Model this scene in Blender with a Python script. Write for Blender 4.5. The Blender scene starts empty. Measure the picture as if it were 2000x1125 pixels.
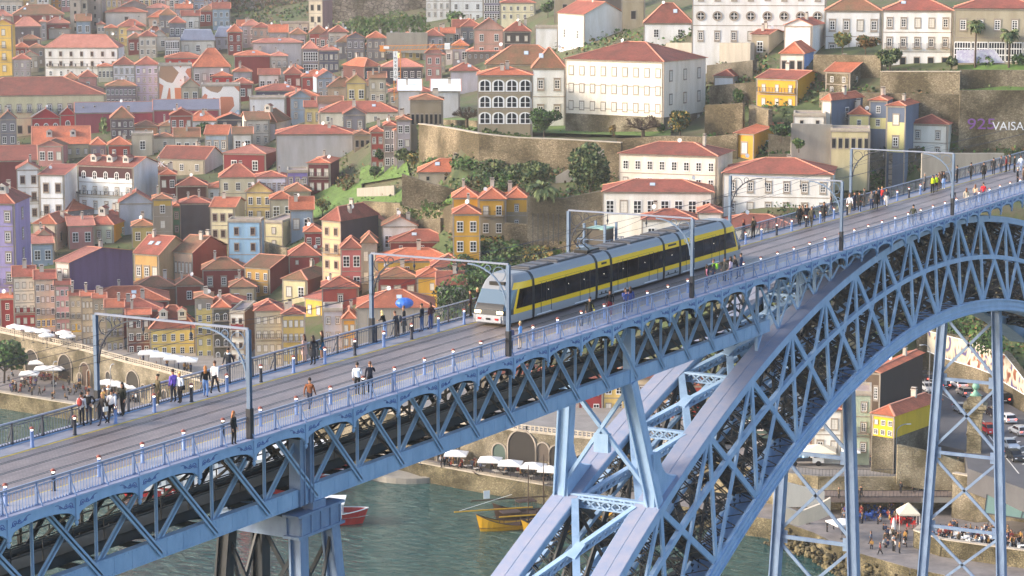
import bpy, math, random
from mathutils import Vector, Matrix
R = math.radians
SC = bpy.context.scene
COL = SC.collection
random.seed(7)

# ------------------------------------------------------------------ camera
FPX, PITCH, YAW, CAMH, CAMD = 4558.4, 0.15098, 0.51221, 24.63, 70.915   # focal length in pixels of a 2000 px wide frame
DECK = 63.0                                                              # deck level above the river
CAM = Vector((0, -CAMD, DECK + CAMH))
FW = Vector((math.cos(YAW)*math.cos(PITCH), math.sin(YAW)*math.cos(PITCH), -math.sin(PITCH)))
RT = Vector((math.sin(YAW), -math.cos(YAW), 0))
UP = RT.cross(FW)
cd = bpy.data.cameras.new('camera'); cd.sensor_width = 36; cd.lens = FPX/2000*36
cd.clip_start = 1; cd.clip_end = 5000
cam = bpy.data.objects.new('camera', cd); COL.objects.link(cam)
cam.matrix_world = Matrix(((RT.x, UP.x, -FW.x, CAM.x), (RT.y, UP.y, -FW.y, CAM.y), (RT.z, UP.z, -FW.z, CAM.z), (0, 0, 0, 1)))
SC.camera = cam
SC.render.resolution_x = 1024; SC.render.resolution_y = 576

# ------------------------------------------------------------------ world and sun
SUN_EL, SUN_DIR = R(24), Vector((-0.62, 0.78, 0)).normalized()    # towards the sun: left of the view and a little behind it
wd = bpy.data.worlds.new('World'); SC.world = wd; wd.use_nodes = True
nt = wd.node_tree; nt.nodes.clear()
sky = nt.nodes.new('ShaderNodeTexSky'); sky.sky_type = 'NISHITA'; sky.sun_disc = False
sky.sun_elevation = SUN_EL; sky.sun_rotation = math.atan2(SUN_DIR.x, SUN_DIR.y)
sky.air_density = 1.0; sky.dust_density = 2.5; sky.ozone_density = 1.0
bg = nt.nodes.new('ShaderNodeBackground'); bg.inputs['Strength'].default_value = 0.15
wo = nt.nodes.new('ShaderNodeOutputWorld')
nt.links.new(sky.outputs[0], bg.inputs[0]); nt.links.new(bg.outputs[0], wo.inputs[0])
sd = bpy.data.lights.new('sun', 'SUN'); sd.energy = 1.6; sd.angle = R(10); sd.color = (1.0, 0.86, 0.70)
so = bpy.data.objects.new('sun', sd); COL.objects.link(so)
so.rotation_euler = (Vector((SUN_DIR.x*math.cos(SUN_EL), SUN_DIR.y*math.cos(SUN_EL), math.sin(SUN_EL)))).to_track_quat('Z', 'Y').to_euler()
SC.view_settings.view_transform = 'Standard'; SC.view_settings.look = 'None'
SC.view_settings.exposure = 1.4; SC.view_settings.gamma = 1.0
try:
    SC.cycles.volume_bounces = 1; SC.cycles.max_bounces = 6; SC.cycles.diffuse_bounces = 3
    SC.cycles.transparent_max_bounces = 6
except Exception: pass

# ------------------------------------------------------------------ pixel -> point helpers (2000 x 1125 photo pixels)
def ray(px, py): return FW + RT*((px-1000)/FPX) - UP*((py-562.5)/FPX)
def at_z(px, py, z):
    v = ray(px, py); k = (z-CAM.z)/v.z; return CAM + v*k
def at_y(px, py, y):
    v = ray(px, py); k = (y-CAM.y)/v.y; return CAM + v*k
def at_d(px, py, d): return CAM + ray(px, py)*d            # d = depth along the optical axis
def to_px(P):
    v = Vector(P)-CAM; d = v.dot(FW); return (1000+FPX*v.dot(RT)/d, 562.5-FPX*v.dot(UP)/d, d)

# ------------------------------------------------------------------ materials
MATS = {}
def srgb(h):
    h = h.lstrip('#'); out = []
    for i in (0, 2, 4):
        c = int(h[i:i+2], 16)/255; out.append(c/12.92 if c <= .04045 else ((c+.055)/1.055)**2.4)
    return tuple(out)
def newmat(name):
    m = bpy.data.materials.new(name); m.use_nodes = True
    n = m.node_tree; b = n.nodes['Principled BSDF']
    return m, n, b
def mix_noise(n, b, col, scale, amt, detail=4, stretch=None, sec=None, vari=0.0):
    """base colour broken up by a noise in object space, plus a little per-object change of value"""
    tc = n.nodes.new('ShaderNodeTexCoord'); mp = n.nodes.new('ShaderNodeMapping')
    if stretch: mp.inputs['Scale'].default_value = stretch
    n.links.new(tc.outputs['Object'], mp.inputs[0])
    no = n.nodes.new('ShaderNodeTexNoise'); no.inputs['Scale'].default_value = scale; no.inputs['Detail'].default_value = detail
    no.inputs['Roughness'].default_value = .65
    n.links.new(mp.outputs[0], no.inputs['Vector'])
    cr = n.nodes.new('ShaderNodeValToRGB'); cr.color_ramp.elements[0].position = .34; cr.color_ramp.elements[1].position = .68
    n.links.new(no.outputs['Fac'], cr.inputs[0])
    mx = n.nodes.new('ShaderNodeMix'); mx.data_type = 'RGBA'
    s = sec if sec else tuple(c*(1-amt) for c in col)
    mx.inputs[6].default_value = (*s, 1); mx.inputs[7].default_value = (*col, 1)
    n.links.new(cr.outputs[0], mx.inputs[0])
    out = mx.outputs[2]
    if vari:
        oi = n.nodes.new('ShaderNodeObjectInfo'); hs = n.nodes.new('ShaderNodeHueSaturation')
        ma = n.nodes.new('ShaderNodeMapRange'); ma.inputs[3].default_value = 1-vari; ma.inputs[4].default_value = 1+vari
        n.links.new(oi.outputs['Random'], ma.inputs[0]); n.links.new(ma.outputs[0], hs.inputs['Value'])
        n.links.new(out, hs.inputs['Color']); out = hs.outputs[0]
    n.links.new(out, b.inputs['Base Color'])
    return mp, no, out
def plain(name, col, rough=.6, metal=0.0, emit=None, es=0):
    if name in MATS: return MATS[name]
    if isinstance(col, str): col = srgb(col)
    m, n, b = newmat(name); b.inputs['Base Color'].default_value = (*col, 1)
    b.inputs['Roughness'].default_value = rough; b.inputs['Metallic'].default_value = metal
    if emit:
        b.inputs['Emission Color'].default_value = (*emit, 1); b.inputs['Emission Strength'].default_value = es
    MATS[name] = m; return m
def rough_paint(name, col, scale=.6, amt=.25, rough=.7, stretch=(1, 1, .25), sec=None, vari=0.0, bump=0.0):
    if name in MATS: return MATS[name]
    if isinstance(col, str): col = srgb(col)
    m, n, b = newmat(name); mp, no, out = mix_noise(n, b, col, scale, amt, 5, stretch, sec, vari)
    b.inputs['Roughness'].default_value = rough
    if bump:
        bp = n.nodes.new('ShaderNodeBump'); bp.inputs['Strength'].default_value = bump; bp.inputs['Distance'].default_value = .1
        n.links.new(no.outputs['Fac'], bp.inputs['Height']); n.links.new(bp.outputs[0], b.inputs['Normal'])
    MATS[name] = m; return m
def wall_mat(hexcol, dirt=.22):
    """plaster with streaked dirt: fine stains over broad ones"""
    key = 'plaster '+hexcol+str(dirt)
    if key in MATS: return MATS[key]
    col = tuple(c*.88 for c in srgb(hexcol))
    m, n, b = newmat(key)
    mp, no, out = mix_noise(n, b, col, .5, dirt, 6, (1, 1, .18), tuple(c*(1-dirt)*w for c, w in zip(col, (1, .97, .9))), .04)
    b.inputs['Roughness'].default_value = .85
    MATS[key] = m; return m
def tile_mat(name, col, old, scale=.35):
    if name in MATS: return MATS[name]
    m, n, b = newmat(name); col = srgb(col); old = srgb(old)
    mp, no, out = mix_noise(n, b, col, scale, .4, 8, None, old, .24)
    # rows of clay tiles down the slope: rows run up the roof in its own plane, given by the UV map in metres
    uv = n.nodes.new('ShaderNodeUVMap'); uv.uv_map = 'UVMap'
    wv = n.nodes.new('ShaderNodeTexWave'); wv.inputs['Scale'].default_value = 1.9; wv.bands_direction = 'X'; wv.inputs['Distortion'].default_value = .6
    n.links.new(uv.outputs[0], wv.inputs['Vector'])
    n2 = n.nodes.new('ShaderNodeTexNoise'); n2.inputs['Scale'].default_value = 2.2; n2.inputs['Detail'].default_value = 3
    n.links.new(uv.outputs[0], n2.inputs['Vector'])
    ad = n.nodes.new('ShaderNodeMath'); ad.operation = 'MULTIPLY_ADD'; ad.inputs[1].default_value = .45; n.links.new(wv.outputs['Fac'], ad.inputs[0]); n.links.new(n2.outputs['Fac'], ad.inputs[2])
    mr = n.nodes.new('ShaderNodeMapRange'); mr.inputs[1].default_value = 0.3; mr.inputs[2].default_value = 1.1; mr.inputs[3].default_value = .62; mr.inputs[4].default_value = 1.2
    n.links.new(ad.outputs[0], mr.inputs[0])
    hs = n.nodes.new('ShaderNodeHueSaturation'); n.links.new(out, hs.inputs['Color']); n.links.new(mr.outputs[0], hs.inputs['Value'])
    n.links.new(hs.outputs[0], b.inputs['Base Color'])
    bp = n.nodes.new('ShaderNodeBump'); bp.inputs['Strength'].default_value = .5; bp.inputs['Distance'].default_value = .12
    n.links.new(wv.outputs['Fac'], bp.inputs['Height']); n.links.new(bp.outputs[0], b.inputs['Normal'])
    b.inputs['Roughness'].default_value = .85
    MATS[name] = m; return m
def stone_mat(name, c1, c2, joint, scale=.55, big=.12):
    """rubble or ashlar: voronoi blocks with mossy stains over them"""
    if name in MATS: return MATS[name]
    m, n, b = newmat(name)
    tc = n.nodes.new('ShaderNodeTexCoord'); mp = n.nodes.new('ShaderNodeMapping'); mp.inputs['Scale'].default_value = (1, 1, 1.6)
    n.links.new(tc.outputs['Object'], mp.inputs[0])
    vo = n.nodes.new('ShaderNodeTexVoronoi'); vo.feature = 'F1'; vo.inputs['Scale'].default_value = scale; n.links.new(mp.outputs[0], vo.inputs['Vector'])
    ve = n.nodes.new('ShaderNodeTexVoronoi'); ve.feature = 'DISTANCE_TO_EDGE'; ve.inputs['Scale'].default_value = scale; n.links.new(mp.outputs[0], ve.inputs['Vector'])
    sx = n.nodes.new('ShaderNodeSeparateColor'); n.links.new(vo.outputs['Color'], sx.inputs[0])
    mx = n.nodes.new('ShaderNodeMix'); mx.data_type = 'RGBA'; mx.inputs[6].default_value = (*srgb(c1), 1); mx.inputs[7].default_value = (*srgb(c2), 1)
    n.links.new(sx.outputs[0], mx.inputs[0])
    cr = n.nodes.new('ShaderNodeValToRGB'); cr.color_ramp.elements[0].position = .02; cr.color_ramp.elements[1].position = .10
    n.links.new(ve.outputs['Distance'], cr.inputs[0])
    m2 = n.nodes.new('ShaderNodeMix'); m2.data_type = 'RGBA'; m2.inputs[6].default_value = (*srgb(joint), 1)
    n.links.new(cr.outputs[0], m2.inputs[0]); n.links.new(mx.outputs[2], m2.inputs[7])
    no = n.nodes.new('ShaderNodeTexNoise'); no.inputs['Scale'].default_value = big; no.inputs['Detail'].default_value = 7; n.links.new(tc.outputs['Object'], no.inputs['Vector'])
    c2r = n.nodes.new('ShaderNodeValToRGB'); c2r.color_ramp.elements[0].position = .42; c2r.color_ramp.elements[1].position = .6
    c2r.color_ramp.elements[0].color = (.30, .29, .22, 1); c2r.color_ramp.elements[1].color = (1, 1, 1, 1)
    n.links.new(no.outputs['Fac'], c2r.inputs[0])
    mu = n.nodes.new('ShaderNodeMix'); mu.data_type = 'RGBA'; mu.blend_type = 'MULTIPLY'; mu.inputs[0].default_value = .9
    n.links.new(m2.outputs[2], mu.inputs[6]); n.links.new(c2r.outputs[0], mu.inputs[7]); n.links.new(mu.outputs[2], b.inputs['Base Color'])
    b.inputs['Roughness'].default_value = .95
    bp = n.nodes.new('ShaderNodeBump'); bp.inputs['Strength'].default_value = .6; bp.inputs['Distance'].default_value = .15
    n.links.new(cr.outputs[0], bp.inputs['Height']); n.links.new(bp.outputs[0], b.inputs['Normal'])
    MATS[name] = m; return m

# ------------------------------------------------------------------ mesh builder
class MB:
    def __init__(s): s.v = []; s.f = []; s.m = []; s.uv = {}
    def face(s, pts, m=0, uv=None):
        i = len(s.v); s.v += [tuple(p) for p in pts]; s.f.append(tuple(range(i, i+len(pts)))); s.m.append(m)
        if uv: s.uv[len(s.f)-1] = uv
    def mesh(s, vs, fs, m=0):
        i = len(s.v); s.v += [tuple(p) for p in vs]
        for f in fs: s.f.append(tuple(i+k for k in f)); s.m.append(m)
    def box(s, c, sz, m=0, rz=0.0):
        hx, hy, hz = sz[0]/2, sz[1]/2, sz[2]/2; cr, sr = math.cos(rz), math.sin(rz)
        vs = []
        for dx, dy, dz in ((-1,-1,-1),(1,-1,-1),(1,1,-1),(-1,1,-1),(-1,-1,1),(1,-1,1),(1,1,1),(-1,1,1)):
            x, y = dx*hx, dy*hy; vs.append((c[0]+x*cr-y*sr, c[1]+x*sr+y*cr, c[2]+dz*hz))
        s.mesh(vs, ((0,3,2,1),(4,5,6,7),(0,1,5,4),(1,2,6,5),(2,3,7,6),(3,0,4,7)), m)
    def bx(s, x0, x1, y0, y1, z0, z1, m=0): s.box(((x0+x1)/2,(y0+y1)/2,(z0+z1)/2),(abs(x1-x0),abs(y1-y0),abs(z1-z0)),m)
    def beam(s, a, b, w, h, m=0, up=(0,0,1)):
        """box beam from a to b: w across, h along 'up'"""
        a = Vector(a); b = Vector(b); d = (b-a)
        if d.length < 1e-6: return
        d.normalize(); u = Vector(up); sd_ = d.cross(u)
        if sd_.length < 1e-4: u = Vector((1,0,0)); sd_ = d.cross(u)
        sd_.normalize(); u = sd_.cross(d)
        X = sd_*(w/2); Y = u*(h/2)
        vs = [a-X-Y, a+X-Y, a+X+Y, a-X+Y, b-X-Y, b+X-Y, b+X+Y, b-X+Y]
        s.mesh(vs, ((0,1,2,3),(7,6,5,4),(0,4,5,1),(1,5,6,2),(2,6,7,3),(3,7,4,0)), m)
    def tube(s, a, b, r0, r1=None, n=6, m=0, caps=True):
        r1 = r0 if r1 is None else r1
        a = Vector(a); b = Vector(b); d = (b-a).normalized(); u = Vector((0,0,1)) if abs(d.z) < .9 else Vector((1,0,0))
        x = d.cross(u).normalized(); y = d.cross(x)
        vs = []
        for p, r in ((a, r0), (b, r1)):
            for k in range(n):
                t = 2*math.pi*k/n; vs.append(p + x*(r*math.cos(t)) + y*(r*math.sin(t)))
        fs = [(k, (k+1) % n, n+(k+1) % n, n+k) for k in range(n)]
        if caps: fs += [tuple(range(n-1, -1, -1)), tuple(range(n, 2*n))]
        s.mesh(vs, fs, m)
    def path(s, pts, r, n=5, m=0):
        for a, b in zip(pts[:-1], pts[1:]): s.tube(a, b, r, r, n, m)
    def prism(s, poly, a, b, m=0, cap=True):
        """poly: list of points (Vectors) extruded by vector b-a given as offset a->b"""
        o = Vector(b)-Vector(a); n = len(poly); p0 = [Vector(p) for p in poly]; vs = p0+[p+o for p in p0]
        fs = [(k, (k+1) % n, n+(k+1) % n, n+k) for k in range(n)]
        if cap: fs += [tuple(range(n-1, -1, -1)), tuple(range(n, 2*n))]
        s.mesh(vs, fs, m)
    def lathe(s, prof, c=(0,0,0), n=10, m=0):
        vs = []; k = len(prof)
        for r, z in prof:
            for i in range(n):
                t = 2*math.pi*i/n; vs.append((c[0]+r*math.cos(t), c[1]+r*math.sin(t), c[2]+z))
        fs = []
        for j in range(k-1):
            for i in range(n): fs.append((j*n+i, j*n+(i+1) % n, (j+1)*n+(i+1) % n, (j+1)*n+i))
        fs += [tuple(range(n-1, -1, -1)), tuple(range((k-1)*n, k*n))]
        s.mesh(vs, fs, m)
    def blob(s, c, r, m=0, n=7, k=5):
        prof = [(math.sin(math.pi*j/k), -math.cos(math.pi*j/k)) for j in range(k+1)]
        vs = []
        for a, z in prof:
            for i in range(n):
                t = 2*math.pi*i/n; vs.append((c[0]+r[0]*a*math.cos(t), c[1]+r[1]*a*math.sin(t), c[2]+r[2]*z))
        fs = []
        for j in range(k):
            for i in range(n): fs.append((j*n+i, j*n+(i+1) % n, (j+1)*n+(i+1) % n, (j+1)*n+i))
        s.mesh(vs, fs, m)
    def data(s, name, mats):
        me = bpy.data.meshes.new(name); me.from_pydata(s.v, [], s.f)
        for m in mats: me.materials.append(m)
        me.polygons.foreach_set('material_index', s.m)
        if s.uv:
            uvl = me.uv_layers.new(name='UVMap')
            for fi, uvs in s.uv.items():
                p = me.polygons[fi]
                for k, li in enumerate(p.loop_indices): uvl.data[li].uv = uvs[k]
        me.update(); return me
    def build(s, name, mats, parent=None, loc=None, smooth=False):
        if not isinstance(mats, (list, tuple)): mats = [mats]
        me = s.data(name, mats)
        if smooth: me.polygons.foreach_set('use_smooth', [True]*len(me.polygons)); me.update()
        return link(name, me, parent, loc)
def link(name, me, parent=None, loc=None):
    o = bpy.data.objects.new(name, me); COL.objects.link(o)
    if parent: o.parent = parent
    if loc is not None: o.location = loc
    return o
def tag(o, label=None, cat=None, group=None, kind=None):
    if label: o['label'] = label
    if cat: o['category'] = cat
    if group: o['group'] = group
    if kind: o['kind'] = kind
    return o
def thing(name, label, cat, loc=(0,0,0), rz=0.0, group=None):
    o = bpy.data.objects.new(name, None); COL.objects.link(o); o.location = loc; o.rotation_euler = (0,0,rz)
    o.empty_display_size = .5
    return tag(o, label, cat, group)
def copy_thing(o, loc=None, rz=None, label=None, group=None):
    r = o.copy(); COL.objects.link(r)
    if loc is not None: r.location = loc
    if rz is not None: r.rotation_euler = (0,0,rz)
    if label: r['label'] = label
    if group: r['group'] = group
    for ch in KIDS(o):
        c = ch.copy(); COL.objects.link(c); c.parent = r
        for g in KIDS(ch):
            d = g.copy(); COL.objects.link(d); d.parent = c
    return r
_kids = {}
def KIDS(o):
    if o.name not in _kids: _kids[o.name] = list(o.children)
    return _kids[o.name]
def lerp(a, b, t): return a+(b-a)*t
# ------------------------------------------------------------------ the arch bridge (local z = 0 is the deck, x runs along it)
def steel(name, col, dirt, rough=.42, spec=.5):
    m, n, b = newmat(name); c = srgb(col)
    mix_noise(n, b, c, 1.1, .3, 8, (1, 1, .5), srgb(dirt))
    b.inputs['Roughness'].default_value = rough
    MATS[name] = m; return m
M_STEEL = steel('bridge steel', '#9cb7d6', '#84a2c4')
M_STEEL_SHADE = steel('bridge steel shaded', '#323840', '#2b2d30', .6)  # darker copy of the steel: shade on inner and far members painted in
M_LEDGE = rough_paint('stone ledge', '#a6a6bb', .8, .25, .5)
M_TOWER_SHADE = steel('tower steel shaded', '#7f95b2', '#66799a', .5)  # shade below the deck put into a darker blue for hangers and piers
M_SETTS = None
def setts():
    m, n, b = newmat('granite setts')
    tc = n.nodes.new('ShaderNodeTexCoord')
    br = n.nodes.new('ShaderNodeTexBrick'); br.inputs['Scale'].default_value = 2.2; br.inputs['Mortar Size'].default_value = .03
    br.inputs['Color1'].default_value = (*srgb('#a39a98'), 1); br.inputs['Color2'].default_value = (*srgb('#938a89'), 1); br.inputs['Mortar'].default_value = (*srgb('#807879'), 1)
    n.links.new(tc.outputs['Object'], br.inputs['Vector'])
    no = n.nodes.new('ShaderNodeTexNoise'); no.inputs['Scale'].default_value = .35; no.inputs['Detail'].default_value = 8; no.inputs['Roughness'].default_value = .7
    mp = n.nodes.new('ShaderNodeMapping'); mp.inputs['Scale'].default_value = (.5, 2.0, 1)
    n.links.new(tc.outputs['Object'], mp.inputs[0]); n.links.new(mp.outputs[0], no.inputs['Vector'])
    cr = n.nodes.new('ShaderNodeValToRGB'); cr.color_ramp.elements[0].position = .35; cr.color_ramp.elements[1].position = .7
    cr.color_ramp.elements[0].color = (*srgb('#b5adac'), 1); cr.color_ramp.elements[1].color = (*srgb('#f4ece8'), 1)
    n.links.new(no.outputs['Fac'], cr.inputs[0])
    mu = n.nodes.new('ShaderNodeMix'); mu.data_type = 'RGBA'; mu.blend_type = 'MULTIPLY'; mu.inputs[0].default_value = .9
    n.links.new(br.outputs['Color'], mu.inputs[6]); n.links.new(cr.outputs[0], mu.inputs[7]); n.links.new(mu.outputs[2], b.inputs['Base Color'])
    b.inputs['Roughness'].default_value = .5; MATS['granite setts'] = m; return m
M_SETTS = setts()
def walk():
    m, n, b = newmat('walkway slabs')
    mp, no, out = mix_noise(n, b, srgb('#a3a0a8'), .7, .3, 7, (.6, 2, 1), srgb('#7f7c88'))
    mr = n.nodes.new('ShaderNodeMapRange'); mr.inputs[3].default_value = .28; mr.inputs[4].default_value = .6
    n.links.new(no.outputs['Fac'], mr.inputs[0]); n.links.new(mr.outputs[0], b.inputs['Roughness'])
    MATS['walkway slabs'] = m; return m
M_WALK = walk()
M_YEL = rough_paint('tactile yellow', '#d8bf45', 3, .35, .7)
M_RAIL = plain('rail steel', '#a79c98', .3, .8)
M_GROOVE = plain('rail groove', '#2c2629', .8)
M_DARK = plain('dark iron', '#2b3140', .5)
M_SCROLL = plain('scroll iron', '#4d62a0', .5)

BR = thing('arch_bridge', 'blue steel two-hinged arch bridge carrying the tram deck across the river', 'bridge', (0, 0, DECK))
X0, X1 = 20.0, 300.0
# deck
mb = MB(); mb.bx(X0, X1, -4.62, 4.62, -.4, 0)
deck = mb.build('deck', M_SETTS, BR)
for y in (2.415, .98, -.55, -1.985):
    mb = MB(); mb.bx(X0, X1, y-.10, y+.10, 0, .004, 1); mb.bx(X0, X1, y-.075, y-.015, .004, .014, 0)
    mb.build('rail', [M_RAIL, M_GROOVE], deck)
for s, ya, yb, yl in ((1, 3.36, 4.62, 3.30), (-1, -4.62, -3.10, -3.02)):
    mb = MB(); mb.bx(X0, X1, ya, yb, 0, .025); mb.build('walkway', M_WALK, deck)
    mb = MB()
    if s > 0: mb.bx(X0, X1, yl-.075, yl+.045, 0, .008)
    else:
        x = X0
        while x < X1: mb.bx(x, x+.42, yl-.06, yl+.06, 0, .008); x += .5
    mb.build('safety_line', M_YEL, deck)
# pendant positions measured along the kerb, one bay about 4.4 m
PEND = [73.64-4.45*k for k in range(11, 0, -1)] + [73.64, 78.1, 82.55, 87.05, 91.5, 96.0, 100.4, 104.75, 109.05, 113.3, 117.55, 121.8, 126.05, 130.3, 134.55, 138.75, 142.9, 147.1, 151.3, 155.4, 159.5, 163.6, 167.4, 170.85, 174.2, 177.6, 180.95, 184.25, 187.5, 190.75, 193.95, 197.1, 200.25, 203.4] + [203.4+3.3*k for k in range(1, 29)]
def fascia(side):
    root = MB(); y = side*4.95; yi = side*4.80
    sc = []
    for a, b in zip(PEND[:-1], PEND[1:]):
        n = 12; pts = [(a, 0.02), ]
        for k in range(n+1):
            u = k/n; c = 1-(2*u-1)**2; pts.append((lerp(a, b, u), -.92+.50*math.sqrt(max(0, c))))
        pts.append((b, .02))
        root.prism([Vector((p[0], y, p[1])) for p in pts], (0, y, 0), (0, yi, 0))
    root.bx(PEND[0], PEND[-1], side*4.55, side*5.02, .02, .07)
    f = root.build('arched_fascia', M_STEEL, BR)
    lg = MB(); lg.bx(PEND[0], PEND[-1], side*4.62, side*5.0, .07, .10); lg.build('ledge', M_LEDGE, f)
    pm = MB()
    for t in PEND:
        pm.bx(t-.10, t+.10, side*4.93, side*5.03, -.98, .02)
        pm.lathe([(.03, -1.28), (.08, -1.2), (.10, -1.1), (.05, -1.03), (.12, -.98)], (t, side*4.93, 0), 8)
        pm.beam((t, side*4.9, -.5), (t, side*2.4, -1.0), .12, .25)
    pm.build('pendant_bracket', M_STEEL, f)['kind'] = 'stuff'
    if side < 0:
        sm = MB()
        for a, b in zip(PEND[:-1], PEND[1:]):
            if a < 68 or a > 228: continue
            for t0, d in ((a+.18, 1), (b-.18, -1)):
                for k, r in enumerate((.17, .12, .09)):
                    cx = t0+d*(.2+.36*k); cz = -.30+.045*k
                    pts = [Vector((cx+d*r*(1-q/14)*math.cos(q*.75+k*1.6), y-.012, cz+r*(1-q/14)*math.sin(q*.75+k*1.6))) for q in range(12)]
                    sm.path(pts, .018, 3)
                pts = [Vector((t0+d*u*1.25, y-.012, -.42+.30*u+.07*math.sin(u*9))) for u in [q/12 for q in range(13)]]
                sm.path(pts, .018, 3)
        sm.build('scrollwork', M_SCROLL, f)
fascia(-1); fascia(1)

# stiffening truss: two girders under the deck
NODES = [t for t in PEND if 46 < t < 157] + [159.5]
ARCH_TOP = lambda t: -.86-.003844*(t-197.54)**2
ARCH_BOT = lambda t: -9.85-.004319*(t-198.1)**2
ARCH_MID = lambda t: -4.35-.00399*(t-196.3)**2
WA = lambda z: 3.2+.07*(-z)
def truss(side):
    y = side*2.3; ms = M_STEEL if side < 0 else M_STEEL_SHADE
    bc = MB(); bc.bx(40, 161.5, y-.22, y+.22, -5.22, -4.28)
    for k in range(90):                       # rivet rows and plate seams along the chord
        bc.bx(41+k*1.33, 41.03+k*1.33, y+side*.22, y+side*.235, -5.2, -4.3)
    x = 41
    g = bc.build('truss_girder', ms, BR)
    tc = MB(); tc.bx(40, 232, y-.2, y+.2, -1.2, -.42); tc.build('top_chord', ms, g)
    rv = MB()
    x = 72
    while x < 160 and side < 0:
        rv.bx(x, x+.06, y-.245, y-.22, -5.14, -5.08); rv.bx(x, x+.06, y-.245, y-.22, -4.4, -4.34); x += .3
    if rv.v: rv.build('rivet_row', ms, g)['kind'] = 'stuff'
    for t in NODES:
        vm = MB(); vm.bx(t-.03, t+.03, y-.09, y+.09, -4.3, -1.2); vm.bx(t-.08, t+.08, y-.02, y+.02, -4.3, -1.2); vm.build('vertical_post', ms, g)
    for a, b in zip(NODES[:-1], NODES[1:]):
        for (p, q, o) in (((a, -.45), (b, -4.95), .30), ((b, -.45), (a, -4.6), -.05)):
            dm = MB(); yy = y+side*o
            pp = Vector((p[0], yy, p[1])); qq = Vector((q[0], yy, q[1]))
            dm.beam(pp, qq, .06, .34, 0, (0, 0, 1)); dm.beam(pp-Vector((0, side*.06, 0)), qq-Vector((0, side*.06, 0)), .18, .08, 0, (0, 0, 1)); dm.build('diagonal_brace', ms, g)
    for t in NODES:                            # gusset plates at the lower nodes
        pass
    return g
truss(-1); truss(1)
# cross frames and a service walkway inside the truss, lower wind bracing
ib = MB()
for i, t in enumerate(NODES):
    ib.beam((t, -2.3, -1.0), (t, 2.3, -4.7), .12, .12); ib.beam((t, 2.3, -1.0), (t, -2.3, -4.7), .12, .12)
    ib.beam((t, -4.6, -.62), (t, 4.6, -.62), .18, .45); ib.beam((t, -2.3, -4.75), (t, 2.3, -4.75), .2, .3)
for a, b in zip(NODES[:-1], NODES[1:]):
    ib.beam((a, -2.3, -5.0), (b, 2.3, -5.0), .16, .10); ib.beam((a, 2.3, -5.0), (b, -2.3, -5.0), .16, .10)
ib.build('cross_frame', M_STEEL_SHADE, BR)['kind'] = 'stuff'
wk = MB()
for y in (-.75, .75):
    wk.bx(40, 160, y-.05, y+.05, -4.55, -4.05); wk.bx(40, 160, y-.03, y+.03, -3.02, -2.96); wk.bx(40, 160, y-.03, y+.03, -3.5, -3.45)
    x = 41
    while x < 160: wk.bx(x, x+.05, y-.03, y+.03, -4.05, -2.98); x += 2.2
wk.bx(40, 160, -.8, .8, -4.1, -4.02); wk.bx(40, 160, -.3, .3, -2.3, -1.9); wk.tube((40, -.15, -3.4), (160, -.15, -3.4), .14)
wk.bx(40, 160, 1.2, 1.5, -4.5, -3.9)
wk.build('service_walkway', M_STEEL_SHADE, BR)
# struts and bracing between deck and arch over the haunch
for side in (-1, 1):
    ms = M_STEEL if side < 0 else M_STEEL_SHADE
    for a, b in zip([t for t in PEND if 159 < t < 190][:-1], [t for t in PEND if 159 < t < 190][1:]):
        y = side*2.3; zb = ARCH_TOP(a)-.1; zc = ARCH_TOP(b)-.1
        if zb > -1.3: continue
        m = MB(); m.bx(a-.06, a+.06, y-.12, y+.12, zb, -.9); m.beam((a, y, -1), (b, y, zc), .08, .22); m.beam((b, y, -1), (a, y, zb), .08, .22); m.build('spandrel_brace', ms, BR)

# arch ribs
TN = [88, 98.5, 108.8, 119.3, 129.7] + [139.47, 147.82, 155.55, 163.52, 170.51, 177.1, 183.68, 190.24, 196.59, 202.83, 209.22, 216.69] + [222.9, 229.8, 237, 244.6]
def P(t, zf, side, off=0.0):
    z = zf(t); return Vector((t, side*(WA(z)-off), z))
def chord(mb, zf, side, w, h, top, t0, t1, step=1.6, off=0.0):
    """box chord swept along the rib: outer face at the rib plane, w inwards, h deep; zf gives its top or bottom edge"""
    ts = []; t = t0
    while t < t1: ts.append(t); t += step
    ts.append(t1); sec = []
    for t in ts:
        z = zf(t); d = 1e-2; nx = -(zf(t+d)-zf(t-d))/(2*d); l = math.hypot(nx, 1); n = (nx/l, 1/l)   # normal in the rib plane
        a = (t, z); s = -1 if top else 1
        b = (t+s*n[0]*h, z+s*n[1]*h)
        q = []
        for (tt, zz), o in ((a, off), (b, off), (b, off+w), (a, off+w)):
            q.append(Vector((tt, side*(WA(zz)-o), zz)))
        sec.append(q)
    vs = [p for q in sec for p in q]; fs = []
    for i in range(len(sec)-1):
        for k in range(4): fs.append((4*i+k, 4*i+(k+1) % 4, 4*i+4+(k+1) % 4, 4*i+4+k))
    fs += [(0, 1, 2, 3), tuple(len(vs)-4+k for k in (3, 2, 1, 0))]
    mb.mesh(vs, fs)
M_CHTOP = steel('chord cover plate', '#9c9db0', '#8492b0', .5)
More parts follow.
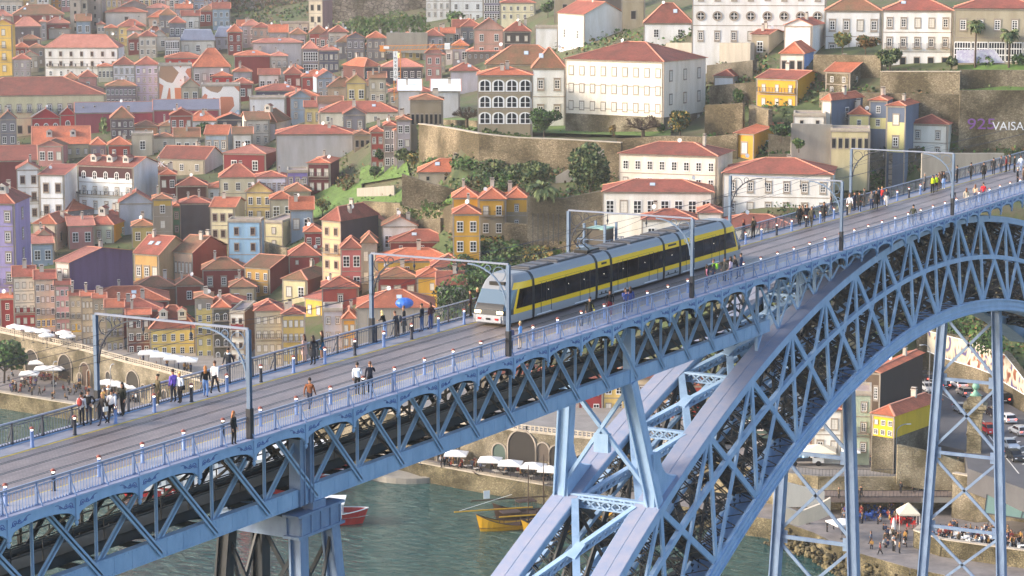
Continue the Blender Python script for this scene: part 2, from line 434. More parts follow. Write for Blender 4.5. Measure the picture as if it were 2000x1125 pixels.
def rib(side):
    ms = M_STEEL if side < 0 else M_STEEL
    tb = MB(); chord(tb, ARCH_TOP, side, 2.0, .55, True, 86, 245); 
    g = tb.build('arch_rib', ms, BR)
    c = MB(); f2 = lambda t: ARCH_TOP(t)+.02
    chord(c, lambda t: ARCH_TOP(t)+.03, side, .93, .03, True, 86, 245, off=.03); chord(c, lambda t: ARCH_TOP(t)+.03, side, .93, .03, True, 86, 245, off=1.02)
    c.build('cover_plate', M_CHTOP, g)
    m = MB(); chord(m, lambda t: ARCH_BOT(t), side, .22, 1.15, False, 86, 245); chord(m, lambda t: ARCH_BOT(t), side, .22, 1.15, False, 86, 245, off=1.78); chord(m, lambda t: ARCH_BOT(t), side, 1.56, .12, False, 86, 245, off=.22)
    lb_ = MB(); t = 87.0; fl_ = 0
    while t < 244:
        z0, z1 = ARCH_BOT(t)+1.1, ARCH_BOT(t+.8)+1.1; a_, b_ = (.2, 1.8) if fl_ else (1.8, .2); fl_ = 1-fl_
        lb_.beam((t, side*(WA(z0)-a_), z0), (t+.8, side*(WA(z1)-b_), z1), .10, .05); t += .8
    lb_.build('chord_lacing', M_STEEL_SHADE, g)['kind'] = 'stuff'
    m2 = MB(); chord(m, lambda t: ARCH_BOT(t)+.08, side, .16, .12, False, 86, 245, off=-.12); chord(m, lambda t: ARCH_BOT(t)+1.0, side, .16, .1, False, 86, 245, off=-.12); chord(m, lambda t: ARCH_BOT(t)+.5, side, .1, .08, False, 86, 245, off=-.06)
    m.build('bottom_chord', ms, g)
    m = MB(); chord(m, ARCH_MID, side, .34, .40, True, 86, 245, off=0); chord(m, ARCH_MID, side, .3, .3, True, 86, 245, off=1.66); m.build('middle_chord', ms, g)
    lace = MB(); back = MB()
    def member(p0, p1, w=.42):
        """plate member on both faces of the rib with zigzag lacing between"""
        mm = MB(); m3 = MB()
        for o, mt in ((.04, mm), (1.72, m3)):
            a = Vector((p0[0], side*(WA(p0[1])-o-.08), p0[1])); b = Vector((p1[0], side*(WA(p1[1])-o-.08), p1[1]))
            mt.beam(a, b, .16, w, 0, (1, 0, .2) if abs(p1[0]-p0[0]) < 2 else (0, 0, 1))
        mm.build('web_brace', M_STEEL if side < 0 else M_STEEL_SHADE, g)
        for q in m3.f: back.f.append(tuple(k+len(back.v) for k in q)); back.m.append(0)
        back.v += m3.v
        L = math.hypot(p1[0]-p0[0], p1[1]-p0[1]); n = max(3, int(L/.95))
        for e in (-.17, .17):
            for k in range(n):
                q = [lerp(p0[0], p1[0], k/n)+e, lerp(p0[1], p1[1], k/n)]; r = [lerp(p0[0], p1[0], (k+1)/n)+e, lerp(p0[1], p1[1], (k+1)/n)]
                o1, o2 = (.2, 1.75) if k % 2 else (1.75, .2)
                lace.beam((q[0], side*(WA(q[1])-o1), q[1]), (r[0], side*(WA(r[1])-o2), r[1]), .05, .10)
                lace.beam((q[0], side*(WA(q[1])-o2), q[1]), (r[0], side*(WA(r[1])-o1), r[1]), .05, .10)
    for a, b in zip(TN[:-1], TN[1:]):
        za, zb = ARCH_TOP(a)-.5, ARCH_TOP(b)-.5; wa, wb = ARCH_BOT(a)+1.2, ARCH_BOT(b)+1.2
        member((a, za), (a, wa)); member((a+.3, za), (b-.3, wb), .46); member((b-.3, zb), (a+.3, wa), .46)
    lace.build('lacing', M_STEEL_SHADE, g)['kind'] = 'stuff'
    back.build('rear_web', M_STEEL_SHADE, g)['kind'] = 'stuff'
rib(-1); rib(1)
# bracing between the two ribs: lattice struts at the nodes, X braces with gusset plates in the planes of the chords
def lattice(mb, a, b, d=.55, n=None, up=(0, 0, 1), fl=.14):
    a = Vector(a); b = Vector(b); u = Vector(up)*(d/2); n = n or max(4, int((b-a).length/(d*1.1)))
    mb.beam(a+u, b+u, .5, fl); mb.beam(a-u, b-u, .5, fl*.7)
    for k in range(n):
        p = a.lerp(b, k/n); q = a.lerp(b, (k+1)/n)
        for s in (-.2, .2):
            o = Vector((s if abs(b.x-a.x) < abs(b.y-a.y) else 0, s if abs(b.x-a.x) >= abs(b.y-a.y) else 0, 0))
            mb.beam(p+u+o, q-u+o, .05, .09); mb.beam(p-u+o, q+u+o, .05, .09)
for i, (a, b) in enumerate(zip(TN[:-1], TN[1:])):
    if a > 180 and a < 214: continue
    for zf, off in ((ARCH_TOP, -.45), (ARCH_BOT, .6)):
        sm = MB(); za = zf(a)+off; zb = zf(b)+off; wa = WA(za)-1.9; wb = WA(zb)-1.9
        lattice(sm, (a, -wa, za), (a, wa, za), .6)
        pa = Vector((a+.4, -wa, za)); pb = Vector((b-.4, wb, zb)); pc = Vector((a+.4, wa, za)); pd = Vector((b-.4, -wb, zb))
        lattice(sm, pa, pb, .5); lattice(sm, pc, pd, .5)
        if off < 0:
            c = (pa+pb)/2+Vector((0, 0, .34)); n = Vector(((za-zb)/(b-a), 0, 1)).normalized()
            e1 = (pb-pa).normalized(); e2 = (pd-pc).normalized()
            pts = []
            for v, w in ((e1, e2), (e2, -e1), (-e1, -e2), (-e2, e1)):
                pts += [c+v*.85+w*.12, c+(v+w)*.42]
            sm.prism(pts, (0, 0, 0), tuple(n*.06))
        sm.build('sway_brace', M_STEEL if off < 0 else M_STEEL_SHADE, BR)
# inner sway frames seen through the ribs
sf = MB()
for a in TN[1:-1]:
    zt = ARCH_TOP(a)-.9; zb = ARCH_BOT(a)+1.6
    if zt-zb < 4: continue
    wt = WA(zt)-1.9; wb = WA(zb)-1.9
    sf.beam((a, -wt, zt), (a, wb, zb), .14, .2); sf.beam((a, wt, zt), (a, -wb, zb), .14, .2)
sf.build('sway_frame', M_STEEL_SHADE, BR)['kind'] = 'stuff'
# suspension towers under the arch, reaching down to the lower deck
def box_leg(mb, a, b, w):
    mb.beam(a, b, w, w*.55, 0, (1, 0, 0)); 
    mb.beam(Vector(a)+Vector((0, w*.42, 0)), Vector(b)+Vector((0, w*.42, 0)), .12, w, 0, (1, 0, 0)); mb.beam(Vector(a)-Vector((0, w*.42, 0)), Vector(b)-Vector((0, w*.42, 0)), .12, w, 0, (1, 0, 0))
for t, zs in ((177.8, (-18.3, -25.6, -33)), (216.85, (-18.6, -26.0, -33.5, -41)), (255, (-30, -38))):
    hw = lambda z: 2.05+.052*(-z)
    zt = ARCH_BOT(t)+.3
    hm = MB(); box_leg(hm, (t, -hw(zt), zt), (t, -hw(-50), -50), .85); h = hm.build('hanger_tower', M_TOWER_SHADE, BR)
    hm = MB(); box_leg(hm, (t, hw(zt), zt), (t, hw(-50), -50), .85); hm.build('leg', M_TOWER_SHADE, h)
    br = MB(); lv = [zt-.8]+list(zs)+[-48]
    for z in zs:
        br.beam((t, -hw(z), z), (t, hw(z), z), .25, .3)
        for s in (-1, 1): br.box((t, s*(hw(z)-.55), z), (.06, .7, 1.1))
    for u, l in zip(lv[:-1], lv[1:]):
        br.beam((t, -hw(u), u-.3), (t, hw(l), l+.3), .16, .26); br.beam((t, hw(u), u-.3), (t, -hw(l), l+.3), .16, .26)
    br.build('cross_brace', M_TOWER_SHADE, h)
# pier that stands on the arch haunch and carries the truss
PT = 138.0
pm = MB()
za = ARCH_TOP(139.5); wl = WA(za)-.55
for side in (-1, 1):
    ms = M_STEEL
    lm = MB(); box_leg(lm, (PT, side*2.3, -5.2), (139.6, side*wl, za-.2), .95)
    # curved gusset where the leg meets the chord
    pts = [Vector((139.9, 0, za+3.6))]
    for k in range(9):
        u = k/8; a_ = u*math.pi/2; pts.append(Vector((140.1+2.7*(1-math.cos(a_)), 0, lerp(za+3.4, ARCH_TOP(142.8)+.02, math.sin(a_)))))
    pts += [Vector((139.2, 0, za-.3)), Vector((139.0, 0, za+3.6))]
    y0 = side*(wl+.1)
    lm.prism([p+Vector((0, y0, 0)) for p in pts], (0, 0, 0), (0, -side*.8, 0))
    lm.bx(PT-.28, PT+.28, side*2.3-.3, side*2.3+.3, -5.2, -.5)
    o = lm.build('arch_pier', ms, BR)
xb = MB()
xb.beam((PT, -2.3, -5.6), (139.5, wl, za+.4), .25, .35, 0, (1, 0, 0)); xb.beam((PT, 2.3, -5.6), (139.5, -wl, za+.4), .25, .35, 0, (1, 0, 0))
zc = (-5.6+za+.4)/2-.2; xb.box((138.7, 0, zc), (.5, 1.1, 1.3)); lattice(xb, (139.6, -wl, za-.3), (139.6, wl, za-.3), .7)
xb.build('cross_brace', M_STEEL, BR)
# steel trestle pier on the near bank side
for t, w_ in ((99.0, .2), (99.85, .13)):
    for sd2 in (-1, 1):
        tm = MB(); tm.bx(t-w_, t+w_, sd2*2.3-.30, sd2*2.3+.30, -5.2, -.6); tm.bx(t-w_-.06, t-w_+.02, sd2*2.3-.36, sd2*2.3+.36, -5.2, -.6); tm.bx(t+w_-.02, t+w_+.06, sd2*2.3-.36, sd2*2.3+.36, -5.2, -.6); tm.build('bearing_post', M_TOWER_SHADE, BR)
cap = MB()
for s in (-1, 1):
    cap.bx(98.6, 102.4, s*2.3-.42, s*2.3+.42, -6.75, -5.75); cap.bx(98.3, 102.7, s*2.3-.52, s*2.3+.52, -5.75, -5.62); cap.bx(98.3, 102.7, s*2.3-.52, s*2.3+.52, -6.9, -6.75)
    for x in (98.7, 99.6, 100.5, 101.4, 102.3): cap.bx(x-.06, x+.06, s*2.3-.5, s*2.3+.5, -6.75, -5.75)
    cap.bx(99.9, 101.1, s*2.3-.35, s*2.3+.35, -5.62, -5.2)
cap.bx(98.5, 99.3, -1.9, 1.9, -6.9, -5.8); cap.bx(101.7, 102.5, -1.9, 1.9, -6.9, -5.8)
pier = cap.build('trestle_pier', M_TOWER_SHADE, BR)
ends = {}
for t, dt in ((99.0, -3.2), (102.0, 3.2)):
    for s in (-1, 1):
        lm = MB(); a = Vector((t, s*2.3, -6.9)); b = Vector((t+dt, s*(2.3+2.6), -52)); box_leg(lm, a, b, .75)
        lm.build('leg', M_TOWER_SHADE if s < 0 else M_STEEL_SHADE, pier); ends[(t, s)] = (a, b)
br = MB()
def on(k, u): a, b = ends[k]; return a.lerp(b, u)
for u0, u1 in ((.01, .2), (.21, .45), (.46, .72), (.73, 1)):
    for k1, k2 in (((99.0, -1), (102.0, -1)), ((99.0, 1), (102.0, 1)), ((99.0, -1), (99.0, 1)), ((102.0, -1), (102.0, 1))):
        br.beam(on(k1, u0), on(k2, u1), .14, .22); br.beam(on(k2, u0), on(k1, u1), .14, .22); br.beam(on(k1, u1), on(k2, u1), .18, .25)
br.build('cross_brace', M_STEEL_SHADE, pier)
# lower deck, below the picture
ld = MB(); ld.bx(95, 300, -4.2, 4.2, -50.6, -50); ld.bx(95, 300, -4.4, -4.1, -52, -49.5); ld.bx(95, 300, 4.1, 4.4, -52, -49.5)
ld.build('lower_deck', M_STEEL_SHADE, BR)
# ------------------------------------------------------------------ things on the deck
def railing(side, label):
    r = thing('bridge_railing', label, 'railing', (0, side*4.62, DECK+.025))
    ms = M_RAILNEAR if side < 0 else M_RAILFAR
    y = 0
    hr = MB(); hr.bx(40, 262, -.05, .05, 1.10, 1.16, 0); hr.build('handrail', [plain('handrail top', '#8d94ab', .35, .3)], r)
    lr = MB(); lr.bx(40, 262, -.02, .02, .06, .10); lr.bx(40, 262, -.02, .02, .93, .96); lr.bx(40, 262, -.015, .015, 1.04, 1.07); lr.build('rail', ms, r)
    ts = []
    for a, b in zip(PEND[:-1], PEND[1:]): ts += [a, (a+b)/2]
    ts = [t for t in ts if 60 < t < 262]
    panel = MB(); n = 11; L = 2.18
    for k in range(n):
        x = (k+.5)*L/n
        panel.bx(x-.010, x+.010, -.010, .010, .1, .84)
        if k < n-1:
            x2 = x+L/n/2; rr = L/n/2
            for q in range(4):
                a0, a1 = math.pi*q/4, math.pi*(q+1)/4
                panel.beam((x2-rr*math.cos(a0), 0, .84+rr*math.sin(a0)), (x2-rr*math.cos(a1), 0, .84+rr*math.sin(a1)), .02, .02)
        panel.bx(x-.03, x+.03, -.03, .03, .1, .16)
        for q in range(8):
            a0, a1 = 2*math.pi*q/8, 2*math.pi*(q+1)/8
            if k % 2 == 0: panel.beam((x+.05*math.cos(a0), 0, 1.0+.035*math.sin(a0)), (x+.05*math.cos(a1), 0, 1.0+.035*math.sin(a1)), .012, .012)
    pme = panel.data('railing_panel', [ms])
    pb = MB(); pb.bx(-.035, .035, -.035, .035, 0, 1.16); pb.beam((0, 0, .9), (0, side*.34, .05), .05, .05); pb.bx(-.06, .06, -.06, .06, 0, .12)
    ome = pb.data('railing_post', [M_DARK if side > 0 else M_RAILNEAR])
    for i, t in enumerate(ts):
        o = link('post', ome, r, (t, 0, 0))
        nxt = ts[i+1] if i+1 < len(ts) else t+2.2
        o = link('panel', pme, r, (t, 0, 0)); o.scale = ((nxt-t)/L, 1, 1)
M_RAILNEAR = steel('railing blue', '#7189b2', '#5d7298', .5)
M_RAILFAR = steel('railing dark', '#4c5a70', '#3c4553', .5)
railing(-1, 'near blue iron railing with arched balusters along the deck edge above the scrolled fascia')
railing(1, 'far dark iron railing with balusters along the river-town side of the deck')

# overhead line portals
M_POST = steel('portal steel', '#71869f', '#5a6c84', .45)
def portal(t, label):
    p = thing('catenary_portal', label, 'portal', (t, 0, DECK), 0, 'overhead line portals over the tram deck')
    for s in (-1, 1):
        m = MB(); y = s*4.75
        m.bx(-.08, .08, y-.05, y+.05, 1.6, 5.5, 0); m.bx(-.11, -.075, y-.10, y+.10, 1.6, 5.5, 0); m.bx(.075, .11, y-.10, y+.10, 1.6, 5.5, 0)
        m.bx(-.15, .15, y-.13, y+.13, -1.0 if s < 0 else 0, 1.6, 1 if True else 0)
        m.build('post', [M_POST, plain('post foot', '#20242e', .5)], p)
        b = MB(); pts = []
        for k in range(11):
            a = k/10*math.pi/2; pts.append(Vector((0, s*(4.6-2.6*(1-math.cos(a))), 3.0+2.4*math.sin(a))))
        for q0, q1 in zip(pts[:-1], pts[1:]): b.beam(q0, q1, .08, .09, 0, (1, 0, 0))
        for cy, cz, r in ((4.12, 4.92, .42), (4.38, 4.05, .22), (3.35, 5.2, .2)):
            for k in range(14):
                a0, a1 = 2*math.pi*k/14, 2*math.pi*(k+1)/14
                b.beam((0, s*(cy+r*math.cos(a0)), cz+r*math.sin(a0)), (0, s*(cy+r*math.cos(a1)), cz+r*math.sin(a1)), .035, .05, 0, (1, 0, 0))
        b.build('bracket', M_POST if s < 0 else M_DARK, p)
    m = MB(); m.bx(-.06, .06, -4.75, 4.75, 5.50, 5.60); m.build('crossbeam', plain('portal beam', '#838a9c', .4), p)
    m = MB()
    for y in (1.7, -1.27): m.tube((0, y, 5.45), (0, y, 4.75), .03, None, 5); m.lathe([(.05, 4.9), (.08, 5.0), (.05, 5.1)], (0, y, 0), 6)
    m.build('insulator', M_DARK, p)
for t, lb in ((91.45, 'blue steel overhead line portal nearest the camera, left of the walking woman in black'),
              (117.25, 'blue steel overhead line portal standing in front of the tram nose'),
              (142.6, 'blue steel overhead line portal straddling the middle of the tram'),
              (170.1, 'blue steel overhead line portal framing the white house, second from the far right'),
              (196.6, 'blue steel overhead line portal at the crowd in yellow vests, farthest one in the picture'),
              (223, 'blue steel overhead line portal beyond the right edge')):
    if t < 220: portal(t, lb)
wm = MB()
for y in (1.7, -1.27):
    for a, b in zip((40, 91.45, 117.25, 142.6, 170.1, 196.6), (91.45, 117.25, 142.6, 170.1, 196.6, 250)):
        wm.tube((a, y, 4.75), (b, y, 4.75), .012, None, 4)
        pts = [Vector((lerp(a, b, k/8), y, 5.4-1.4*(1-(2*k/8-1)**2)*.45)) for k in range(9)]; wm.path(pts, .012, 4)
tag(wm.build('overhead_wire', M_DARK, None, (0, 0, DECK)), 'thin dark overhead tram wires strung between the portals', 'wire')

# bollard lights
cap_m = plain('bollard cap', '#8a4a3c', .4); glow = plain('bollard lamp', '#fff3e0', .3, 0, (1, .9, .75), 1.0)
def bollard(proto=[None, None], dark=False):
    k = 1 if dark else 0
    if proto[k] is None:
        b = thing('bollard_light', 'x', 'bollard')
        m = MB(); m.lathe([(.12, 0), (.12, .03), (.09, .04), (.09, .78), (.10, .80)], n=10); m.build('post', plain('bollard dark', '#2c2d37', .5) if dark else plain('bollard blue', '#7088b8', .45), b, None, True)
        m = MB(); m.lathe([(.05, .80), (.075, .84), (.06, .90)], n=8); m.build('lamp', glow, b)
        m = MB(); m.lathe([(.13, .90), (.13, .93), (.08, 1.0), (.02, 1.02)], n=10); m.build('cap', cap_m, b); proto[k] = b
        return b, True
    return proto[k], False
dark_far = {0, 3, 4, 5, 6, 10, 13, 14, 17}
for side, y, t0, n in ((1, 3.5, 72.3, 46), (-1, -3.3, 62.7, 54)):
    for k in range(n):
        t = t0+3.167*k
        if t > 226: break
        dk = side > 0 and (k % 5 in (0, 3)) or (side < 0 and k % 4 == 1)
        b, new = bollard(dark=dk)
        lb = ('dark ' if dk else 'blue ')+'bollard light with a brown cap on the '+('far' if side > 0 else 'near')+' tactile line of the deck'
        gr = ('dark' if dk else 'blue')+' bollards on the '+('far' if side > 0 else 'near')+' side of the tracks'
        if new: b.location = (t, y, DECK+.025); b['label'] = lb; b['group'] = gr
        else: copy_thing(b, (t, y, DECK+.025), None, lb, gr)

# ------------------------------------------------------------------ the tram
M_TY = plain('tram yellow', '#f7c60c', .3); M_TG = plain('tram grey', '#9d9fa3', .4, .1); M_TR = plain('tram roof grey', '#84878c', .4, .1)
M_TB = plain('tram black', '#17181c', .4); M_GL = plain('tram glass', '#08080a', .12); M_GL.node_tree.nodes['Principled BSDF'].inputs['Specular IOR Level'].default_value = .22; M_WH = plain('tram white line', '#e8e8ea', .4)
def glassmat():
    m, n, b = newmat('windscreen'); b.inputs['Base Color'].default_value = (*srgb('#5d7080'), 1); b.inputs['Roughness'].default_value = .06; b.inputs['Metallic'].default_value = .3
    MATS['windscreen'] = m; return m
M_WS = glassmat()
TX0, TX1, TY = 126.0, 163.0, 1.70
tr = thing('tram', 'yellow and grey low-floor tram running along the upper deck towards the camera', 'tram', (TX0, TY, DECK+.01))
LEN = TX1-TX0
HALF = [(1.30, .22), (1.325, .5), (1.325, .76), (1.325, 1.07), (1.32, 2.28), (1.28, 2.70), (1.17, 2.92), (1.00, 3.12), (.80, 3.20)]   # half section: y, z
BANDM = [0, 0, 1, 2, 1, 3, 3, 3]     # skirt, skirt, yellow, glass, yellow, shoulder
def prof(x):
    """nose: how far the section is pulled in and cut at x metres from an end"""
    e = min(x, LEN-x)
    return e
def shell(x0, x1, name):
    m = MB(); n = max(1, int((x1-x0)/1.2)); xs = [lerp(x0, x1, k/n) for k in range(n+1)]
    for a, b in zip(xs[:-1], xs[1:]):
        for s in (-1, 1):
            for k in range(len(HALF)-1):
                (y0, z0), (y1, z1) = HALF[k], HALF[k+1]
                q = [(a, s*y0, z0), (b, s*y0, z0), (b, s*y1, z1), (a, s*y1, z1)]
                m.face(q if s < 0 else q[::-1], BANDM[k])
        m.face([(a, -.80, 3.20), (b, -.80, 3.20), (b, .80, 3.20), (a, .80, 3.20)], 3)
        m.face([(a, -1.30, .22), (a, 1.30, .22), (b, 1.30, .22), (b, -1.30, .22)], 4)
    for x in (x0, x1):
        pts = [(x, -y, z) for y, z in HALF]+[(x, y, z) for y, z in HALF[::-1]]
        m.face(pts if x == x1 else pts[::-1], 4)
    return m.build(name, [M_TG, M_TY, M_GL, M_TR, M_TB], tr)
# module borders along the tram measured from the nose
BORD = [3.6, 12.45, 14.6, 22.9, 25.6, 33.5]
mods = [(3.72, 12.33), (12.57, 14.48), (14.72, 22.78), (23.02, 25.48), (25.72, 33.38)]
for i, (a, b) in enumerate(mods):
    bd = shell(a, b, 'body')
    wm_ = MB()
    if b-a > 4:                                   # door seams, pillar lines and sills
        for x in (a+.9, a+2.3, b-2.3, b-.9):
            wm_.bx(x-.025, x+.025, -1.34, -1.33, .35, 2.35, 1)
        for x in (a+.35, b-3.0): wm_.bx(x, x+2.0, -1.345, -1.30, .30, .36, 0)
        for x in (a+1.6, (a+b)/2, b-1.6): wm_.bx(x-.03, x+.03, -1.335, -1.32, 1.05, 2.35, 1); wm_.bx(x-.03, x+.03, 1.32, 1.335, 1.05, 2.35, 1)
        wm_.bx(a+.6, b-1.6, -1.31, -1.29, 2.40, 2.415, 1)
    else:
        wm_.bx(a+.6, b-.6, -1.335, -1.30, 2.45, 2.58, 1); wm_.bx(a+.2, b-.2, -1.335, -1.31, .40, .46, 1)
        for x in (a+.6, b-.7): wm_.box((x, -1.33, .52), (.18, .02, .18), 1)
    wm_.build('door_line', [M_WH, M_TB], bd)
    rf = MB()
    L = b-a
    segs = [(a+.3, a+L*.42), (a+L*.48, b-.3)] if L > 4 else [(a+.25, b-.25)]
    for p, q in segs:
        rf.bx(p, q, -.78, .78, 3.2, 3.27, 0); rf.bx(p+.15, q-.15, -.66, .66, 3.27, 3.31, 1)
        x = p+.3
        while x < q-.3: rf.bx(x, x+.35, -.5, .5, 3.31, 3.34, 0); x += 1.3
    rf.build('roof_unit', [plain('roof unit dark', '#39393d', .6), plain('roof unit light', '#5d5c60', .6)], bd)
for x in BORD:
    m = MB(); k = .985
    pts0 = [Vector((0, -y*k, z*(.99 if z > .5 else 1)+.02)) for y, z in HALF]+[Vector((0, y*k, z*(.99 if z > .5 else 1)+.02)) for y, z in HALF[::-1]]
    m.prism([p+Vector((x-.2, 0, 0)) for p in pts0], (0, 0, 0), (.40, 0, 0)); 
    for d in (-.14, -.05, .04, .13): m.prism([Vector((x+d-.03, p.y*1.02, p.z*1.006)) for p in pts0], (0, 0, 0), (.06, 0, 0))
    m.build('bellows', M_TB, tr)
# passengers' lights behind the glass
pl = MB()
for x in (5.6, 8.4, 10.6, 13.5, 16.4, 19.8, 24.2, 28.0, 31.4): pl.bx(x-.02, x+.02, -1.338, -1.325, 1.76, 1.80)
pl.build('cabin_light', plain('cabin light', '#fff0d8', .5, 0, (1, .9, .75), 1.2), tr)
def cab(front):
    """rounded nose: cross sections shrink and lean back towards the end"""
    m = MB(); L = 3.52; N = 12; secs = []
    X = lambda u: u if front else LEN-u
    for k in range(N+1):
        u = k/N*L                                  # 0 at the tip
        sec = []
        for y, z in HALF:
            # the nose face leans back: the height at which the section starts grows from bumper to roof
            back = .12+1.75*max(0, (z-.85)/2.35)**1.35+(.10 if z < .5 else 0)
            uu = back+(L-back)*(k/N)**1.5
            rd = min(1, (uu-back)/(1.5 if z < 1 else 1.9)); nar = .80-.14*max(0, (z-.9)/2.3); wid = y*(nar+(1-nar)*math.sqrt(max(0, 1-(1-rd)**2)))
            sec.append((uu, wid, z))
        secs.append(sec)
    for a, b in zip(secs[:-1], secs[1:]):
        for s in (-1, 1):
            for k in range(len(HALF)-1):
                q = [(X(a[k][0]), s*a[k][1], a[k][2]), (X(b[k][0]), s*b[k][1], b[k][2]), (X(b[k+1][0]), s*b[k+1][1], b[k+1][2]), (X(a[k+1][0]), s*a[k+1][1], a[k+1][2])]
                mi = BANDM[k]
                xm = (a[k][0]+b[k][0])/2
                if k == 3 and xm < 1.35: mi = 1 if xm > 1.0 else 5
                if k in (2, 4) and xm < 1.15: mi = 4 if k == 2 else 3
                if k == 1 and xm < .3: mi = 0
                m.face(q if (s < 0) == front else q[::-1], mi)
        q = [(X(a[-1][0]), -a[-1][1], 3.2), (X(b[-1][0]), -b[-1][1], 3.2), (X(b[-1][0]), b[-1][1], 3.2), (X(a[-1][0]), a[-1][1], 3.2)]
        m.face(q if front else q[::-1], 3)
    f = secs[0]
    for k in range(len(HALF)-1):
        q = [(X(f[k][0]), f[k][1], f[k][2]), (X(f[k][0]), -f[k][1], f[k][2]), (X(f[k+1][0]), -f[k+1][1], f[k+1][2]), (X(f[k+1][0]), f[k+1][1], f[k+1][2])]
        mi = [0, 0, 4, 5, 3, 3, 3, 3][k]
        m.face(q if front else q[::-1], mi)
    c = m.build('cab', [M_TG, M_TY, M_GL, M_TR, M_TB, M_WS], tr)
    fx = f[1][0]; s_ = 1 if front else -1
    d = MB(); d.bx(X(fx-.05), X(fx+.1), -.9, .9, .30, .72, 0); d.box((X(fx-.06), 0, .52), (.06, .3, .12), 1); d.build('bumper', [plain('tram bumper', '#b4b6ba', .35), M_TB], c)
    h = MB(); 
    for s in (-1, 1): h.box((X(fx+.12), s*.80, .93), (.2, .42, .16), 0)
    h.build('headlight', plain('tram headlamp', '#ffe2a8', .3, 0, (1, .78, .4), 5.0 if front else .4), c)
    h = MB()
    for s in (-1, 1): h.box((X(fx-.05), s*.62, .52), (.06, .26, .12), 0)
    h.build('tail_light', plain('tram tail lamp', '#b02020', .4), c)
    if front:
        dm = MB(); dm.box((X(1.45), 0, 2.62), (.55, 1.1, .22), 0); dm.build('destination_display', M_TB, c)
        ds = MB(); zs_ = (1.09, 1.2, 1.32, 1.46)
        for z0_, z1_ in zip(zs_[:-1], zs_[1:]):
            q = []
            for zz, sg in ((z0_, 1), (z0_, -1), (z1_, -1), (z1_, 1)):
                q.append((X(.12+1.75*((zz-.85)/2.35)**1.35-.02), sg*1.32*(.80-.14*(zz-.9)/2.3)*.97, zz))
            ds.face(q, 0)
        ds.build('dashboard', plain('dash', '#15171c', .25), c)
        w = MB(); w.beam((X(.62), .2, 1.15), (X(1.2), -.35, 2.0), .04, .03); w.build('wiper', M_TB, c)
cab(True); cab(False)
pg = MB()
bx_ = 13.5
pg.bx(bx_-.9, bx_+.9, -.5, .5, 3.2, 3.42)
for y in (-.35, .35):
    pg.beam((bx_-.3, y, 3.42), (bx_-1.4, y*.7, 4.05), .05, .05); pg.beam((bx_-1.4, y*.7, 4.05), (bx_+.3, y*.9, 4.72), .04, .04)
pg.beam((bx_+.3, -.8, 4.74), (bx_+.3, .8, 4.74), .1, .05); pg.beam((bx_+.05, -.8, 4.74), (bx_+.05, .8, 4.74), .1, .05)
pg.build('pantograph', M_TB, tr)
for x in (4.9, 6.3, 12.9, 14.2, 23.5, 25.0, 31.0, 32.4):
    for s in (-1, 1): wh = MB(); wh.tube((x, s*.66, .3), (x, s*.80, .3), .3, None, 14); wh.build('wheel', M_TB, tr)
# ------------------------------------------------------------------ ground depth model of the town side and the house builder
FH = Vector((math.cos(YAW), math.sin(YAW), 0))
DT = {   # photo column -> [(row, depth)]
 0:    [(-120, 1080), (0, 950), (100, 860), (200, 760), (300, 660), (400, 580), (500, 525), (600, 482), (650, 466), (700, 437), (760, 412)],
 500:  [(-120, 1040), (0, 920), (100, 820), (200, 720), (300, 620), (400, 550), (500, 505), (600, 472), (650, 461), (700, 437), (740, 419)],
 900:  [(-120, 980), (0, 850), (100, 740), (200, 600), (262, 482), (300, 476), (400, 460), (500, 445), (600, 430), (700, 415), (860, 396)],
 1150: [(-120, 860), (0, 720), (60, 640), (120, 580), (200, 545), (235, 516), (268, 478), (300, 470), (400, 456), (500, 442), (600, 428), (700, 413), (860, 396)],
 1500: [(-120, 680), (0, 570), (50, 525), (140, 487), (200, 476), (300, 458), (369, 451), (400, 425), (500, 416), (600, 407), (700, 396), (800, 386), (900, 357)],
 1700: [(-120, 650), (0, 546), (130, 474), (200, 463), (300, 456), (369, 450), (400, 423), (500, 415), (600, 410), (650, 408), (690, 404), (800, 379), (900, 355)],
 1790: [(-120, 645), (0, 539), (130, 468), (200, 458), (300, 451), (369, 446), (400, 426), (500, 420), (600, 416), (650, 415), (700, 414), (722, 414), (800, 383), (900, 346)],
 1810: [(-120, 645), (0, 538), (130, 468), (200, 458), (300, 451), (369, 446), (400, 426), (500, 420), (600, 417), (650, 415), (722, 414), (800, 383), (900, 346)],
 1850: [(-120, 643), (0, 536), (130, 466), (200, 456), (300, 451), (369, 446), (400, 425), (500, 420), (600, 416), (655, 412), (738, 410.7), (800, 383), (900, 346)],
 1900: [(-120, 642), (0, 534), (130, 465), (200, 456), (300, 451), (369, 446), (400, 425), (500, 418), (600, 412), (667, 404), (756, 402.3), (800, 383), (900, 346)],
 1950: [(-120, 641), (0, 532), (130, 463), (200, 455), (300, 450), (369, 445), (400, 424), (500, 418), (600, 410), (688, 394.5), (778, 392.6), (800, 383), (900, 346)],
 2000: [(-120, 640), (0, 530), (130, 462), (200, 455), (300, 450), (369, 445), (400, 424), (500, 417), (600, 408), (700, 392), (743, 383), (806, 380.9), (900, 346)]
}
DCOLS = sorted(DT)
def dcol(c, py):
    L = DT[c]
    if py <= L[0][0]: return L[0][1]
    for (a, u), (b, v) in zip(L[:-1], L[1:]):
        if py <= b: return lerp(u, v, (py-a)/(b-a))
    return L[-1][1]
def gdepth(px, py):
    px = min(max(px, DCOLS[0]), DCOLS[-1])
    for a, b in zip(DCOLS[:-1], DCOLS[1:]):
        if px <= b: return lerp(dcol(a, py), dcol(b, py), (px-a)/(b-a))
M_RUB = stone_mat('rubble wall', '#9c9079', '#766b57', '#6a604d', 2.4, .16)
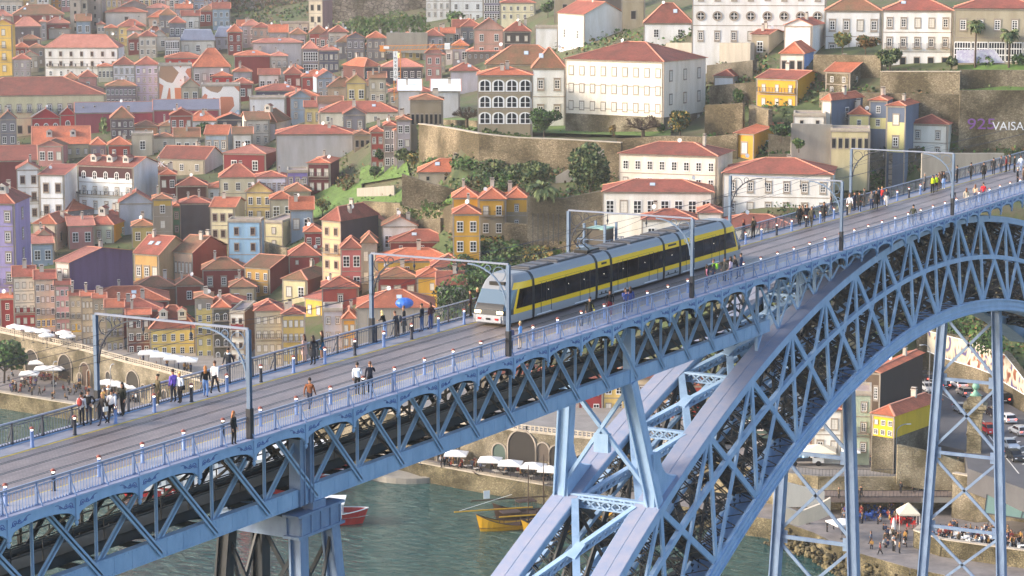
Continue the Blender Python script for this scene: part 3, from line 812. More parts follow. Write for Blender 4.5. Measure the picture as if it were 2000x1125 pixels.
M_ASH = stone_mat('ashlar wall', '#a0957f', '#857b69', '#776e5d', 2.2, .2)
M_DARKST = stone_mat('damp stone wall', '#847c6c', '#6c6558', '#5d574b', 2.4)
M_TRIM = rough_paint('granite trim', '#a3978a', 1.5, .3)
M_WHITE = plain('white window paint', '#e6e4e2', .5)
M_PANE = plain('window glass', '#20242b', .08)
M_PANE2 = plain('window glass pale', '#8a929c', .15)
M_SHUT = rough_paint('closed blind', '#dcd6cc', 1.2, .12)
M_BROWN = plain('brown window wood', '#5a3a32', .6)
M_PIPE = plain('drainpipe', '#6a625a', .6)
M_IRON = plain('balcony iron', '#34373c', .6)
M_CHIM = rough_paint('chimney plaster', '#c8beb2', 1.0, .35)
M_PARA = rough_paint('parapet stone', '#b9ae9e', .8, .3)
TILES = {'o': tile_mat('orange tiles', '#c46e4e', '#9c5840'), 'r': tile_mat('red tiles', '#a25748', '#7a483a'), 'b': tile_mat('brown mossy tiles', '#946048', '#6e5c40', .25),
         'p': tile_mat('pale pink tiles', '#c08070', '#a8685a'), 'd': tile_mat('dark tiles', '#7a4a40', '#5e463c'), 'g': rough_paint('grey metal roof', '#8d93a6', .6, .2, .5),
         'v': rough_paint('slate blue roof', '#6f7080', .3, .2, .6), 'w': rough_paint('white sheet roof', '#eef0f2', .4, .06, .5), 'k': rough_paint('flat roof screed', '#a8958f', .5, .25)}
def win_mesh(kind):
    m = MB()
    def fr(x0, x1, z0, z1, t, d, mi):   # a frame of four bars
        m.bx(x0, x0+t, -d, 0, z0, z1, mi); m.bx(x1-t, x1, -d, 0, z0, z1, mi); m.bx(x0+t, x1-t, -d, 0, z0, z0+t, mi); m.bx(x0+t, x1-t, -d, 0, z1-t, z1, mi)
    if kind in ('sash', 'stone', 'brown', 'door'):
        f = 3 if kind == 'brown' else 1
        if kind != 'sash': fr(-.5, .5, 0, 1, .13, .09, 0); a = .37; z0, z1 = .10, .90
        else: a = .5; z0, z1 = 0, 1
        m.bx(-a, a, -.03, 0, z0, z1, 2)
        fr(-a, a, z0, z1, .085, .07, f); m.bx(-.035, .035, -.06, -.03, z0, z1, f)
        for k in ((.35, .62) if kind != 'door' else (.30, .52, .74)): m.bx(-a, a, -.055, -.03, lerp(z0, z1, k)-.018, lerp(z0, z1, k)+.018, f)
        if kind == 'stone': m.bx(-.56, .56, -.14, 0, -.05, 0, 0); m.bx(-.56, .56, -.12, 0, 1, 1.04, 0)
    elif kind == 'dark':
        fr(-.5, .5, 0, 1, .1, .06, 0); m.bx(-.42, .42, -.02, 0, .06, .94, 2)
    elif kind == 'shut':
        fr(-.5, .5, 0, 1, .11, .09, 0); m.bx(-.4, .4, -.05, 0, .07, .93, 4); m.bx(-.012, .012, -.06, -.05, .07, .93, 0)
        for k in range(1, 4): m.bx(-.4, .4, -.056, -.05, .07+.21*k, .078+.21*k, 0)
    elif kind == 'arch':
        pts = [(-.5, 0), (.5, 0), (.5, .68)]+[(.5*math.cos(t*math.pi/8), .68+.32*math.sin(t*math.pi/8)) for t in range(1, 8)]+[(-.5, .68)]
        m.prism([Vector((x, -.06, z)) for x, z in pts], (0, 0, 0), (0, .06, 0), 1)
        m.prism([Vector((x*.72, -.075, .08+z*.84)) for x, z in pts], (0, 0, 0), (0, .02, 0), 2)
        m.bx(-.04, .04, -.09, -.075, .08, .92, 1); m.bx(-.36, .36, -.09, -.075, .42, .46, 1)
    elif kind == 'grid':
        m.bx(-.5, .5, -.03, 0, 0, 1, 2)
        for k in range(7): x = -.5+k/6; m.bx(x-.02, x+.02, -.06, -.03, 0, 1, 1)
        for k in range(4): z = k/3; m.bx(-.5, .5, -.055, -.03, z-.03, z+.03, 1)
    elif kind == 'oval':
        n = 20
        for r0, r1, d, mi in ((.5, .34, .12, 0),):
            for k in range(n):
                a0, a1 = 2*math.pi*k/n, 2*math.pi*(k+1)/n
                m.prism([Vector((r*math.cos(a), -d, .5+r*math.sin(a))) for r, a in ((r0, a0), (r0, a1), (r1, a1), (r1, a0))], (0, 0, 0), (0, d, 0), mi)
        m.prism([Vector((.36*math.cos(2*math.pi*k/n), -.03, .5+.36*math.sin(2*math.pi*k/n))) for k in range(n)], (0, 0, 0), (0, .03, 0), 2)
        m.bx(-.03, .03, -.05, -.03, .16, .84, 1); m.bx(-.34, .34, -.05, -.03, .47, .53, 1)
    return m.data('window_'+kind, [M_TRIM, M_WHITE, M_PANE, M_BROWN, M_SHUT])
WIN = {k: win_mesh(k) for k in ('sash', 'stone', 'brown', 'door', 'dark', 'shut', 'arch', 'grid', 'oval')}
def bal_mesh():
    m = MB(); m.bx(-.5, .5, -.7, 0, -.12, 0, 0); m.bx(-.5, .5, -.70, -.66, .93, 1.0, 1)
    for k in range(13): x = -.5+k/12; m.bx(x-.008, x+.008, -.69, -.67, 0, .95, 1)
    for x in (-.495, .495): m.bx(x-.005, x+.005, -.7, 0, .93, 1.0, 1); m.bx(x-.004, x+.004, -.45, -.42, 0, .95, 1); m.bx(x-.004, x+.004, -.2, -.17, 0, .95, 1)
    return m.data('balcony', [M_TRIM, M_IRON])
BALC = bal_mesh()
def chim_mesh():
    m = MB(); m.bx(-.4, .4, -.25, .25, -.8, 1.3, 0); m.bx(-.47, .47, -.32, .32, 1.3, 1.42, 0); m.bx(-.3, .3, -.17, .17, 1.42, 1.7, 1); m.bx(-.42, .42, -.28, .28, 1.7, 1.78, 0)
    return m.data('chimney', [M_CHIM, plain('chimney dark', '#4b3a34', .8)])
CHIM = chim_mesh()
def sky_mesh():
    m = MB(); m.bx(-.5, .5, -.65, .65, 0, .10, 0); m.bx(-.42, .42, -.57, .57, .10, .12, 1); return m.data('skylight', [plain('skylight frame', '#9a9ea6', .4), plain('skylight glass', '#b9c6d2', .1)])
SKYL = sky_mesh()
def dish_mesh():
    m = MB(); m.tube((0, 0, 0), (0, 0, .8), .03); m.lathe([(.02, 0), (.25, .05), (.42, .16)], (0, 0, 0), 10); 
    return m.data('dish', [M_WHITE])
def dorm_mesh():
    m = MB(); m.bx(-.8, .8, -1.0, 1.2, -.6, 1.1, 0); m.bx(-.45, .45, -1.05, -1.0, .15, 1.0, 1); m.bx(-.38, -.03, -1.07, -1.04, .22, .93, 2); m.bx(.03, .38, -1.07, -1.04, .22, .93, 2)
    m.face([(-1.0, -1.2, 1.05), (1.0, -1.2, 1.05), (0, -1.2, 1.7)], 0); m.face([(-1.0, -1.2, 1.05), (0, -1.2, 1.7), (0, 1.6, 1.7), (-1.0, 1.6, 1.05)], 3, [(0, 0), (1.2, 0), (1.2, 2.8), (0, 2.8)])
    m.face([(1.0, -1.2, 1.05), (1.0, 1.6, 1.05), (0, 1.6, 1.7), (0, -1.2, 1.7)], 3, [(0, 0), (0, 2.8), (1.2, 2.8), (1.2, 0)])
    return m.data('dormer', [wall_mat('#d8cfc6'), M_WHITE, M_PANE, TILES['r']])
DORM = dorm_mesh(); DISH = dish_mesh()
HR = random.Random(11)
PLACED = []       # (x0, x1, top, base) of every house in photo pixels, used to find the open ground between them
def roof_geo(kind, w, d, rise, ov=.35):
    """roof faces in house coordinates (x right along the front, y to the back), eaves at z = 0"""
    m = MB(); x0, x1, y0, y1 = -w/2-ov, w/2+ov, -d/2-ov, d/2+ov
    if kind == 'h':
        if w >= d:
            i = min((y1-y0)/2, (x1-x0)*.48); ra, rb = Vector((x0+i, 0, rise)), Vector((x1-i, 0, rise))
            sl = math.hypot((y1-y0)/2, rise)
            a, b, c, e = (Vector(p) for p in ((x0, y0, 0), (x1, y0, 0), (x1, y1, 0), (x0, y1, 0)))
            m.face([a, b, rb, ra], 0, [(x0, 0), (x1, 0), (rb.x, sl), (ra.x, sl)]); m.face([c, e, ra, rb], 0, [(x1, 0), (x0, 0), (ra.x, sl), (rb.x, sl)])
            m.face([b, c, rb], 0, [(y0, 0), (y1, 0), (0, sl)]); m.face([e, a, ra], 0, [(y1, 0), (y0, 0), (0, sl)])
            rg = [(ra, rb), (a, ra), (b, rb), (c, rb), (e, ra)]
        else:
            i = min((x1-x0)/2, (y1-y0)*.48); ra, rb = Vector((0, y0+i, rise)), Vector((0, y1-i, rise)); sl = math.hypot((x1-x0)/2, rise)
            a, b, c, e = (Vector(p) for p in ((x0, y0, 0), (x1, y0, 0), (x1, y1, 0), (x0, y1, 0)))
            m.face([a, b, ra], 0, [(x0, 0), (x1, 0), (0, sl)]); m.face([c, e, rb], 0, [(x1, 0), (x0, 0), (0, sl)])
            m.face([b, c, rb, ra], 0, [(y0, 0), (y1, 0), (rb.y, sl), (ra.y, sl)]); m.face([e, a, ra, rb], 0, [(y1, 0), (y0, 0), (ra.y, sl), (rb.y, sl)])
            rg = [(ra, rb), (a, ra), (b, ra), (c, rb), (e, rb)]
        for p, q in rg: m.beam(p+Vector((0, 0, .02)), q+Vector((0, 0, .02)), .26, .14, 1)
    elif kind == 'g':
        sl = math.hypot((y1-y0)/2, rise)
        m.face([(x0, y0, 0), (x1, y0, 0), (x1, 0, rise), (x0, 0, rise)], 0, [(x0, 0), (x1, 0), (x1, sl), (x0, sl)])
        m.face([(x1, y1, 0), (x0, y1, 0), (x0, 0, rise), (x1, 0, rise)], 0, [(x1, 0), (x0, 0), (x0, sl), (x1, sl)])
        m.beam((x0, 0, rise+.03), (x1, 0, rise+.03), .26, .14, 1)
        for x in (x0, x1): m.beam((x, y0, .03), (x, 0, rise+.03), .2, .12, 1); m.beam((x, y1, .03), (x, 0, rise+.03), .2, .12, 1)
    elif kind == 'p':
        sl = math.hypot((x1-x0)/2, rise)
        m.face([(x0, y1, 0), (x0, y0, 0), (0, y0, rise), (0, y1, rise)], 0, [(y1, 0), (y0, 0), (y0, sl), (y1, sl)])
        m.face([(x1, y0, 0), (x1, y1, 0), (0, y1, rise), (0, y0, rise)], 0, [(y0, 0), (y1, 0), (y1, sl), (y0, sl)])
        m.beam((0, y0, rise+.03), (0, y1, rise+.03), .26, .14, 1)
        for s in (x0, x1): m.beam((s, y0, .03), (0, y0, rise+.03), .2, .14, 1)
    elif kind == 's':
        sl = math.hypot(y1-y0, rise)
        m.face([(x0, y0, 0), (x1, y0, 0), (x1, y1, rise), (x0, y1, rise)], 0, [(x0, 0), (x1, 0), (x1, sl), (x0, sl)])
        m.beam((x0, y0, 0), (x0, y1, rise), .2, .14, 1); m.beam((x1, y0, 0), (x1, y1, rise), .2, .14, 1)
    elif kind == 'm':
        i = rise*.45; xa, xb, ya, yb = x0+i, x1-i, y0+i, y1-i
        for q in ([(x0, y0, 0), (x1, y0, 0), (xb, ya, rise), (xa, ya, rise)], [(x1, y0, 0), (x1, y1, 0), (xb, yb, rise), (xb, ya, rise)], [(x1, y1, 0), (x0, y1, 0), (xa, yb, rise), (xb, yb, rise)], [(x0, y1, 0), (x0, y0, 0), (xa, ya, rise), (xa, yb, rise)]): m.face(q, 0)
        m.face([(xa, ya, rise), (xb, ya, rise), (xb, yb, rise), (xa, yb, rise)], 0)
        for k in range(int(w/.9)): x = x0+.3+k*.9; m.beam((x, y0, .02), (x+(.45*(0 if True else 0)), ya, rise+.02), .06, .06, 0)
    elif kind == 'f':
        m.bx(-w/2+.25, w/2-.25, -d/2+.25, d/2-.25, -.3, -.02, 0)
        for q in ((-w/2-.06, w/2+.06, -d/2-.06, -d/2+.25), (-w/2-.06, w/2+.06, d/2-.25, d/2+.06), (-w/2-.06, -w/2+.25, -d/2+.25, d/2-.25), (w/2-.25, w/2+.06, -d/2+.25, d/2-.25)): m.bx(*q, -.15, .35, 1)
    return m
def house(x0, x1, ye, yb, sx, roof, wall, tile, cols, rows, label, side=None, win=None, sc=0, D=None, d=None, band=None, base=None, bal=(), chim=None, sky=0, dorm=0, wh=.56, ww=None, name='house', cat='house', top=.0, frontmat=None, swin=None, nocorn=False, group=None, front_off=0.0, balc_all=False):
    near = x1 if sx >= 0 else x0
    D = D or gdepth((x0+x1)/2, yb); Pn = at_d(near, yb, D)
    Xn = (near-1000)/FPX*D; u0 = ((x0 if sx >= 0 else x1)-1000)/FPX; dep0 = D
    cp = math.cos(PITCH)
    kind, rr = roof[0], float(roof[1:] or 0)
    def solve(psi):
        c, s = math.cos(psi), math.sin(psi)
        if sx >= 0: w = (Xn-u0*dep0)/(c+u0*s*cp)*1.0
        else: w = (u0*dep0-Xn)/(c+u0*s*cp)
        return w
    if sx == 0:
        psi = math.atan(((x0+x1)/2-1000)/FPX); w = solve(psi); dd = d or min(max(w*.8, 7), 11)
    else:
        us = ((x1+sx)-1000)/FPX if sx > 0 else ((x0+sx)-1000)/FPX
        best = None
        for k in range(2, 80):
            psi = R(k) if sx > 0 else -R(k); c, s = math.cos(psi), math.sin(psi)
            den = (s-us*c*cp)
            if abs(den) < 1e-3: continue
            q = (us*dep0-Xn)/den
            if q <= 0: continue
            e = abs(q-(d or 12))+abs(k-24)*.06
            if best is None or e < best[0]: best = (e, psi, q)
        _, psi, dd = best; w = solve(psi)
    s = FPX/D; te = max(.02, (ye+131)/FPX)
    H = (yb-ye)/s/cp
    fd = RT*math.cos(psi)-FH*math.sin(psi); bd = FH*math.cos(psi)+RT*math.sin(psi)
    ctr = Pn+fd*(-w/2 if sx >= 0 else w/2)+bd*(dd/2)
    rz = math.atan2(fd.y, fd.x)
    t = thing(name, label, cat, (ctr.x, ctr.y, Pn.z), rz, group)
    run = dd/2 if kind in 'hg' and (kind == 'g' or w >= dd) else (dd if kind == 's' else dd*.3)
    rise = rr/s-run*te
    if kind in 'hgp': rise = min(max(rise, .16*min(w, dd)), .62*min(w, dd) if kind != 'p' else .5*w)
    elif kind == 's': rise = max(rise, .8)
    elif kind == 'm': rise = max(rr/s, 2)
    m1 = frontmat or wall_mat(wall); m2 = wall_mat(side) if side else m1
    mb = MB(); hw, hd = w/2, dd/2; zb = -7.0
    mb.face([(-hw, -hd, zb), (hw, -hd, zb), (hw, -hd, H), (-hw, -hd, H)], 0)
    mb.face([(hw, -hd, zb), (hw, hd, zb), (hw, hd, H), (hw, -hd, H)], 1); mb.face([(hw, hd, zb), (-hw, hd, zb), (-hw, hd, H), (hw, hd, H)], 1); mb.face([(-hw, hd, zb), (-hw, -hd, zb), (-hw, -hd, H), (-hw, hd, H)], 1)
    if kind == 'g':
        for sg in (-1, 1): q = [(sg*hw, -hd, H), (sg*hw, hd, H), (sg*hw, 0, H+rise)]; mb.face(q if sg > 0 else q[::-1], 1)
    elif kind == 'p':
        for sg in (-1, 1): q = [(-hw, sg*hd, H), (hw, sg*hd, H), (0, sg*hd, H+rise)]; mb.face(q if sg < 0 else q[::-1], 0 if sg < 0 else 1)
    elif kind == 's':
        mb.face([(hw, -hd, H), (hw, hd, H), (hw, hd, H+rise)], 1); mb.face([(-hw, hd, H), (-hw, -hd, H), (-hw, hd, H+rise)], 1); mb.face([(hw, hd, H), (-hw, hd, H), (-hw, hd, H+rise), (hw, hd, H+rise)], 1)
    if not nocorn:
        mb.bx(-hw-.12, hw+.12, -hd-.14, -hd-.003, H-.35, H-.08, 2)
        for x in (-hw, hw): mb.bx(x-.12, x+.12, -hd-.035, -hd+.1, zb, H-.35, 2)
    if rows and rows >= 2 and w > 4:
        for k in range(1, rows): mb.bx(-hw+.12, hw-.12, -hd-.05, -hd-.002, H-.45-(H-.45)*k/rows-.08, H-.45-(H-.45)*k/rows+.08, 2)
    if band:
        z0, z1 = (yb-band[1])/s/cp, (yb-band[0])/s/cp; mb.bx(-hw+.13, hw-.13, -hd-.03, -hd, z0, z1, 3)
    if base:
        mb.bx(-hw-.04, hw+.04, -hd-.06, hd+.05, zb, base[0]/s/cp, 4)
    if w > 5: mb.bx(hw-.32, hw-.2, -hd-.12, -hd-.01, zb, H-.3, 5)
    wl = mb.build('wall', [m1, m2, M_TRIM, wall_mat(band[2]) if band else M_TRIM, (base[1] if base and not isinstance(base[1], str) else wall_mat(base[1]) if base else M_TRIM), M_PIPE], t)
    rg = roof_geo(kind, w, dd, rise)
    ro = rg.build('roof', [TILES.get(tile or 'k'), TILES[tile] if (tile in 'orbpd' and False) else (M_PARA if kind == 'f' else plain('ridge tiles', '#c98a72', .8))], t, (0, 0, H+.02))
    # windows
    if cols and rows:
        fh = H/rows*1.0; b0 = base[0]/s/cp if base and len(base) > 2 else 0
        Hh = H-.45-b0; fh = Hh/rows; cw = w/cols
        for r_ in range(rows):
            wk = win if isinstance(win, str) else (win[r_ % len(win)] if win else HR.choice(('sash', 'sash', 'stone', 'sash')))
            if r_ == 0 and not win: wset = wk
            if not win: wk = wset
            ht = min(fh*wh, 2.6) if wk not in ('grid',) else fh*.7; wd_ = ww or min(max(ht*.58, .7), cw*.7, 1.5)
            if wk == 'grid': wd_ = cw*.92
            if wk == 'oval': wd_ = ht = min(fh*.6, cw*.6)
            z = H-.45-fh*(r_+1)+(fh-ht)*.45
            for c_ in range(cols):
                x = -hw+cw*(c_+.5)
                kk = wk
                if kk in ('sash', 'stone') and HR.random() < .14: kk = 'shut'
                o = link('window', WIN[kk], t, (x, -hd-.01-front_off, z)); o.scale = (wd_, 1, ht)
                if r_ in bal and not balc_all:
                    o2 = link('balcony', BALC, t, (x, -hd, z-.02)); o2.scale = (wd_+.7, 1, .95)
            if r_ in bal and balc_all:
                o2 = link('balcony', BALC, t, (0, -hd, z-.02)); o2.scale = (w*.94, 1, .95)
    if sc and sx:
        rws = rows or 2; fh = (H-.45)/rws; cw = dd/sc; sg = 1 if sx > 0 else -1
        for r_ in range(rws):
            ht = min(fh*wh, 2.4); wd_ = min(max(ht*.58, .7), cw*.7, 1.4)
            for c_ in range(sc):
                wk = swin or (win if isinstance(win, str) else (win[r_ % len(win)] if win else 'sash'))
                o = link('window', WIN[wk], t, (sg*(hw+.01), -hd+cw*(c_+.5), H-.45-fh*(r_+1)+(fh-ht)*.45)); o.scale = (wd_, 1, ht); o.rotation_euler = (0, 0, R(90*sg))
    # things fixed to the roof
    if kind in 'hgps':
        def zr(x, y):
            if kind in 'h' and w >= dd or kind == 'g': return max(0, rise*(1-abs(y)/(hd+.35)))
            if kind == 's': return rise*(y+hd)/dd
            return max(0, rise*(1-abs(x)/(hw+.35)))
        nch = chim if chim is not None else (1 if HR.random() < .75 else 0)+(1 if HR.random() < .3 else 0)
        for k in range(nch):
            x = HR.uniform(-.32, .32)*w; y = HR.uniform(-.22, .25)*dd
            o = link('chimney', CHIM, ro, (x, y, zr(x, y))); o.scale = (1, 1, HR.uniform(.7, 1.15)); o.rotation_euler = (0, 0, HR.choice((0, R(90))))
        ns = sky if sky else (1 if HR.random() < .3 and w > 7 else 0)
        for k in range(ns):
            x = HR.uniform(-.3, .3)*w; y = -hd*.45
            if kind == 'h' and w >= dd or kind in 'g':
                o = link('skylight', SKYL, ro, (x, y, zr(x, y))); o.rotation_euler = (math.atan2(rise, hd+.35), 0, 0)
        if HR.random() < .35:
            x = HR.uniform(-.4, .4)*w; o = link('dish', DISH, ro, (x, -hd*.1, zr(x, -hd*.1)+.5)); o.rotation_euler = (R(70), 0, R(HR.uniform(-40, 40)))
        for k in range(dorm):
            x = -hw+w*(k+.7)/(dorm+.4); y = -hd*.5; o = link('dormer', DORM, ro, (x, y, zr(x, y)-.1))
    PLACED.append((min(x0, x0+min(sx, 0)), max(x1, x1+max(0, sx)), ye-rr, yb, D))
    return t
# ------------------------------------------------------------------ river, hillside, quays, streets
def struct(name, mb, m, smooth=False):
    o = mb.build(name, m, None, None, smooth); o['kind'] = 'structure'; return o
def water_mat():
    m, n, b = newmat('river water')
    tc = n.nodes.new('ShaderNodeTexCoord'); mp = n.nodes.new('ShaderNodeMapping'); mp.inputs['Rotation'].default_value = (0, 0, R(35)); mp.inputs['Scale'].default_value = (.5, .22, 1)
    n.links.new(tc.outputs['Object'], mp.inputs[0])
    a = n.nodes.new('ShaderNodeTexNoise'); a.inputs['Scale'].default_value = 1.6; a.inputs['Detail'].default_value = 6; a.inputs['Roughness'].default_value = .62; a.inputs['Distortion'].default_value = .8
    n.links.new(mp.outputs[0], a.inputs['Vector'])
    c = n.nodes.new('ShaderNodeTexNoise'); c.inputs['Scale'].default_value = .12; c.inputs['Detail'].default_value = 3; n.links.new(tc.outputs['Object'], c.inputs['Vector'])
    ad = n.nodes.new('ShaderNodeMath'); ad.operation = 'MULTIPLY_ADD'; ad.inputs[1].default_value = .8; n.links.new(c.outputs['Fac'], ad.inputs[0]); n.links.new(a.outputs['Fac'], ad.inputs[2])
    bp = n.nodes.new('ShaderNodeBump'); bp.inputs['Strength'].default_value = 1.0; bp.inputs['Distance'].default_value = 1.6; n.links.new(ad.outputs[0], bp.inputs['Height']); n.links.new(bp.outputs[0], b.inputs['Normal'])
    b.inputs['Base Color'].default_value = (*srgb('#2a4f4c'), 1); b.inputs['Roughness'].default_value = .09; b.inputs['IOR'].default_value = 1.33
    b.inputs['Specular Tint'].default_value = (.75, .95, 1.0, 1)
    return m
wb = MB(); wb.face([(-900, -900, 0), (345, -900, 0), (345, 1800, 0), (-900, 1800, 0)]); struct('river', wb, water_mat())
def hill_mat():
    m, n, b = newmat('hillside ground'); tc = n.nodes.new('ShaderNodeTexCoord')
    no = n.nodes.new('ShaderNodeTexNoise'); no.inputs['Scale'].default_value = .09; no.inputs['Detail'].default_value = 9; no.inputs['Roughness'].default_value = .68; n.links.new(tc.outputs['Object'], no.inputs['Vector'])
    cr = n.nodes.new('ShaderNodeValToRGB'); e = cr.color_ramp.elements; e[0].position = .34; e[0].color = (*srgb('#39462a'), 1); e[1].position = .75; e[1].color = (*srgb('#7d7260'), 1)
    for p, c in ((.45, '#4a5730'), (.55, '#5a543f'), (.64, '#464d33')): x = e.new(p); x.color = (*srgb(c), 1)
    n.links.new(no.outputs['Fac'], cr.inputs[0]); n.links.new(cr.outputs[0], b.inputs['Base Color']); b.inputs['Roughness'].default_value = .95
    bp = n.nodes.new('ShaderNodeBump'); bp.inputs['Strength'].default_value = .8; bp.inputs['Distance'].default_value = .8; n.links.new(no.outputs['Fac'], bp.inputs['Height']); n.links.new(bp.outputs[0], b.inputs['Normal']); return m
tm_ = MB(); cols_ = sorted(set(list(range(-700, 1751, 50))+list(range(1750, 2051, 10))+list(range(2050, 2801, 75)))); rws_ = list(range(90))
vs = []; BOT = [(-700, 636), (0, 646), (160, 667), (250, 685), (500, 704), (700, 700), (1400, 890), (2900, 890)]
for i, px in enumerate(cols_):
    bottom = 640
    for (a_, u_), (b_, v_) in zip(BOT[:-1], BOT[1:]):
        if a_ <= px <= b_: bottom = lerp(u_, v_, (px-a_)/(b_-a_))
    for j in range(len(rws_)):
        py = -118+(bottom+118)*j/(len(rws_)-1); D = gdepth(px, py)
        P = at_d(px, py, D); vs.append((P.x, P.y, P.z-.6))
n_ = len(rws_); fs = [(i*n_+j, i*n_+j+1, (i+1)*n_+j+1, (i+1)*n_+j) for i in range(len(cols_)-1) for j in range(n_-1)]
tm_.mesh(vs, fs); struct('hillside', tm_, hill_mat(), True)
def poly_slab(name, pts, z0, z1, m, kind='structure'):
    mb = MB(); mb.prism([Vector((x, y, z1)) for x, y in pts], (0, 0, z1), (0, 0, z0)); o = mb.build(name, m); 
    if kind: o['kind'] = kind
    return o
M_PLAZA = rough_paint('plaza granite', '#8b8480', .35, .3, .7, (1, 1, 1), srgb('#6c6664'))
M_ASPH = rough_paint('asphalt', '#5b5a5d', .3, .25, .85, (1, 1, 1))
M_PAVE = rough_paint('pavement', '#8f8a86', .4, .25, .85, (1, 1, 1))
M_DECKW = rough_paint('timber terrace', '#7d6f68', .8, .3, .8, (.15, 2, 1))
M_CONC = rough_paint('concrete', '#9b958b', .5, .25, .85)
QUAY = [(420, 420), (345, 420), (330, 300), (325.2, 221.3), (323.4, 202.1), (318.5, 160), (314.5, 126.9), (312, 112), (310.1, 97.6), (308.6, 75), (307.8, 57.6), (303.7, 50.4), (297.0, 42.3), (292.4, 31.8), (290, 20), (287, -60), (420, -60)]
poly_slab('quay', QUAY, 2.2, 3.0, M_PLAZA)
# quay wall and the rocks at its foot
def wall_strip(name, label, pts, z0, z1, th, m, cat='wall', cap=None, group=None):
    mb = MB()
    for (a, b) in zip(pts[:-1], pts[1:]):
        mb.beam((a[0], a[1], (z0+z1)/2), (b[0], b[1], (z0+z1)/2), th, z1-z0)
    o = mb.build(name, m); tag(o, label, cat, group)
    if cap:
        cb = MB()
        for (a, b) in zip(pts[:-1], pts[1:]): cb.beam((a[0], a[1], z1+.08), (b[0], b[1], z1+.08), th+.2, .16)
        c = cb.build('coping', cap, o)
    return o
M_QUAYW = stone_mat('quay stone', '#8d8266', '#6f674f', '#5a5342', 2.4, .25)
wall_strip('quay_wall', 'mossy stone quay wall along the river below the waterside cafes', [(p[0]+.6, p[1]) for p in QUAY[2:9]], -4, 2.99, 1.2, M_QUAYW, cap=M_PARA)
wall_strip('quay_wall', 'rough ochre stone quay wall under the square with the red chairs', [(p[0]+.6, p[1]) for p in QUAY[8:15]], -4, 2.98, 1.2, M_QUAYW)
rk = MB(); rr = random.Random(5)
for k in range(420):
    u = rr.random(); i = 10+int(u*4); a, b = QUAY[i], QUAY[i+1]; t = rr.random()
    x = lerp(a[0], b[0], t)-rr.uniform(-.3, 3.2); y = lerp(a[1], b[1], t)+rr.uniform(-1, 1); s = rr.uniform(.2, .65)
    z = rr.uniform(-.3, 2.3)*(1-min(1, (lerp(a[0], b[0], t)-x)/3.6)); rk.blob((x, y, z), (s, s*rr.uniform(.7, 1.2), s*.8), 0, 6, 4)
o = rk.build('rocks', stone_mat('river rocks', '#8c7f5e', '#6b6248', '#4a4433', .5)); o['kind'] = 'structure'
# upper promenade over its arcade
PROM = [(358, 292), (352, 262), (346.5, 240), (341.6, 222.5), (338.6, 212), (332.7, 197), (325, 175), (319.5, 152), (317.8, 132), (316.5, 118), (316.0, 104), (316.5, 92), (318.2, 79), (331, 77)]
BACK = [(352, 80), (350, 100), (352, 150), (362, 185), (366, 215), (374, 262), (384, 292)]
poly_slab('promenade', PROM+BACK, 4, 9.6, M_PAVE)
def arc_hole(mb, c, dx, dy, w, h, z, m, depth=.5):
    """arched panel, its dark colour the shade of an opening, with a stone ring, standing just proud of the wall; (dx,dy) runs along the wall"""
    n = Vector((-dy, dx, 0)); n = n if n.x < 0 else -n
    pts = [(-w/2, 0), (w/2, 0), (w/2, h-w/2)]+[(w/2*math.cos(math.pi*k/10), h-w/2+w/2*math.sin(math.pi*k/10)) for k in range(1, 10)]+[(-w/2, h-w/2)]
    P = [Vector((c[0]+dx*u, c[1]+dy*u, z+v)) for u, v in pts]
    mb.prism([p+n*.02 for p in P], (0, 0, 0), tuple(-n*.3), m)
    for k in range(len(pts)-1):
        if k == 0: continue
        mb.beam(P[k]+n*.05, P[k+1]+n*.05, .24, .24, 1, tuple(n))
    mb.beam(P[-1]+n*.05, P[0]+n*.05, .24, .24, 1, tuple(n)); mb.beam(P[1]+n*.05, P[2]+n*.05, .24, .24, 1, tuple(n))
wallo = wall_strip('promenade_wall', 'long grey stone arcade wall carrying the upper promenade above the riverside square', PROM, 2.6, 9.7, .9, M_ASH, cap=M_PARA)
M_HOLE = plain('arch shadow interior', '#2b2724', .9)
rr = random.Random(9)
spec = [  # along-wall pixel column, width, height, base z, panel colour, the dark ones painted shade inside open arches
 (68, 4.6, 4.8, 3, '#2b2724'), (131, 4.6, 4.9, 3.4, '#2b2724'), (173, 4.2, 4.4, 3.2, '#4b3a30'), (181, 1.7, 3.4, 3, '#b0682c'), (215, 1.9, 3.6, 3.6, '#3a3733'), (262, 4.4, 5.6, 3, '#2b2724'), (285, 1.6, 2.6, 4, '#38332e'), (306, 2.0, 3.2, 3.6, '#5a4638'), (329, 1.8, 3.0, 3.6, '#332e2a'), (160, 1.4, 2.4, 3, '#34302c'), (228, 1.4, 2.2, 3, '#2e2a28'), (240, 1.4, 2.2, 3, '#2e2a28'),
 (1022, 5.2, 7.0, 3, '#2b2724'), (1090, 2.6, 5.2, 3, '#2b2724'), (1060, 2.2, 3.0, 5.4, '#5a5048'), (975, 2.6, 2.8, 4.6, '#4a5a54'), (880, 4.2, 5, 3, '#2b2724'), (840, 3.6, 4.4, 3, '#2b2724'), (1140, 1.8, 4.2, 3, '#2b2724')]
def on_wall(px):
    best = None
    for a, b in zip(PROM[:-1], PROM[1:]):
        for k in range(21):
            x, y = lerp(a[0], b[0], k/20), lerp(a[1], b[1], k/20); q = to_px((x, y, 5))
            if best is None or abs(q[0]-px) < best[0]: best = (abs(q[0]-px), x, y, (Vector((b[0]-a[0], b[1]-a[1], 0))).normalized())
    return best
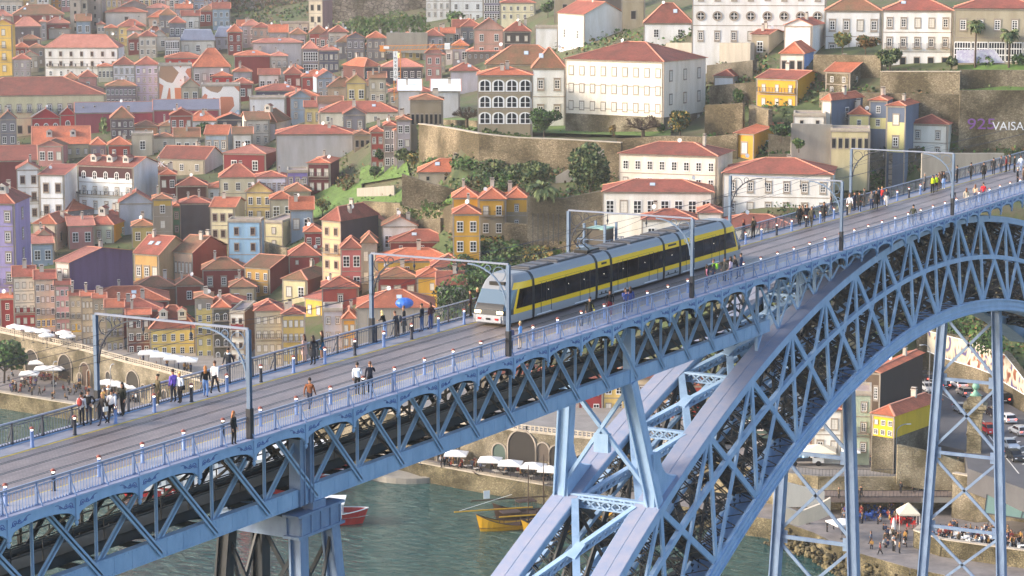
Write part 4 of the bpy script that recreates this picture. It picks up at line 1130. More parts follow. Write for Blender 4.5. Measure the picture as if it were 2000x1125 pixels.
for px, w, h, z, c in spec:
    _, x, y, dv = on_wall(px); mb = MB(); n = Vector((-dv.y, dv.x, 0)); n = n if n.x < 0 else -n
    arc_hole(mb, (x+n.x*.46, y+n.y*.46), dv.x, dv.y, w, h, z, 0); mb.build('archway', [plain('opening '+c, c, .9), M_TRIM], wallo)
def balustrade(name, label, pts, z, m=None, h=1.0, step=.75):
    root = None; mb = MB()
    for (a, b) in zip(pts[:-1], pts[1:]):
        L = math.hypot(b[0]-a[0], b[1]-a[1]); n = max(1, int(L/step))
        mb.beam((a[0], a[1], z+h-.08), (b[0], b[1], z+h-.08), .28, .16); mb.beam((a[0], a[1], z+.1), (b[0], b[1], z+.1), .28, .2); mb.beam((a[0], a[1], z+h*.5), (b[0], b[1], z+h*.5), .14, .1)
        for k in range(n+1): x, y = lerp(a[0], b[0], k/n), lerp(a[1], b[1], k/n); mb.box((x, y, z+h/2), (.22, .22, h-.2))
    return tag(mb.build(name, m or M_PARA), label, 'balustrade')
balustrade('balustrade', 'pierced stone balustrade along the edge of the upper promenade', [(p[0]-.2, p[1]) for p in PROM], 9.86)
# right bank streets at several levels
ST = [(318.5, 75), (316.6, 62), (316.9, 55.0), (323, 44), (329.5, 35.5), (338, 24), (345, 10), (360, 10), (362, 40), (352, 70), (345, 95), (330, 92)]
poly_slab('street', ST, 2.5, 8.0, M_PAVE)
TERR = [(311.8, 60), (312.0, 54.5), (316.5, 46), (320.4, 39.5), (324.5, 32), (329.8, 35.0), (323.2, 43.6), (317.2, 54.4), (316.8, 61.5)]
poly_slab('terrace', TERR, 5.2, 5.9, M_DECKW)
# café vault under the terrace: its back wall has a dark colour that paints in the shade
rd = [tuple(at_z(a, b, 10.9)[:2]) for a, b in ((1770, 712), (1810, 722), (1850, 738), (1900, 756), (1950, 778), (2000, 806), (2100, 862), (2100, 985), (2000, 955), (1890, 915), (1884, 880), (1830, 868), (1795, 830), (1780, 770))]
poly_slab('road', rd, 7.5, 10.9, M_ASPH)
mk = MB()
def strip(a, b, w, z=10.91):
    a = Vector((a[0], a[1], z)); b = Vector((b[0], b[1], z)); mk.beam(a, b, w, .012)
def pxs(a, b, w): strip(at_z(a[0], a[1], 10.9), at_z(b[0], b[1], 10.9), w)
pl_ = [(1838, 768), (1872, 790), (1898, 812), (1925, 842), (1960, 888), (1990, 925)]
for a, b in zip(pl_[:-1], pl_[1:]): pxs(a, b, .15)
for k in range(7): pxs((1958+k*8, 862+k*9), (1984+k*8, 853+k*9), .4)
for k in range(5): pxs((1893+k*7, 800+k*7), (1915+k*7, 818+k*7), .4)
o = mk.build('road_marking', plain('road paint', '#cfcdc8', .7)); o['kind'] = 'structure'
# ------------------------------------------------------------------ retaining walls, lawns and slopes among the houses
def rwall(label, pts, m, th=1.0, D=None, cap=None, name='retaining_wall', cat='wall', deep=3.0):
    mb = MB(); base = []
    for px, yt, yb in pts:
        d = D or gdepth(px, yb); P = at_d(px, yb, d); h = (yb-yt)*d/FPX/math.cos(PITCH); base.append((P, P.z+h))
    cb = MB()
    for (P, zt), (Q, zu) in zip(base[:-1], base[1:]):
        n = Vector((Q.y-P.y, -(Q.x-P.x), 0)).normalized()*th
        if n.dot(FH) < 0: n = -n
        zl = P.z-deep; zm = Q.z-deep
        vs = [(P.x, P.y, zl), (Q.x, Q.y, zm), (Q.x, Q.y, zu), (P.x, P.y, zt)]; vs += [(x+n.x, y+n.y, z) for x, y, z in vs]
        mb.mesh(vs, ((0, 1, 2, 3), (7, 6, 5, 4), (3, 2, 6, 7), (0, 3, 7, 4), (1, 5, 6, 2)))
        if cap: cb.beam(Vector((P.x, P.y, zt+.07))+n*.5, Vector((Q.x, Q.y, zu+.07))+n*.5, th+.25, .16)
    o = mb.build(name, m); tag(o, label, cat)
    if cap: cb.build('coping', cap, o)
    return o
M_RUBW = stone_mat('warm rubble', '#a3937a', '#776b55', '#6a5f49', 2.4, .12)
M_CLIFF = stone_mat('cliff rock', '#a5978a', '#857a70', '#5f574f', .6, .12)
rwall('tall ivy-hung rubble wall holding up the seminary lawn', [(818, 243, 312), (870, 250, 312), (935, 262, 318), (1010, 270, 325), (1090, 273, 332), (1212, 280, 345)], M_RUBW, cap=M_PARA)
rwall('rubble wall running right from the seminary lawn towards the yellow houses', [(1205, 272, 306), (1300, 266, 305), (1380, 268, 305), (1440, 262, 305)], M_RUBW)
rwall('dark slanting ramp wall rising to the lawn beside the big tree', [(1085, 345, 352), (1195, 282, 340)], M_CONC, th=.6)
rwall('rubble terrace wall with posts below the bungalow', [(785, 340, 372), (830, 355, 383), (890, 372, 392)], M_RUBW, D=468)
rwall('low grey slatted wall on the grassy slope', [(697, 368, 386), (770, 362, 384)], M_CONC, th=.3)
rwall('overgrown rubble wall across the grassy slope', [(708, 393, 428), (790, 398, 430), (860, 408, 436), (886, 398, 462)], M_RUBW)
rwall('low grey wall behind the tall tan house', [(752, 434, 455), (860, 426, 450)], M_RUB)
rwall('high warm stone wall under the white convent house', [(1120, 420, 505), (1178, 398, 505), (1256, 432, 505)], M_RUBW)
rwall('low stone wall in front of the dark pergola', [(985, 436, 470), (1050, 440, 480), (1125, 452, 500)], M_RUBW)
rwall('dark earth wall behind the pergola and palm', [(1030, 385, 440), (1100, 388, 440), (1180, 372, 440)], M_DARKST, D=438)
rwall('speckled rubble wall below the white mansion with dark doors', [(1718, 141, 186), (1874, 141, 188)], M_RUB, cap=M_PARA)
rwall('lower speckled rubble wall above the slate-blue houses', [(1664, 182, 252), (1760, 184, 255), (1876, 186, 262)], M_RUB)
rwall('short rubble wall under the stone mansion garden', [(1588, 107, 152), (1720, 109, 146)], M_RUB)
rwall('rubble terrace wall with a grass strip under the palms', [(1874, 137, 176), (2040, 138, 176)], M_RUB)
gw = rwall('tall stained rubble wall with purple and white graffiti lettering', [(1872, 178, 292), (2060, 178, 292)], M_RUB)
rwall('huge dark ivy-covered wall behind the big white block', [(1500, 302, 392), (1640, 300, 392), (1735, 296, 384), (1800, 290, 372)], M_DARKST, D=450)
rwall('pale bare rock buttress between the ivy walls', [(1735, 300, 372), (1762, 300, 368)], M_CLIFF, th=.4, D=448)
rwall('long stone terrace wall with a cornice in front of the oval-window palace', [(1300, 84, 122), (1465, 84, 124)], M_CONC)
rwall('dark terrace wall with an open shelter right of the seminary roof', [(1380, 128, 160), (1470, 118, 150)], M_DARKST)
rwall('second terrace wall behind the white shed', [(1385, 168, 206), (1480, 160, 200)], M_RUB)
rwall('stone wall climbing behind the bright yellow house', [(1462, 205, 250), (1500, 215, 262)], M_RUB)
rwall('grey stone wall below the bare stone house', [(1600, 180, 204), (1720, 182, 210)], M_RUB)
rwall('low stone wall under the yellow lower house garden', [(1500, 262, 300), (1560, 270, 302)], M_DARKST)
rwall('stone wall with hanging plants right of the seminary', [(1376, 206, 262), (1450, 202, 262)], M_RUBW)
rwall('dark grey wall with a white awning below the terrace house', [(1545, 242, 296), (1625, 244, 300)], M_CONC, D=440)
rwall('grey parapet wall above the bridge railing at the far end', [(1800, 300, 345), (1960, 300, 345)], M_CONC, D=416)
rwall('bare grey cliff at the top left of the town', [(440, -10, 56), (500, -10, 54), (560, -10, 50), (608, -20, 46)], M_CLIFF, D=905)
rwall('scarred ruin wall and cliff above the pale grey houses', [(650, -30, 70), (720, -30, 74), (790, -20, 60), (835, -20, 60)], M_CLIFF, D=850)
rwall('broken white wall halfway up the rubble slope', [(758, 42, 64), (830, 40, 62)], M_CONC, D=770)
rwall('ruined wall with window holes below the rubble slope', [(755, 64, 84), (835, 64, 86)], M_CONC, D=735)
rwall('stone garden wall behind the light blue house', [(505, 470, 500), (560, 486, 505)], M_RUB)
rwall('low rubble garden wall behind the cream loggia', [(820, 232, 246), (935, 236, 250)], M_RUB, th=.4)
# lawns and grass slopes lie on the hillside
M_GRASS = rough_paint('lawn grass', '#5c7a35', .5, .35, .95, (1, 1, 1), srgb('#4a5f30'))
def patch(name, pts, m, lift=.25, n=6):
    """a sheet over the hillside given by its outline corners (a quad), subdivided so that it follows the ground"""
    mb = MB(); a, b, c, d = pts; vs = []
    for i in range(n+1):
        for j in range(n+1):
            u, v = i/n, j/n; px = lerp(lerp(a[0], b[0], u), lerp(d[0], c[0], u), v); py = lerp(lerp(a[1], b[1], u), lerp(d[1], c[1], u), v)
            P = at_d(px, py, gdepth(px, py)); vs.append((P.x, P.y, P.z+lift))
    mb.mesh(vs, [(i*(n+1)+j, i*(n+1)+j+1, (i+1)*(n+1)+j+1, (i+1)*(n+1)+j) for i in range(n) for j in range(n)])
    o = mb.build(name, m, None, None, True); o['kind'] = 'structure'; return o
patch('lawn', [(815, 232), (1310, 232), (1310, 268), (815, 252)], M_GRASS, .1, 10)
patch('lawn', [(600, 365), (705, 360), (720, 425), (575, 428)], M_GRASS)
patch('lawn', [(705, 330), (790, 300), (800, 345), (700, 362)], M_GRASS)
patch('lawn', [(700, 372), (880, 372), (885, 400), (700, 396)], M_GRASS)
patch('lawn', [(740, 425), (880, 425), (880, 445), (750, 448)], M_GRASS)
patch('lawn', [(1870, 128), (2040, 128), (2040, 140), (1870, 140)], M_GRASS)
patch('lawn', [(1876, 164), (2040, 164), (2040, 180), (1876, 180)], M_GRASS)
# ------------------------------------------------------------------ the houses of the town, from the hilltop down
H = house
def mural():
    m, n, b = newmat('painted gable'); tc = n.nodes.new('ShaderNodeTexCoord'); mp = n.nodes.new('ShaderNodeMapping'); mp.inputs['Scale'].default_value = (.20, .20, .17)
    n.links.new(tc.outputs['Object'], mp.inputs[0])
    vo = n.nodes.new('ShaderNodeTexVoronoi'); ve = n.nodes.new('ShaderNodeTexVoronoi'); ve.feature = 'DISTANCE_TO_EDGE'
    for v in (vo, ve): v.inputs['Scale'].default_value = 1.0; n.links.new(mp.outputs[0], v.inputs['Vector'])
    sx = n.nodes.new('ShaderNodeSeparateColor'); n.links.new(vo.outputs['Color'], sx.inputs[0])
    cr = n.nodes.new('ShaderNodeValToRGB'); cr.color_ramp.interpolation = 'CONSTANT'; e = cr.color_ramp.elements
    e[0].position = 0; e[0].color = (*srgb('#cf7f5e'), 1); e[1].position = .45; e[1].color = (*srgb('#a8866c'), 1)
    for p, c in ((.7, '#c98a6c'), (.88, '#bcd6e4')): x = e.new(p); x.color = (*srgb(c), 1)
    n.links.new(sx.outputs[0], cr.inputs[0])
    c2 = n.nodes.new('ShaderNodeValToRGB'); c2.color_ramp.interpolation = 'CONSTANT'; c2.color_ramp.elements[0].position = 0; c2.color_ramp.elements[1].position = .13
    n.links.new(ve.outputs['Distance'], c2.inputs[0])
    mx = n.nodes.new('ShaderNodeMix'); mx.data_type = 'RGBA'; mx.inputs[6].default_value = (*srgb('#efe8e2'), 1); n.links.new(c2.outputs[0], mx.inputs[0]); n.links.new(cr.outputs[0], mx.inputs[7])
    n.links.new(mx.outputs[2], b.inputs['Base Color']); b.inputs['Roughness'].default_value = .8; return m
M_MURAL = mural()
rows_ = [
 # top of the hill, left
 (0,45,3,27,0,'f2','#eaddd0','',4,1,'long cream block at the very top left corner of the view'),
 (-15,24,32,52,0,'h13','#cfc5b8','p',2,1,'low pale house under a pink roof above the yellow gabled house'),
 (26,125,28,46,0,'h19','#9a4f4a','b',0,0,'wide red-walled house with a brown roof and pale skylight below the orange cube house',dict(sky=1)),
 (100,122,-8,16,0,'h6','#e3a64c','o',2,2,'small orange cube house at the top of the slope'),
 (28,80,52,94,0,'h19','#6f656a','p',0,0,'dark grey windowless gable house under a pink roof beside the yellow house'),
 (80,91,43,76,0,'h4','#b9aeb0','p',1,2,'thin grey two-storey house squeezed beside the dark grey gable'),
 (91,137,46,70,0,'h12','#93433f','p',2,1,'deep red house with a pink roof near the ruined alley'),
 (96,138,56,70,0,'h9','#cbbcb4','b',1,1,'small whitewashed house with a brown roof in front of the deep red house'),
 (-8,26,50,145,6,'p10','#ecc35e','o',1,4,'tall yellow house with a pointed gable at the left edge',dict(win='shut',bal=(1,2))),
 (39,80,77,97,0,'h10','#7c3c3b','b',0,0,'low maroon house with a mossy brown hipped roof'),
 (31,57,93,128,0,'h10','#8d4244','o',3,2,'narrow red-over-white house left of the long white palace',dict(band=(110,128,'#e6e0dc'))),
 (57,88,94,128,0,'h9','#b5a596','b',2,2,'small beige house between the red-over-white house and the long white palace'),
 (89,232,94,152,12,'h26','#f4f0ee','p',7,3,'long white palace with a broad pink hipped roof and three rows of windows',dict(win=('brown','brown','arch'),bal=(1,),balc_all=True)),
 (138,158,0,64,0,'f2','#c8bcae','',1,4,'tall crumbling pale house on the left side of the ruined alley',dict(win='dark')),
 (160,172,0,60,0,'f2','#ddd0b8','',1,3,'very narrow ochre house in the middle of the ruined alley',dict(win='dark')),
 (173,200,-10,54,8,'h5','#a89a92','b',1,4,'tall grey-brown house on the right side of the ruined alley',dict(win='dark')),
 (238,287,12,36,0,'p12','#a99c98','o',0,0,'grey pediment gable house with a red roof high on the slope'),
 (207,288,24,50,0,'h7','#d8cdc4','o',1,1,'long blank whitewashed wall house under an orange roof',dict(win='dark')),
 (287,335,16,32,0,'h9','#cdbcb6','p',1,1,'small pale house with a hipped pink roof at the top centre left'),
 (290,345,34,47,0,'h14','#d8b6a0','o',0,0,'low sand-coloured house below the hipped pink roof'),
 (232,285,52,84,0,'h14','#e0c987','r',4,2,'yellowish three-bay house with balconies and white washing hung out',dict(bal=(1,),balc_all=True)),
 (190,205,48,64,0,'h6','#cfc4bc','o',2,1,'tiny two-window house below the grey-brown alley house'),
 (205,231,55,72,0,'h7','#b9a58f','o',3,1,'small tan house beside the yellowish three-bay house'),
 (286,320,67,86,0,'h20','#c9b9d0','r',2,1,'lilac house under a steep red roof with a wide dormer',dict(dorm=1)),
 (323,352,77,114,0,'f2','#f2eeee','',1,2,'white block with wide dark gridded window bands',dict(win='grid')),
 (192,222,130,156,0,'h6','#e9e4d0','o',4,1,'cream house with a row of narrow windows right of the long white palace'),
 (222,265,127,165,0,'h16','#efeaf0','r',4,2,'white half of the long corner house with red roof'),
 (266,311,127,200,0,'h16','#bdb3cc','r',4,4,'lilac four-storey corner house left of the painted gable',dict(win=('sash','stone','door','door'))),
 (208,267,168,207,0,'h12','#8a7d8a','b',7,2,'greyish violet house with two close rows of white windows'),
 (-70,207,185,270,0,'h36','#e2dbb5','r',14,2,'long cream neoclassical palace with stone trim and a wide red roof',dict(win=('door','dark'),d=24,D=700,chim=0,bal=(0,))),
 (125,153,154,176,0,'h12','#b86a55','b',2,1,'small terracotta house behind the neoclassical palace roof'),
 (155,190,151,176,0,'h14','#c98a86','r',1,1,'rose-coloured house with red parapets above the violet house'),
 (311,376,128,200,0,'f2','#e9ded6','',0,0,'tall gable wall painted with orange and white ribbons',dict(mur=1)),
 (323,398,113,129,0,'h8','#d0433f','o',4,1,'bright red attic house on top of the painted gable'),
 (395,470,167,222,0,'f2','#e9ded6','',0,0,'lower gable wall painted with orange and white ribbons beside a drainpipe',dict(mur=1)),
 (414,455,149,168,0,'h9','#cc2f35','o',2,1,'small scarlet roof hut above the lower painted gable'),
 (378,450,131,166,0,'h44','#c8c4c4','o',5,1,'grey-white house under a huge orange-red roof behind the scarlet hut'),
 (354,420,79,106,0,'m20','#ece6da','g',3,1,'cream house under a steep grey metal mansard roof'),
 (421,492,72,90,0,'m18','#dcd8dc','g',5,1,'long low house under a pale grey mansard with small dormers'),
 (399,438,15,40,0,'h9','#8e3a3f','o',3,1,'maroon hilltop house with an orange hipped roof and white base',dict(band=(29,40,'#e6dfd8'))),
 (604,630,2,72,20,'f2','#d9cdb8','',2,3,'ruined cream tower house with a stained pink side wall',dict(side='#b98a88',win='dark')),
 (548,603,45,70,0,'f2','#e9e0c8','',4,1,'low cream flat-roofed house beside the ruined tower'),
 (495,591,84,142,0,'h9','#c9c2c6','p',0,0,'big blank pale grey wall house under a pale pink roof',dict(d=8)),
 (592,622,96,146,0,'h16','#8f8390','p',1,2,'grey house with wide dark red glazed balconies',dict(win='grid',ww=3.6)),
 (459,529,109,160,0,'h9','#8f3335','o',0,0,'large blank dark red wall house under a row of orange roofs'),
 (530,562,110,162,0,'h8','#c9bfb8','p',3,2,'stone house with two rows of three tall windows beside the blank dark red wall',dict(win='door',bal=(0,1),balc_all=True)),
 (623,662,99,140,0,'h11','#5d5f78','p',4,2,'slate-blue house with a pink roof right of the red glazed balconies'),
 (563,592,135,156,0,'h10','#4d4a60','o',4,1,'low dark navy house under a small orange roof'),
 (710,735,95,110,0,'h17','#8fa9cf','p',2,1,'small pale blue house with a tall pink roof left of the crane'),
 (786,822,92,114,0,'h17','#8fa9cf','p',2,2,'pale blue two-storey house with a pink roof right of the crane mast'),
 (712,745,131,156,-42,'h17','#4a4956','o',3,1,'charcoal house with white window surrounds and a dark brown flank',dict(side='#5a3230',win='arch')),
 (746,825,131,156,0,'h17','#4b4a58','p',6,1,'long charcoal house with six white window surrounds behind the crane mast',dict(win='sash')),
 (832,880,-15,36,0,'f2','#f3f1f1','',4,3,'tall white hillside house with four columns of windows at the top centre'),
 (880,944,-20,44,0,'f2','#eef0f4','',3,3,'wide white hillside house beside the violet block'),
 (945,977,-10,40,0,'f2','#6f6a98','',1,3,'violet glass-fronted block at the top centre',dict(win='grid')),
 (978,1045,6,40,0,'h6','#efe6c6','r',5,2,'pale yellow hilltop house with two rows of windows'),
 (926,984,58,112,0,'p22','#d9a89a','p',2,2,'pink gabled house with peeling plaster'),
 (985,1036,62,106,0,'h20','#4a4548','r',3,2,'dark house with tall white balcony windows behind the loggia roof',dict(win='shut')),
 (912,980,101,116,0,'h15','#8a7a76','p',6,1,'low grey house under a broad salmon roof in front of the pink gable'),
 (870,896,96,122,0,'f2','#d8d0d0','',2,1,'small grey-white flat house at the tip of the crane arm'),
 (838,869,107,140,0,'h4','#d9cdb8','r',3,2,'sand-coloured narrow house below the tip of the crane arm',dict(win='door')),
 (880,936,139,178,0,'h16','#c2bcc8','r',0,0,'blank lilac-grey wall house behind the white sheet roofs'),
 (843,898,178,200,0,'s24','#d0d0d6','w',0,0,'shed under a brilliant white sheet roof, the right one of two',dict(D=560,d=14)),
 (778,822,177,196,0,'s23','#c4c4cc','w',0,0,'shed under a brilliant white sheet roof, the left one of two',dict(D=575,d=14)),
 # middle distance
 (500,590,177,193,0,'h12','#5b5b74','r',3,1,'slate-blue attic house with pointed white dormers above the white pointed-window wall',dict(win='arch')),
 (488,558,192,245,0,'f2','#f1f1f6','',2,1,'white house wall with pointed windows left of the crimson block',dict(win='arch',wh=.32)),
 (559,623,188,220,0,'h13','#a1393f','o',0,0,'blank crimson block under orange roofs in the middle of the town'),
 (497,540,240,276,28,'h26','#c9c2cc','b',0,0,'grey-white wall house under a steep mossy brown roof with dormers',dict(dorm=1)),
 (541,692,262,350,0,'h18','#c3c0c2','r',0,0,'very long blank grey wall house with two red roof ridges',dict(D=560)),
 (693,724,263,350,0,'h8','#a8957c','b',3,3,'narrow ochre-grey end house with three rows of dark windows',dict(win='dark',D=556)),
 (725,750,258,335,0,'h10','#a34a45','r',2,3,'narrow brick-red house right of the long blank grey wall'),
 (751,775,246,328,0,'h8','#8f8a8c','r',2,3,'narrow grey house with lilac balconies near the garden corner',dict(bal=(1,))),
 (776,802,235,320,0,'h8','#b5adb8','b',2,3,'narrow pale lilac house touching the garden wall'),
 (625,780,219,240,0,'h22','#efe4d4','r',5,1,'long low cream house under a wide red roof with skylights',dict(sky=2)),
 (802,865,196,262,0,'h12','#9c8f7c','b',7,1,'weathered stone factory house with narrow vertical windows',dict(win='dark')),
 (760,850,180,205,0,'h14','#c8b49c','r',6,1,'stone house with small square windows below the white sheet roofs'),
 (640,700,170,190,0,'h20','#c2a890','b',2,1,'low brown-roofed house left of the crane foot'),
 (700,760,168,184,0,'h16','#d2c8bc','b',3,1,'grey-white house under a brown roof at the crane foot'),
 (590,640,150,170,0,'h14','#b4423c','o',2,1,'low red house with a glass roof light',dict(sky=1)),
 (63,118,230,262,0,'p20','#b92f3c','v',3,1,'bright red iron market hall front with arched windows',dict(win='arch',d=14,chim=0)),
 (119,147,224,258,0,'p16','#b92f3c','v',1,1,'narrow red gable of the market hall with one big arch',dict(win='arch',chim=0,d=16)),
 (148,300,219,250,0,'g16','#a5475c','v',0,0,'long crimson market hall body under a slate-blue roof, left half',dict(d=16,chim=0)),
 (301,428,214,246,0,'g16','#a5475c','v',0,0,'long crimson market hall body under a slate-blue roof, right half',dict(d=16,chim=0)),
 (150,196,227,256,0,'h15','#d5cab8','b',2,1,'cream house with a mossy roof and ivy in front of the market hall'),
 (217,262,231,268,0,'h23','#6d6069','b',4,2,'mauve-grey house with white shutters before the market hall'),
 (263,308,247,262,0,'h12','#b8876c','b',1,1,'low tan house with a mossy brown roof'),
 (312,362,246,262,0,'h14','#cfc0a6','b',2,1,'pale house with a brown roof beside the round bush'),
 (425,480,233,270,0,'p12','#4a4a58','o',0,0,'dark slate blank gable house behind the round bush'),
 (366,424,236,252,0,'h20','#efeaec','o',1,1,'small white house under a bright orange roof by the painted gable'),
 (65,176,281,306,0,'g36','#cfc3a2','o',7,1,'house with a bright orange roof, a wide roof balcony and a stone parapet',dict(d=15,dorm=2)),
 (178,207,283,306,0,'h14','#8b8796','o',2,1,'small blue-grey house with white windows next to a red one'),
 (212,256,283,308,0,'h16','#b3423a','o',2,1,'small brick-red house with twin white windows in front of the old tower'),
 (258,300,262,300,0,'f2','#d0c6b4','',1,1,'stained pale block with white satellite dishes on its roof'),
 (300,345,268,292,0,'h6','#ded6ca','b',1,1,'stained white wall house behind the pediment church'),
 (-20,73,313,380,0,'g30','#7c2f35','r',0,0,'large windowless maroon house at the left edge under a wide red roof',dict(d=20)),
 (36,79,331,430,0,'p15','#f2f2f6','r',2,3,'white gabled house with balcony windows',dict(bal=(1,),win='brown')),
 (80,127,342,430,26,'s22','#eef0f6','r',2,2,'white house with a sloping red roof and a long iron balcony',dict(bal=(1,),win='brown',balc_all=True)),
 (155,262,327,418,48,'g20','#eef1f6','r',5,3,'long white house with a maroon loggia of arched windows under the roof',dict(band=(327,350,'#4f2a2e'),win=('arch','door','stone'),bal=(1,),balc_all=True,dorm=3)),
 (310,400,312,340,36,'g26','#bdb19c','r',3,1,'old stone church-like house with a round window in its white pediment',dict(side='#e4e0da')),
 (437,519,301,342,28,'h14','#8a2c33','p',2,1,'large crimson cube house with one wide white window'),
 (545,600,312,336,0,'h20','#7a2b35','o',3,1,'crimson house with pointed dormers above the violet house',dict(dorm=2)),
 (601,655,301,322,0,'h11','#4d4c5e','o',3,1,'dark slate upper storey house with white windows over the crimson balconies'),
 (602,645,319,378,18,'h7','#6f2c38','o',3,2,'dark crimson house with white balcony doors',dict(win='shut',bal=(0,),balc_all=True)),
 (562,602,335,395,0,'f2','#8f83c9','',3,2,'bright violet house with stone windows beside the green slope',dict(win='stone')),
 (502,561,346,415,0,'h9','#eeeff6','r',6,2,'white house with two rows of six stone-framed windows left of the violet one',dict(win='stone')),
 (430,501,346,405,0,'h26','#e6dcc0','r',3,2,'cream house under a long red roof with skylight hoods'),
 (313,345,341,400,0,'h11','#6d2d2c','o',2,2,'narrow rust-red tower house with a pyramid roof'),
 (346,405,362,398,0,'h18','#4f2728','r',0,0,'rust-brown corrugated wall house'),
 (406,470,366,390,0,'h14','#e4e8f2','o',4,1,'small white house under orange roofs beside the rust-brown wall'),
 (270,330,332,360,0,'h20','#c7b59c','b',2,1,'low stone house behind the white pediment'),
 (-20,35,399,640,30,'h26','#a79ccf','r',2,6,'tall lilac house with six floors at the left edge',dict(sc=1,win='stone',bal=(3,5),dorm=1,D=470)),
 (66,133,413,432,80,'h22','#8b8a94','o',0,1,'slate-clad house under a large bright orange roof',dict(sc=5)),
 (67,111,438,486,36,'h20','#cdbfae','o',1,1,'beige house with open balcony loggias and an orange roof',dict(sc=2,swin='dark')),
 (166,222,439,472,36,'h24','#cfd4c0','r',3,1,'pale green house with a mustard-yellow side and red roof',dict(side='#e09a24',sc=1,dorm=1)),
 (259,302,441,476,0,'h13','#bfae72','b',2,1,'mustard-grey cottage with a mossy roof beside the pale green house'),
 (234,300,396,450,0,'p24','#b9bccb','r',0,0,'blank pale lilac gable wall with a faded red panel'),
 (301,337,389,482,0,'h10','#9a8f84','b',1,3,'narrow weathered grey house with ochre top storey',dict(band=(391,402,'#c9a850'))),
 (338,353,403,460,0,'h8','#5d9479','o',1,2,'very narrow green house wedged beside the dark grey block'),
 (353,412,397,462,0,'h14','#5b545c','r',0,0,'dark grey block with a single small window under a red roof'),
 (413,459,405,472,20,'g20','#efe2bd','o',3,2,'cream house with brown windows and an orange roof',dict(side='#c8bda0',win='brown')),
 (447,511,432,528,6,'f2','#a3cdec','',2,3,'light blue three-storey house with a flat roof',dict(win='brown')),
 (518,552,434,488,38,'f2','#efe4b6','',1,2,'modern pale yellow house with a flat pinkish roof',dict(win='shut',sc=1)),
 (341,376,494,548,68,'g44','#d9b9a0','b',5,1,'brick-red gable house under a mossy yellow roof',dict(side='#b5442f',d=13,win='shut')),
 (264,311,498,560,62,'g38','#d9ae6e','r',3,1,'sandy-yellow gable house with four skylights',dict(side='#cdb288',sky=2,win='stone')),
 (113,138,513,648,124,'g32','#e6d8d8','p',2,4,'tall house with a huge stained purple side wall and narrow pale front',dict(side='#77628a',win='shut',d=20,D=462)),
 # the row on the upper promenade
 (3,29,582,652,0,'g9','#8f2f35','o',1,3,'dark red side house at the left end of the promenade row'),
 (30,71,540,660,0,'g22','#f0e4d6','r',3,5,'red and white house with red window bands in the promenade row',dict(win='shut',band=(600,645,'#a8323a'),bal=(2,),balc_all=True)),
 (72,110,545,664,0,'g19','#d9c7b0','r',4,5,'beige house with a yellow ground band in the promenade row',dict(band=(622,638,'#f0c850'),bal=(2,),win='sash',balc_all=True)),
 (111,138,556,668,0,'g11','#e3a9ab','r',3,5,'pink narrow house in the promenade row',dict(bal=(2,),win='sash')),
 (139,161,577,672,0,'g11','#cfc4b0','r',2,4,'narrow house with a yellow band between the pink house and the beige ones',dict(band=(632,648,'#ecc24a'),bal=(1,),win='door')),
 (162,184,578,678,0,'g9','#d6c3a8','o',3,4,'tall sandy house with close white windows in the promenade row',dict(win='shut')),
 (185,208,582,682,0,'g8','#b8aca0','o',2,4,'grey stone house with tall windows right of the sandy one',dict(win='stone')),
 (209,242,600,690,0,'g17','#b8ac86','o',3,3,'olive house under an orange roof in the promenade row',dict(win='door',bal=(1,))),
 (250,294,614,694,0,'g11','#7a4a42','o',3,3,'small brown house with a cream awning',dict(band=(640,655,'#a39688'))),
 (295,383,640,696,0,'h46','#f0d27a','r',5,2,'wide pale yellow house with a tall red roof and a stone dormer',dict(win='sash',dorm=2,chim=0)),
 (384,417,582,702,0,'h4','#e6cf84','b',2,5,'tall pale yellow narrow house with grey top floor',dict(band=(582,602,'#9c968e'),bal=(2,))),
 (418,450,600,706,0,'h18','#5e5a4e','o',2,4,'dark olive house with green balconies and arched windows',dict(win='arch',bal=(0,1,2),balc_all=True)),
 (451,478,610,710,22,'f2','#efece8','',2,4,'white narrow house with a dark red band and brown balconies',dict(side='#7a4a26',band=(632,644,'#8c2630'),win='brown',bal=(1,2),balc_all=True)),
 (500,552,606,720,0,'h20','#cfc6b2','r',4,4,'beige house with rows of white windows behind the far railing',dict(win='shut',bal=(1,),balc_all=True)),
 (553,596,613,724,0,'h14','#d6b768','r',4,4,'ochre house with white balcony doors under a red roof',dict(win='shut',bal=(1,),balc_all=True)),
 (598,632,585,728,120,'g28','#e8c455','p',2,4,'tall yellow house with a long plum-coloured side wall',dict(side='#8d4560',win='shut',d=18,bal=(1,),balc_all=True,D=458)),
 (633,670,605,730,0,'f2','#c2c2ce','',2,4,'lilac-grey house with grid windows beside the tall yellow house',dict(win='door')),
 (671,695,622,734,0,'h20','#e2a646','o',2,4,'orange-yellow house with green shutters beside the scaffold',dict(win='shut')),
 (700,848,600,742,0,'h36','#b9ada0','o',0,0,'house under repair wrapped in grey scaffold netting with an orange roof',dict(chim=0)),
 (166,330,586,640,0,'h30','#8f3335','o',0,0,'wide red-walled house with a long orange roof behind the promenade row',dict(D=462)),
 (207,318,604,640,0,'h24','#9a4038','r',1,1,'red-roofed house with a chimney pot behind the olive house',dict(D=455)),
 (420,480,590,640,0,'h14','#8e3f42','r',1,1,'plum house with red roof behind the green balconies',dict(D=462)),
 # middle left, behind the promenade
 (397,478,525,566,0,'h24','#8d3a38','b',3,1,'low brick-red house with two white windows and a tiled parapet'),
 (480,527,524,578,60,'g26','#cfa55a','b',3,2,'dirty yellow house with a brick-red side and mossy roof',dict(side='#8a3d40')),
 (553,600,547,590,50,'h20','#e6d9ac','b',2,1,'pale yellow house with a rust-red side under a brown roof',dict(side='#8d3f3b')),
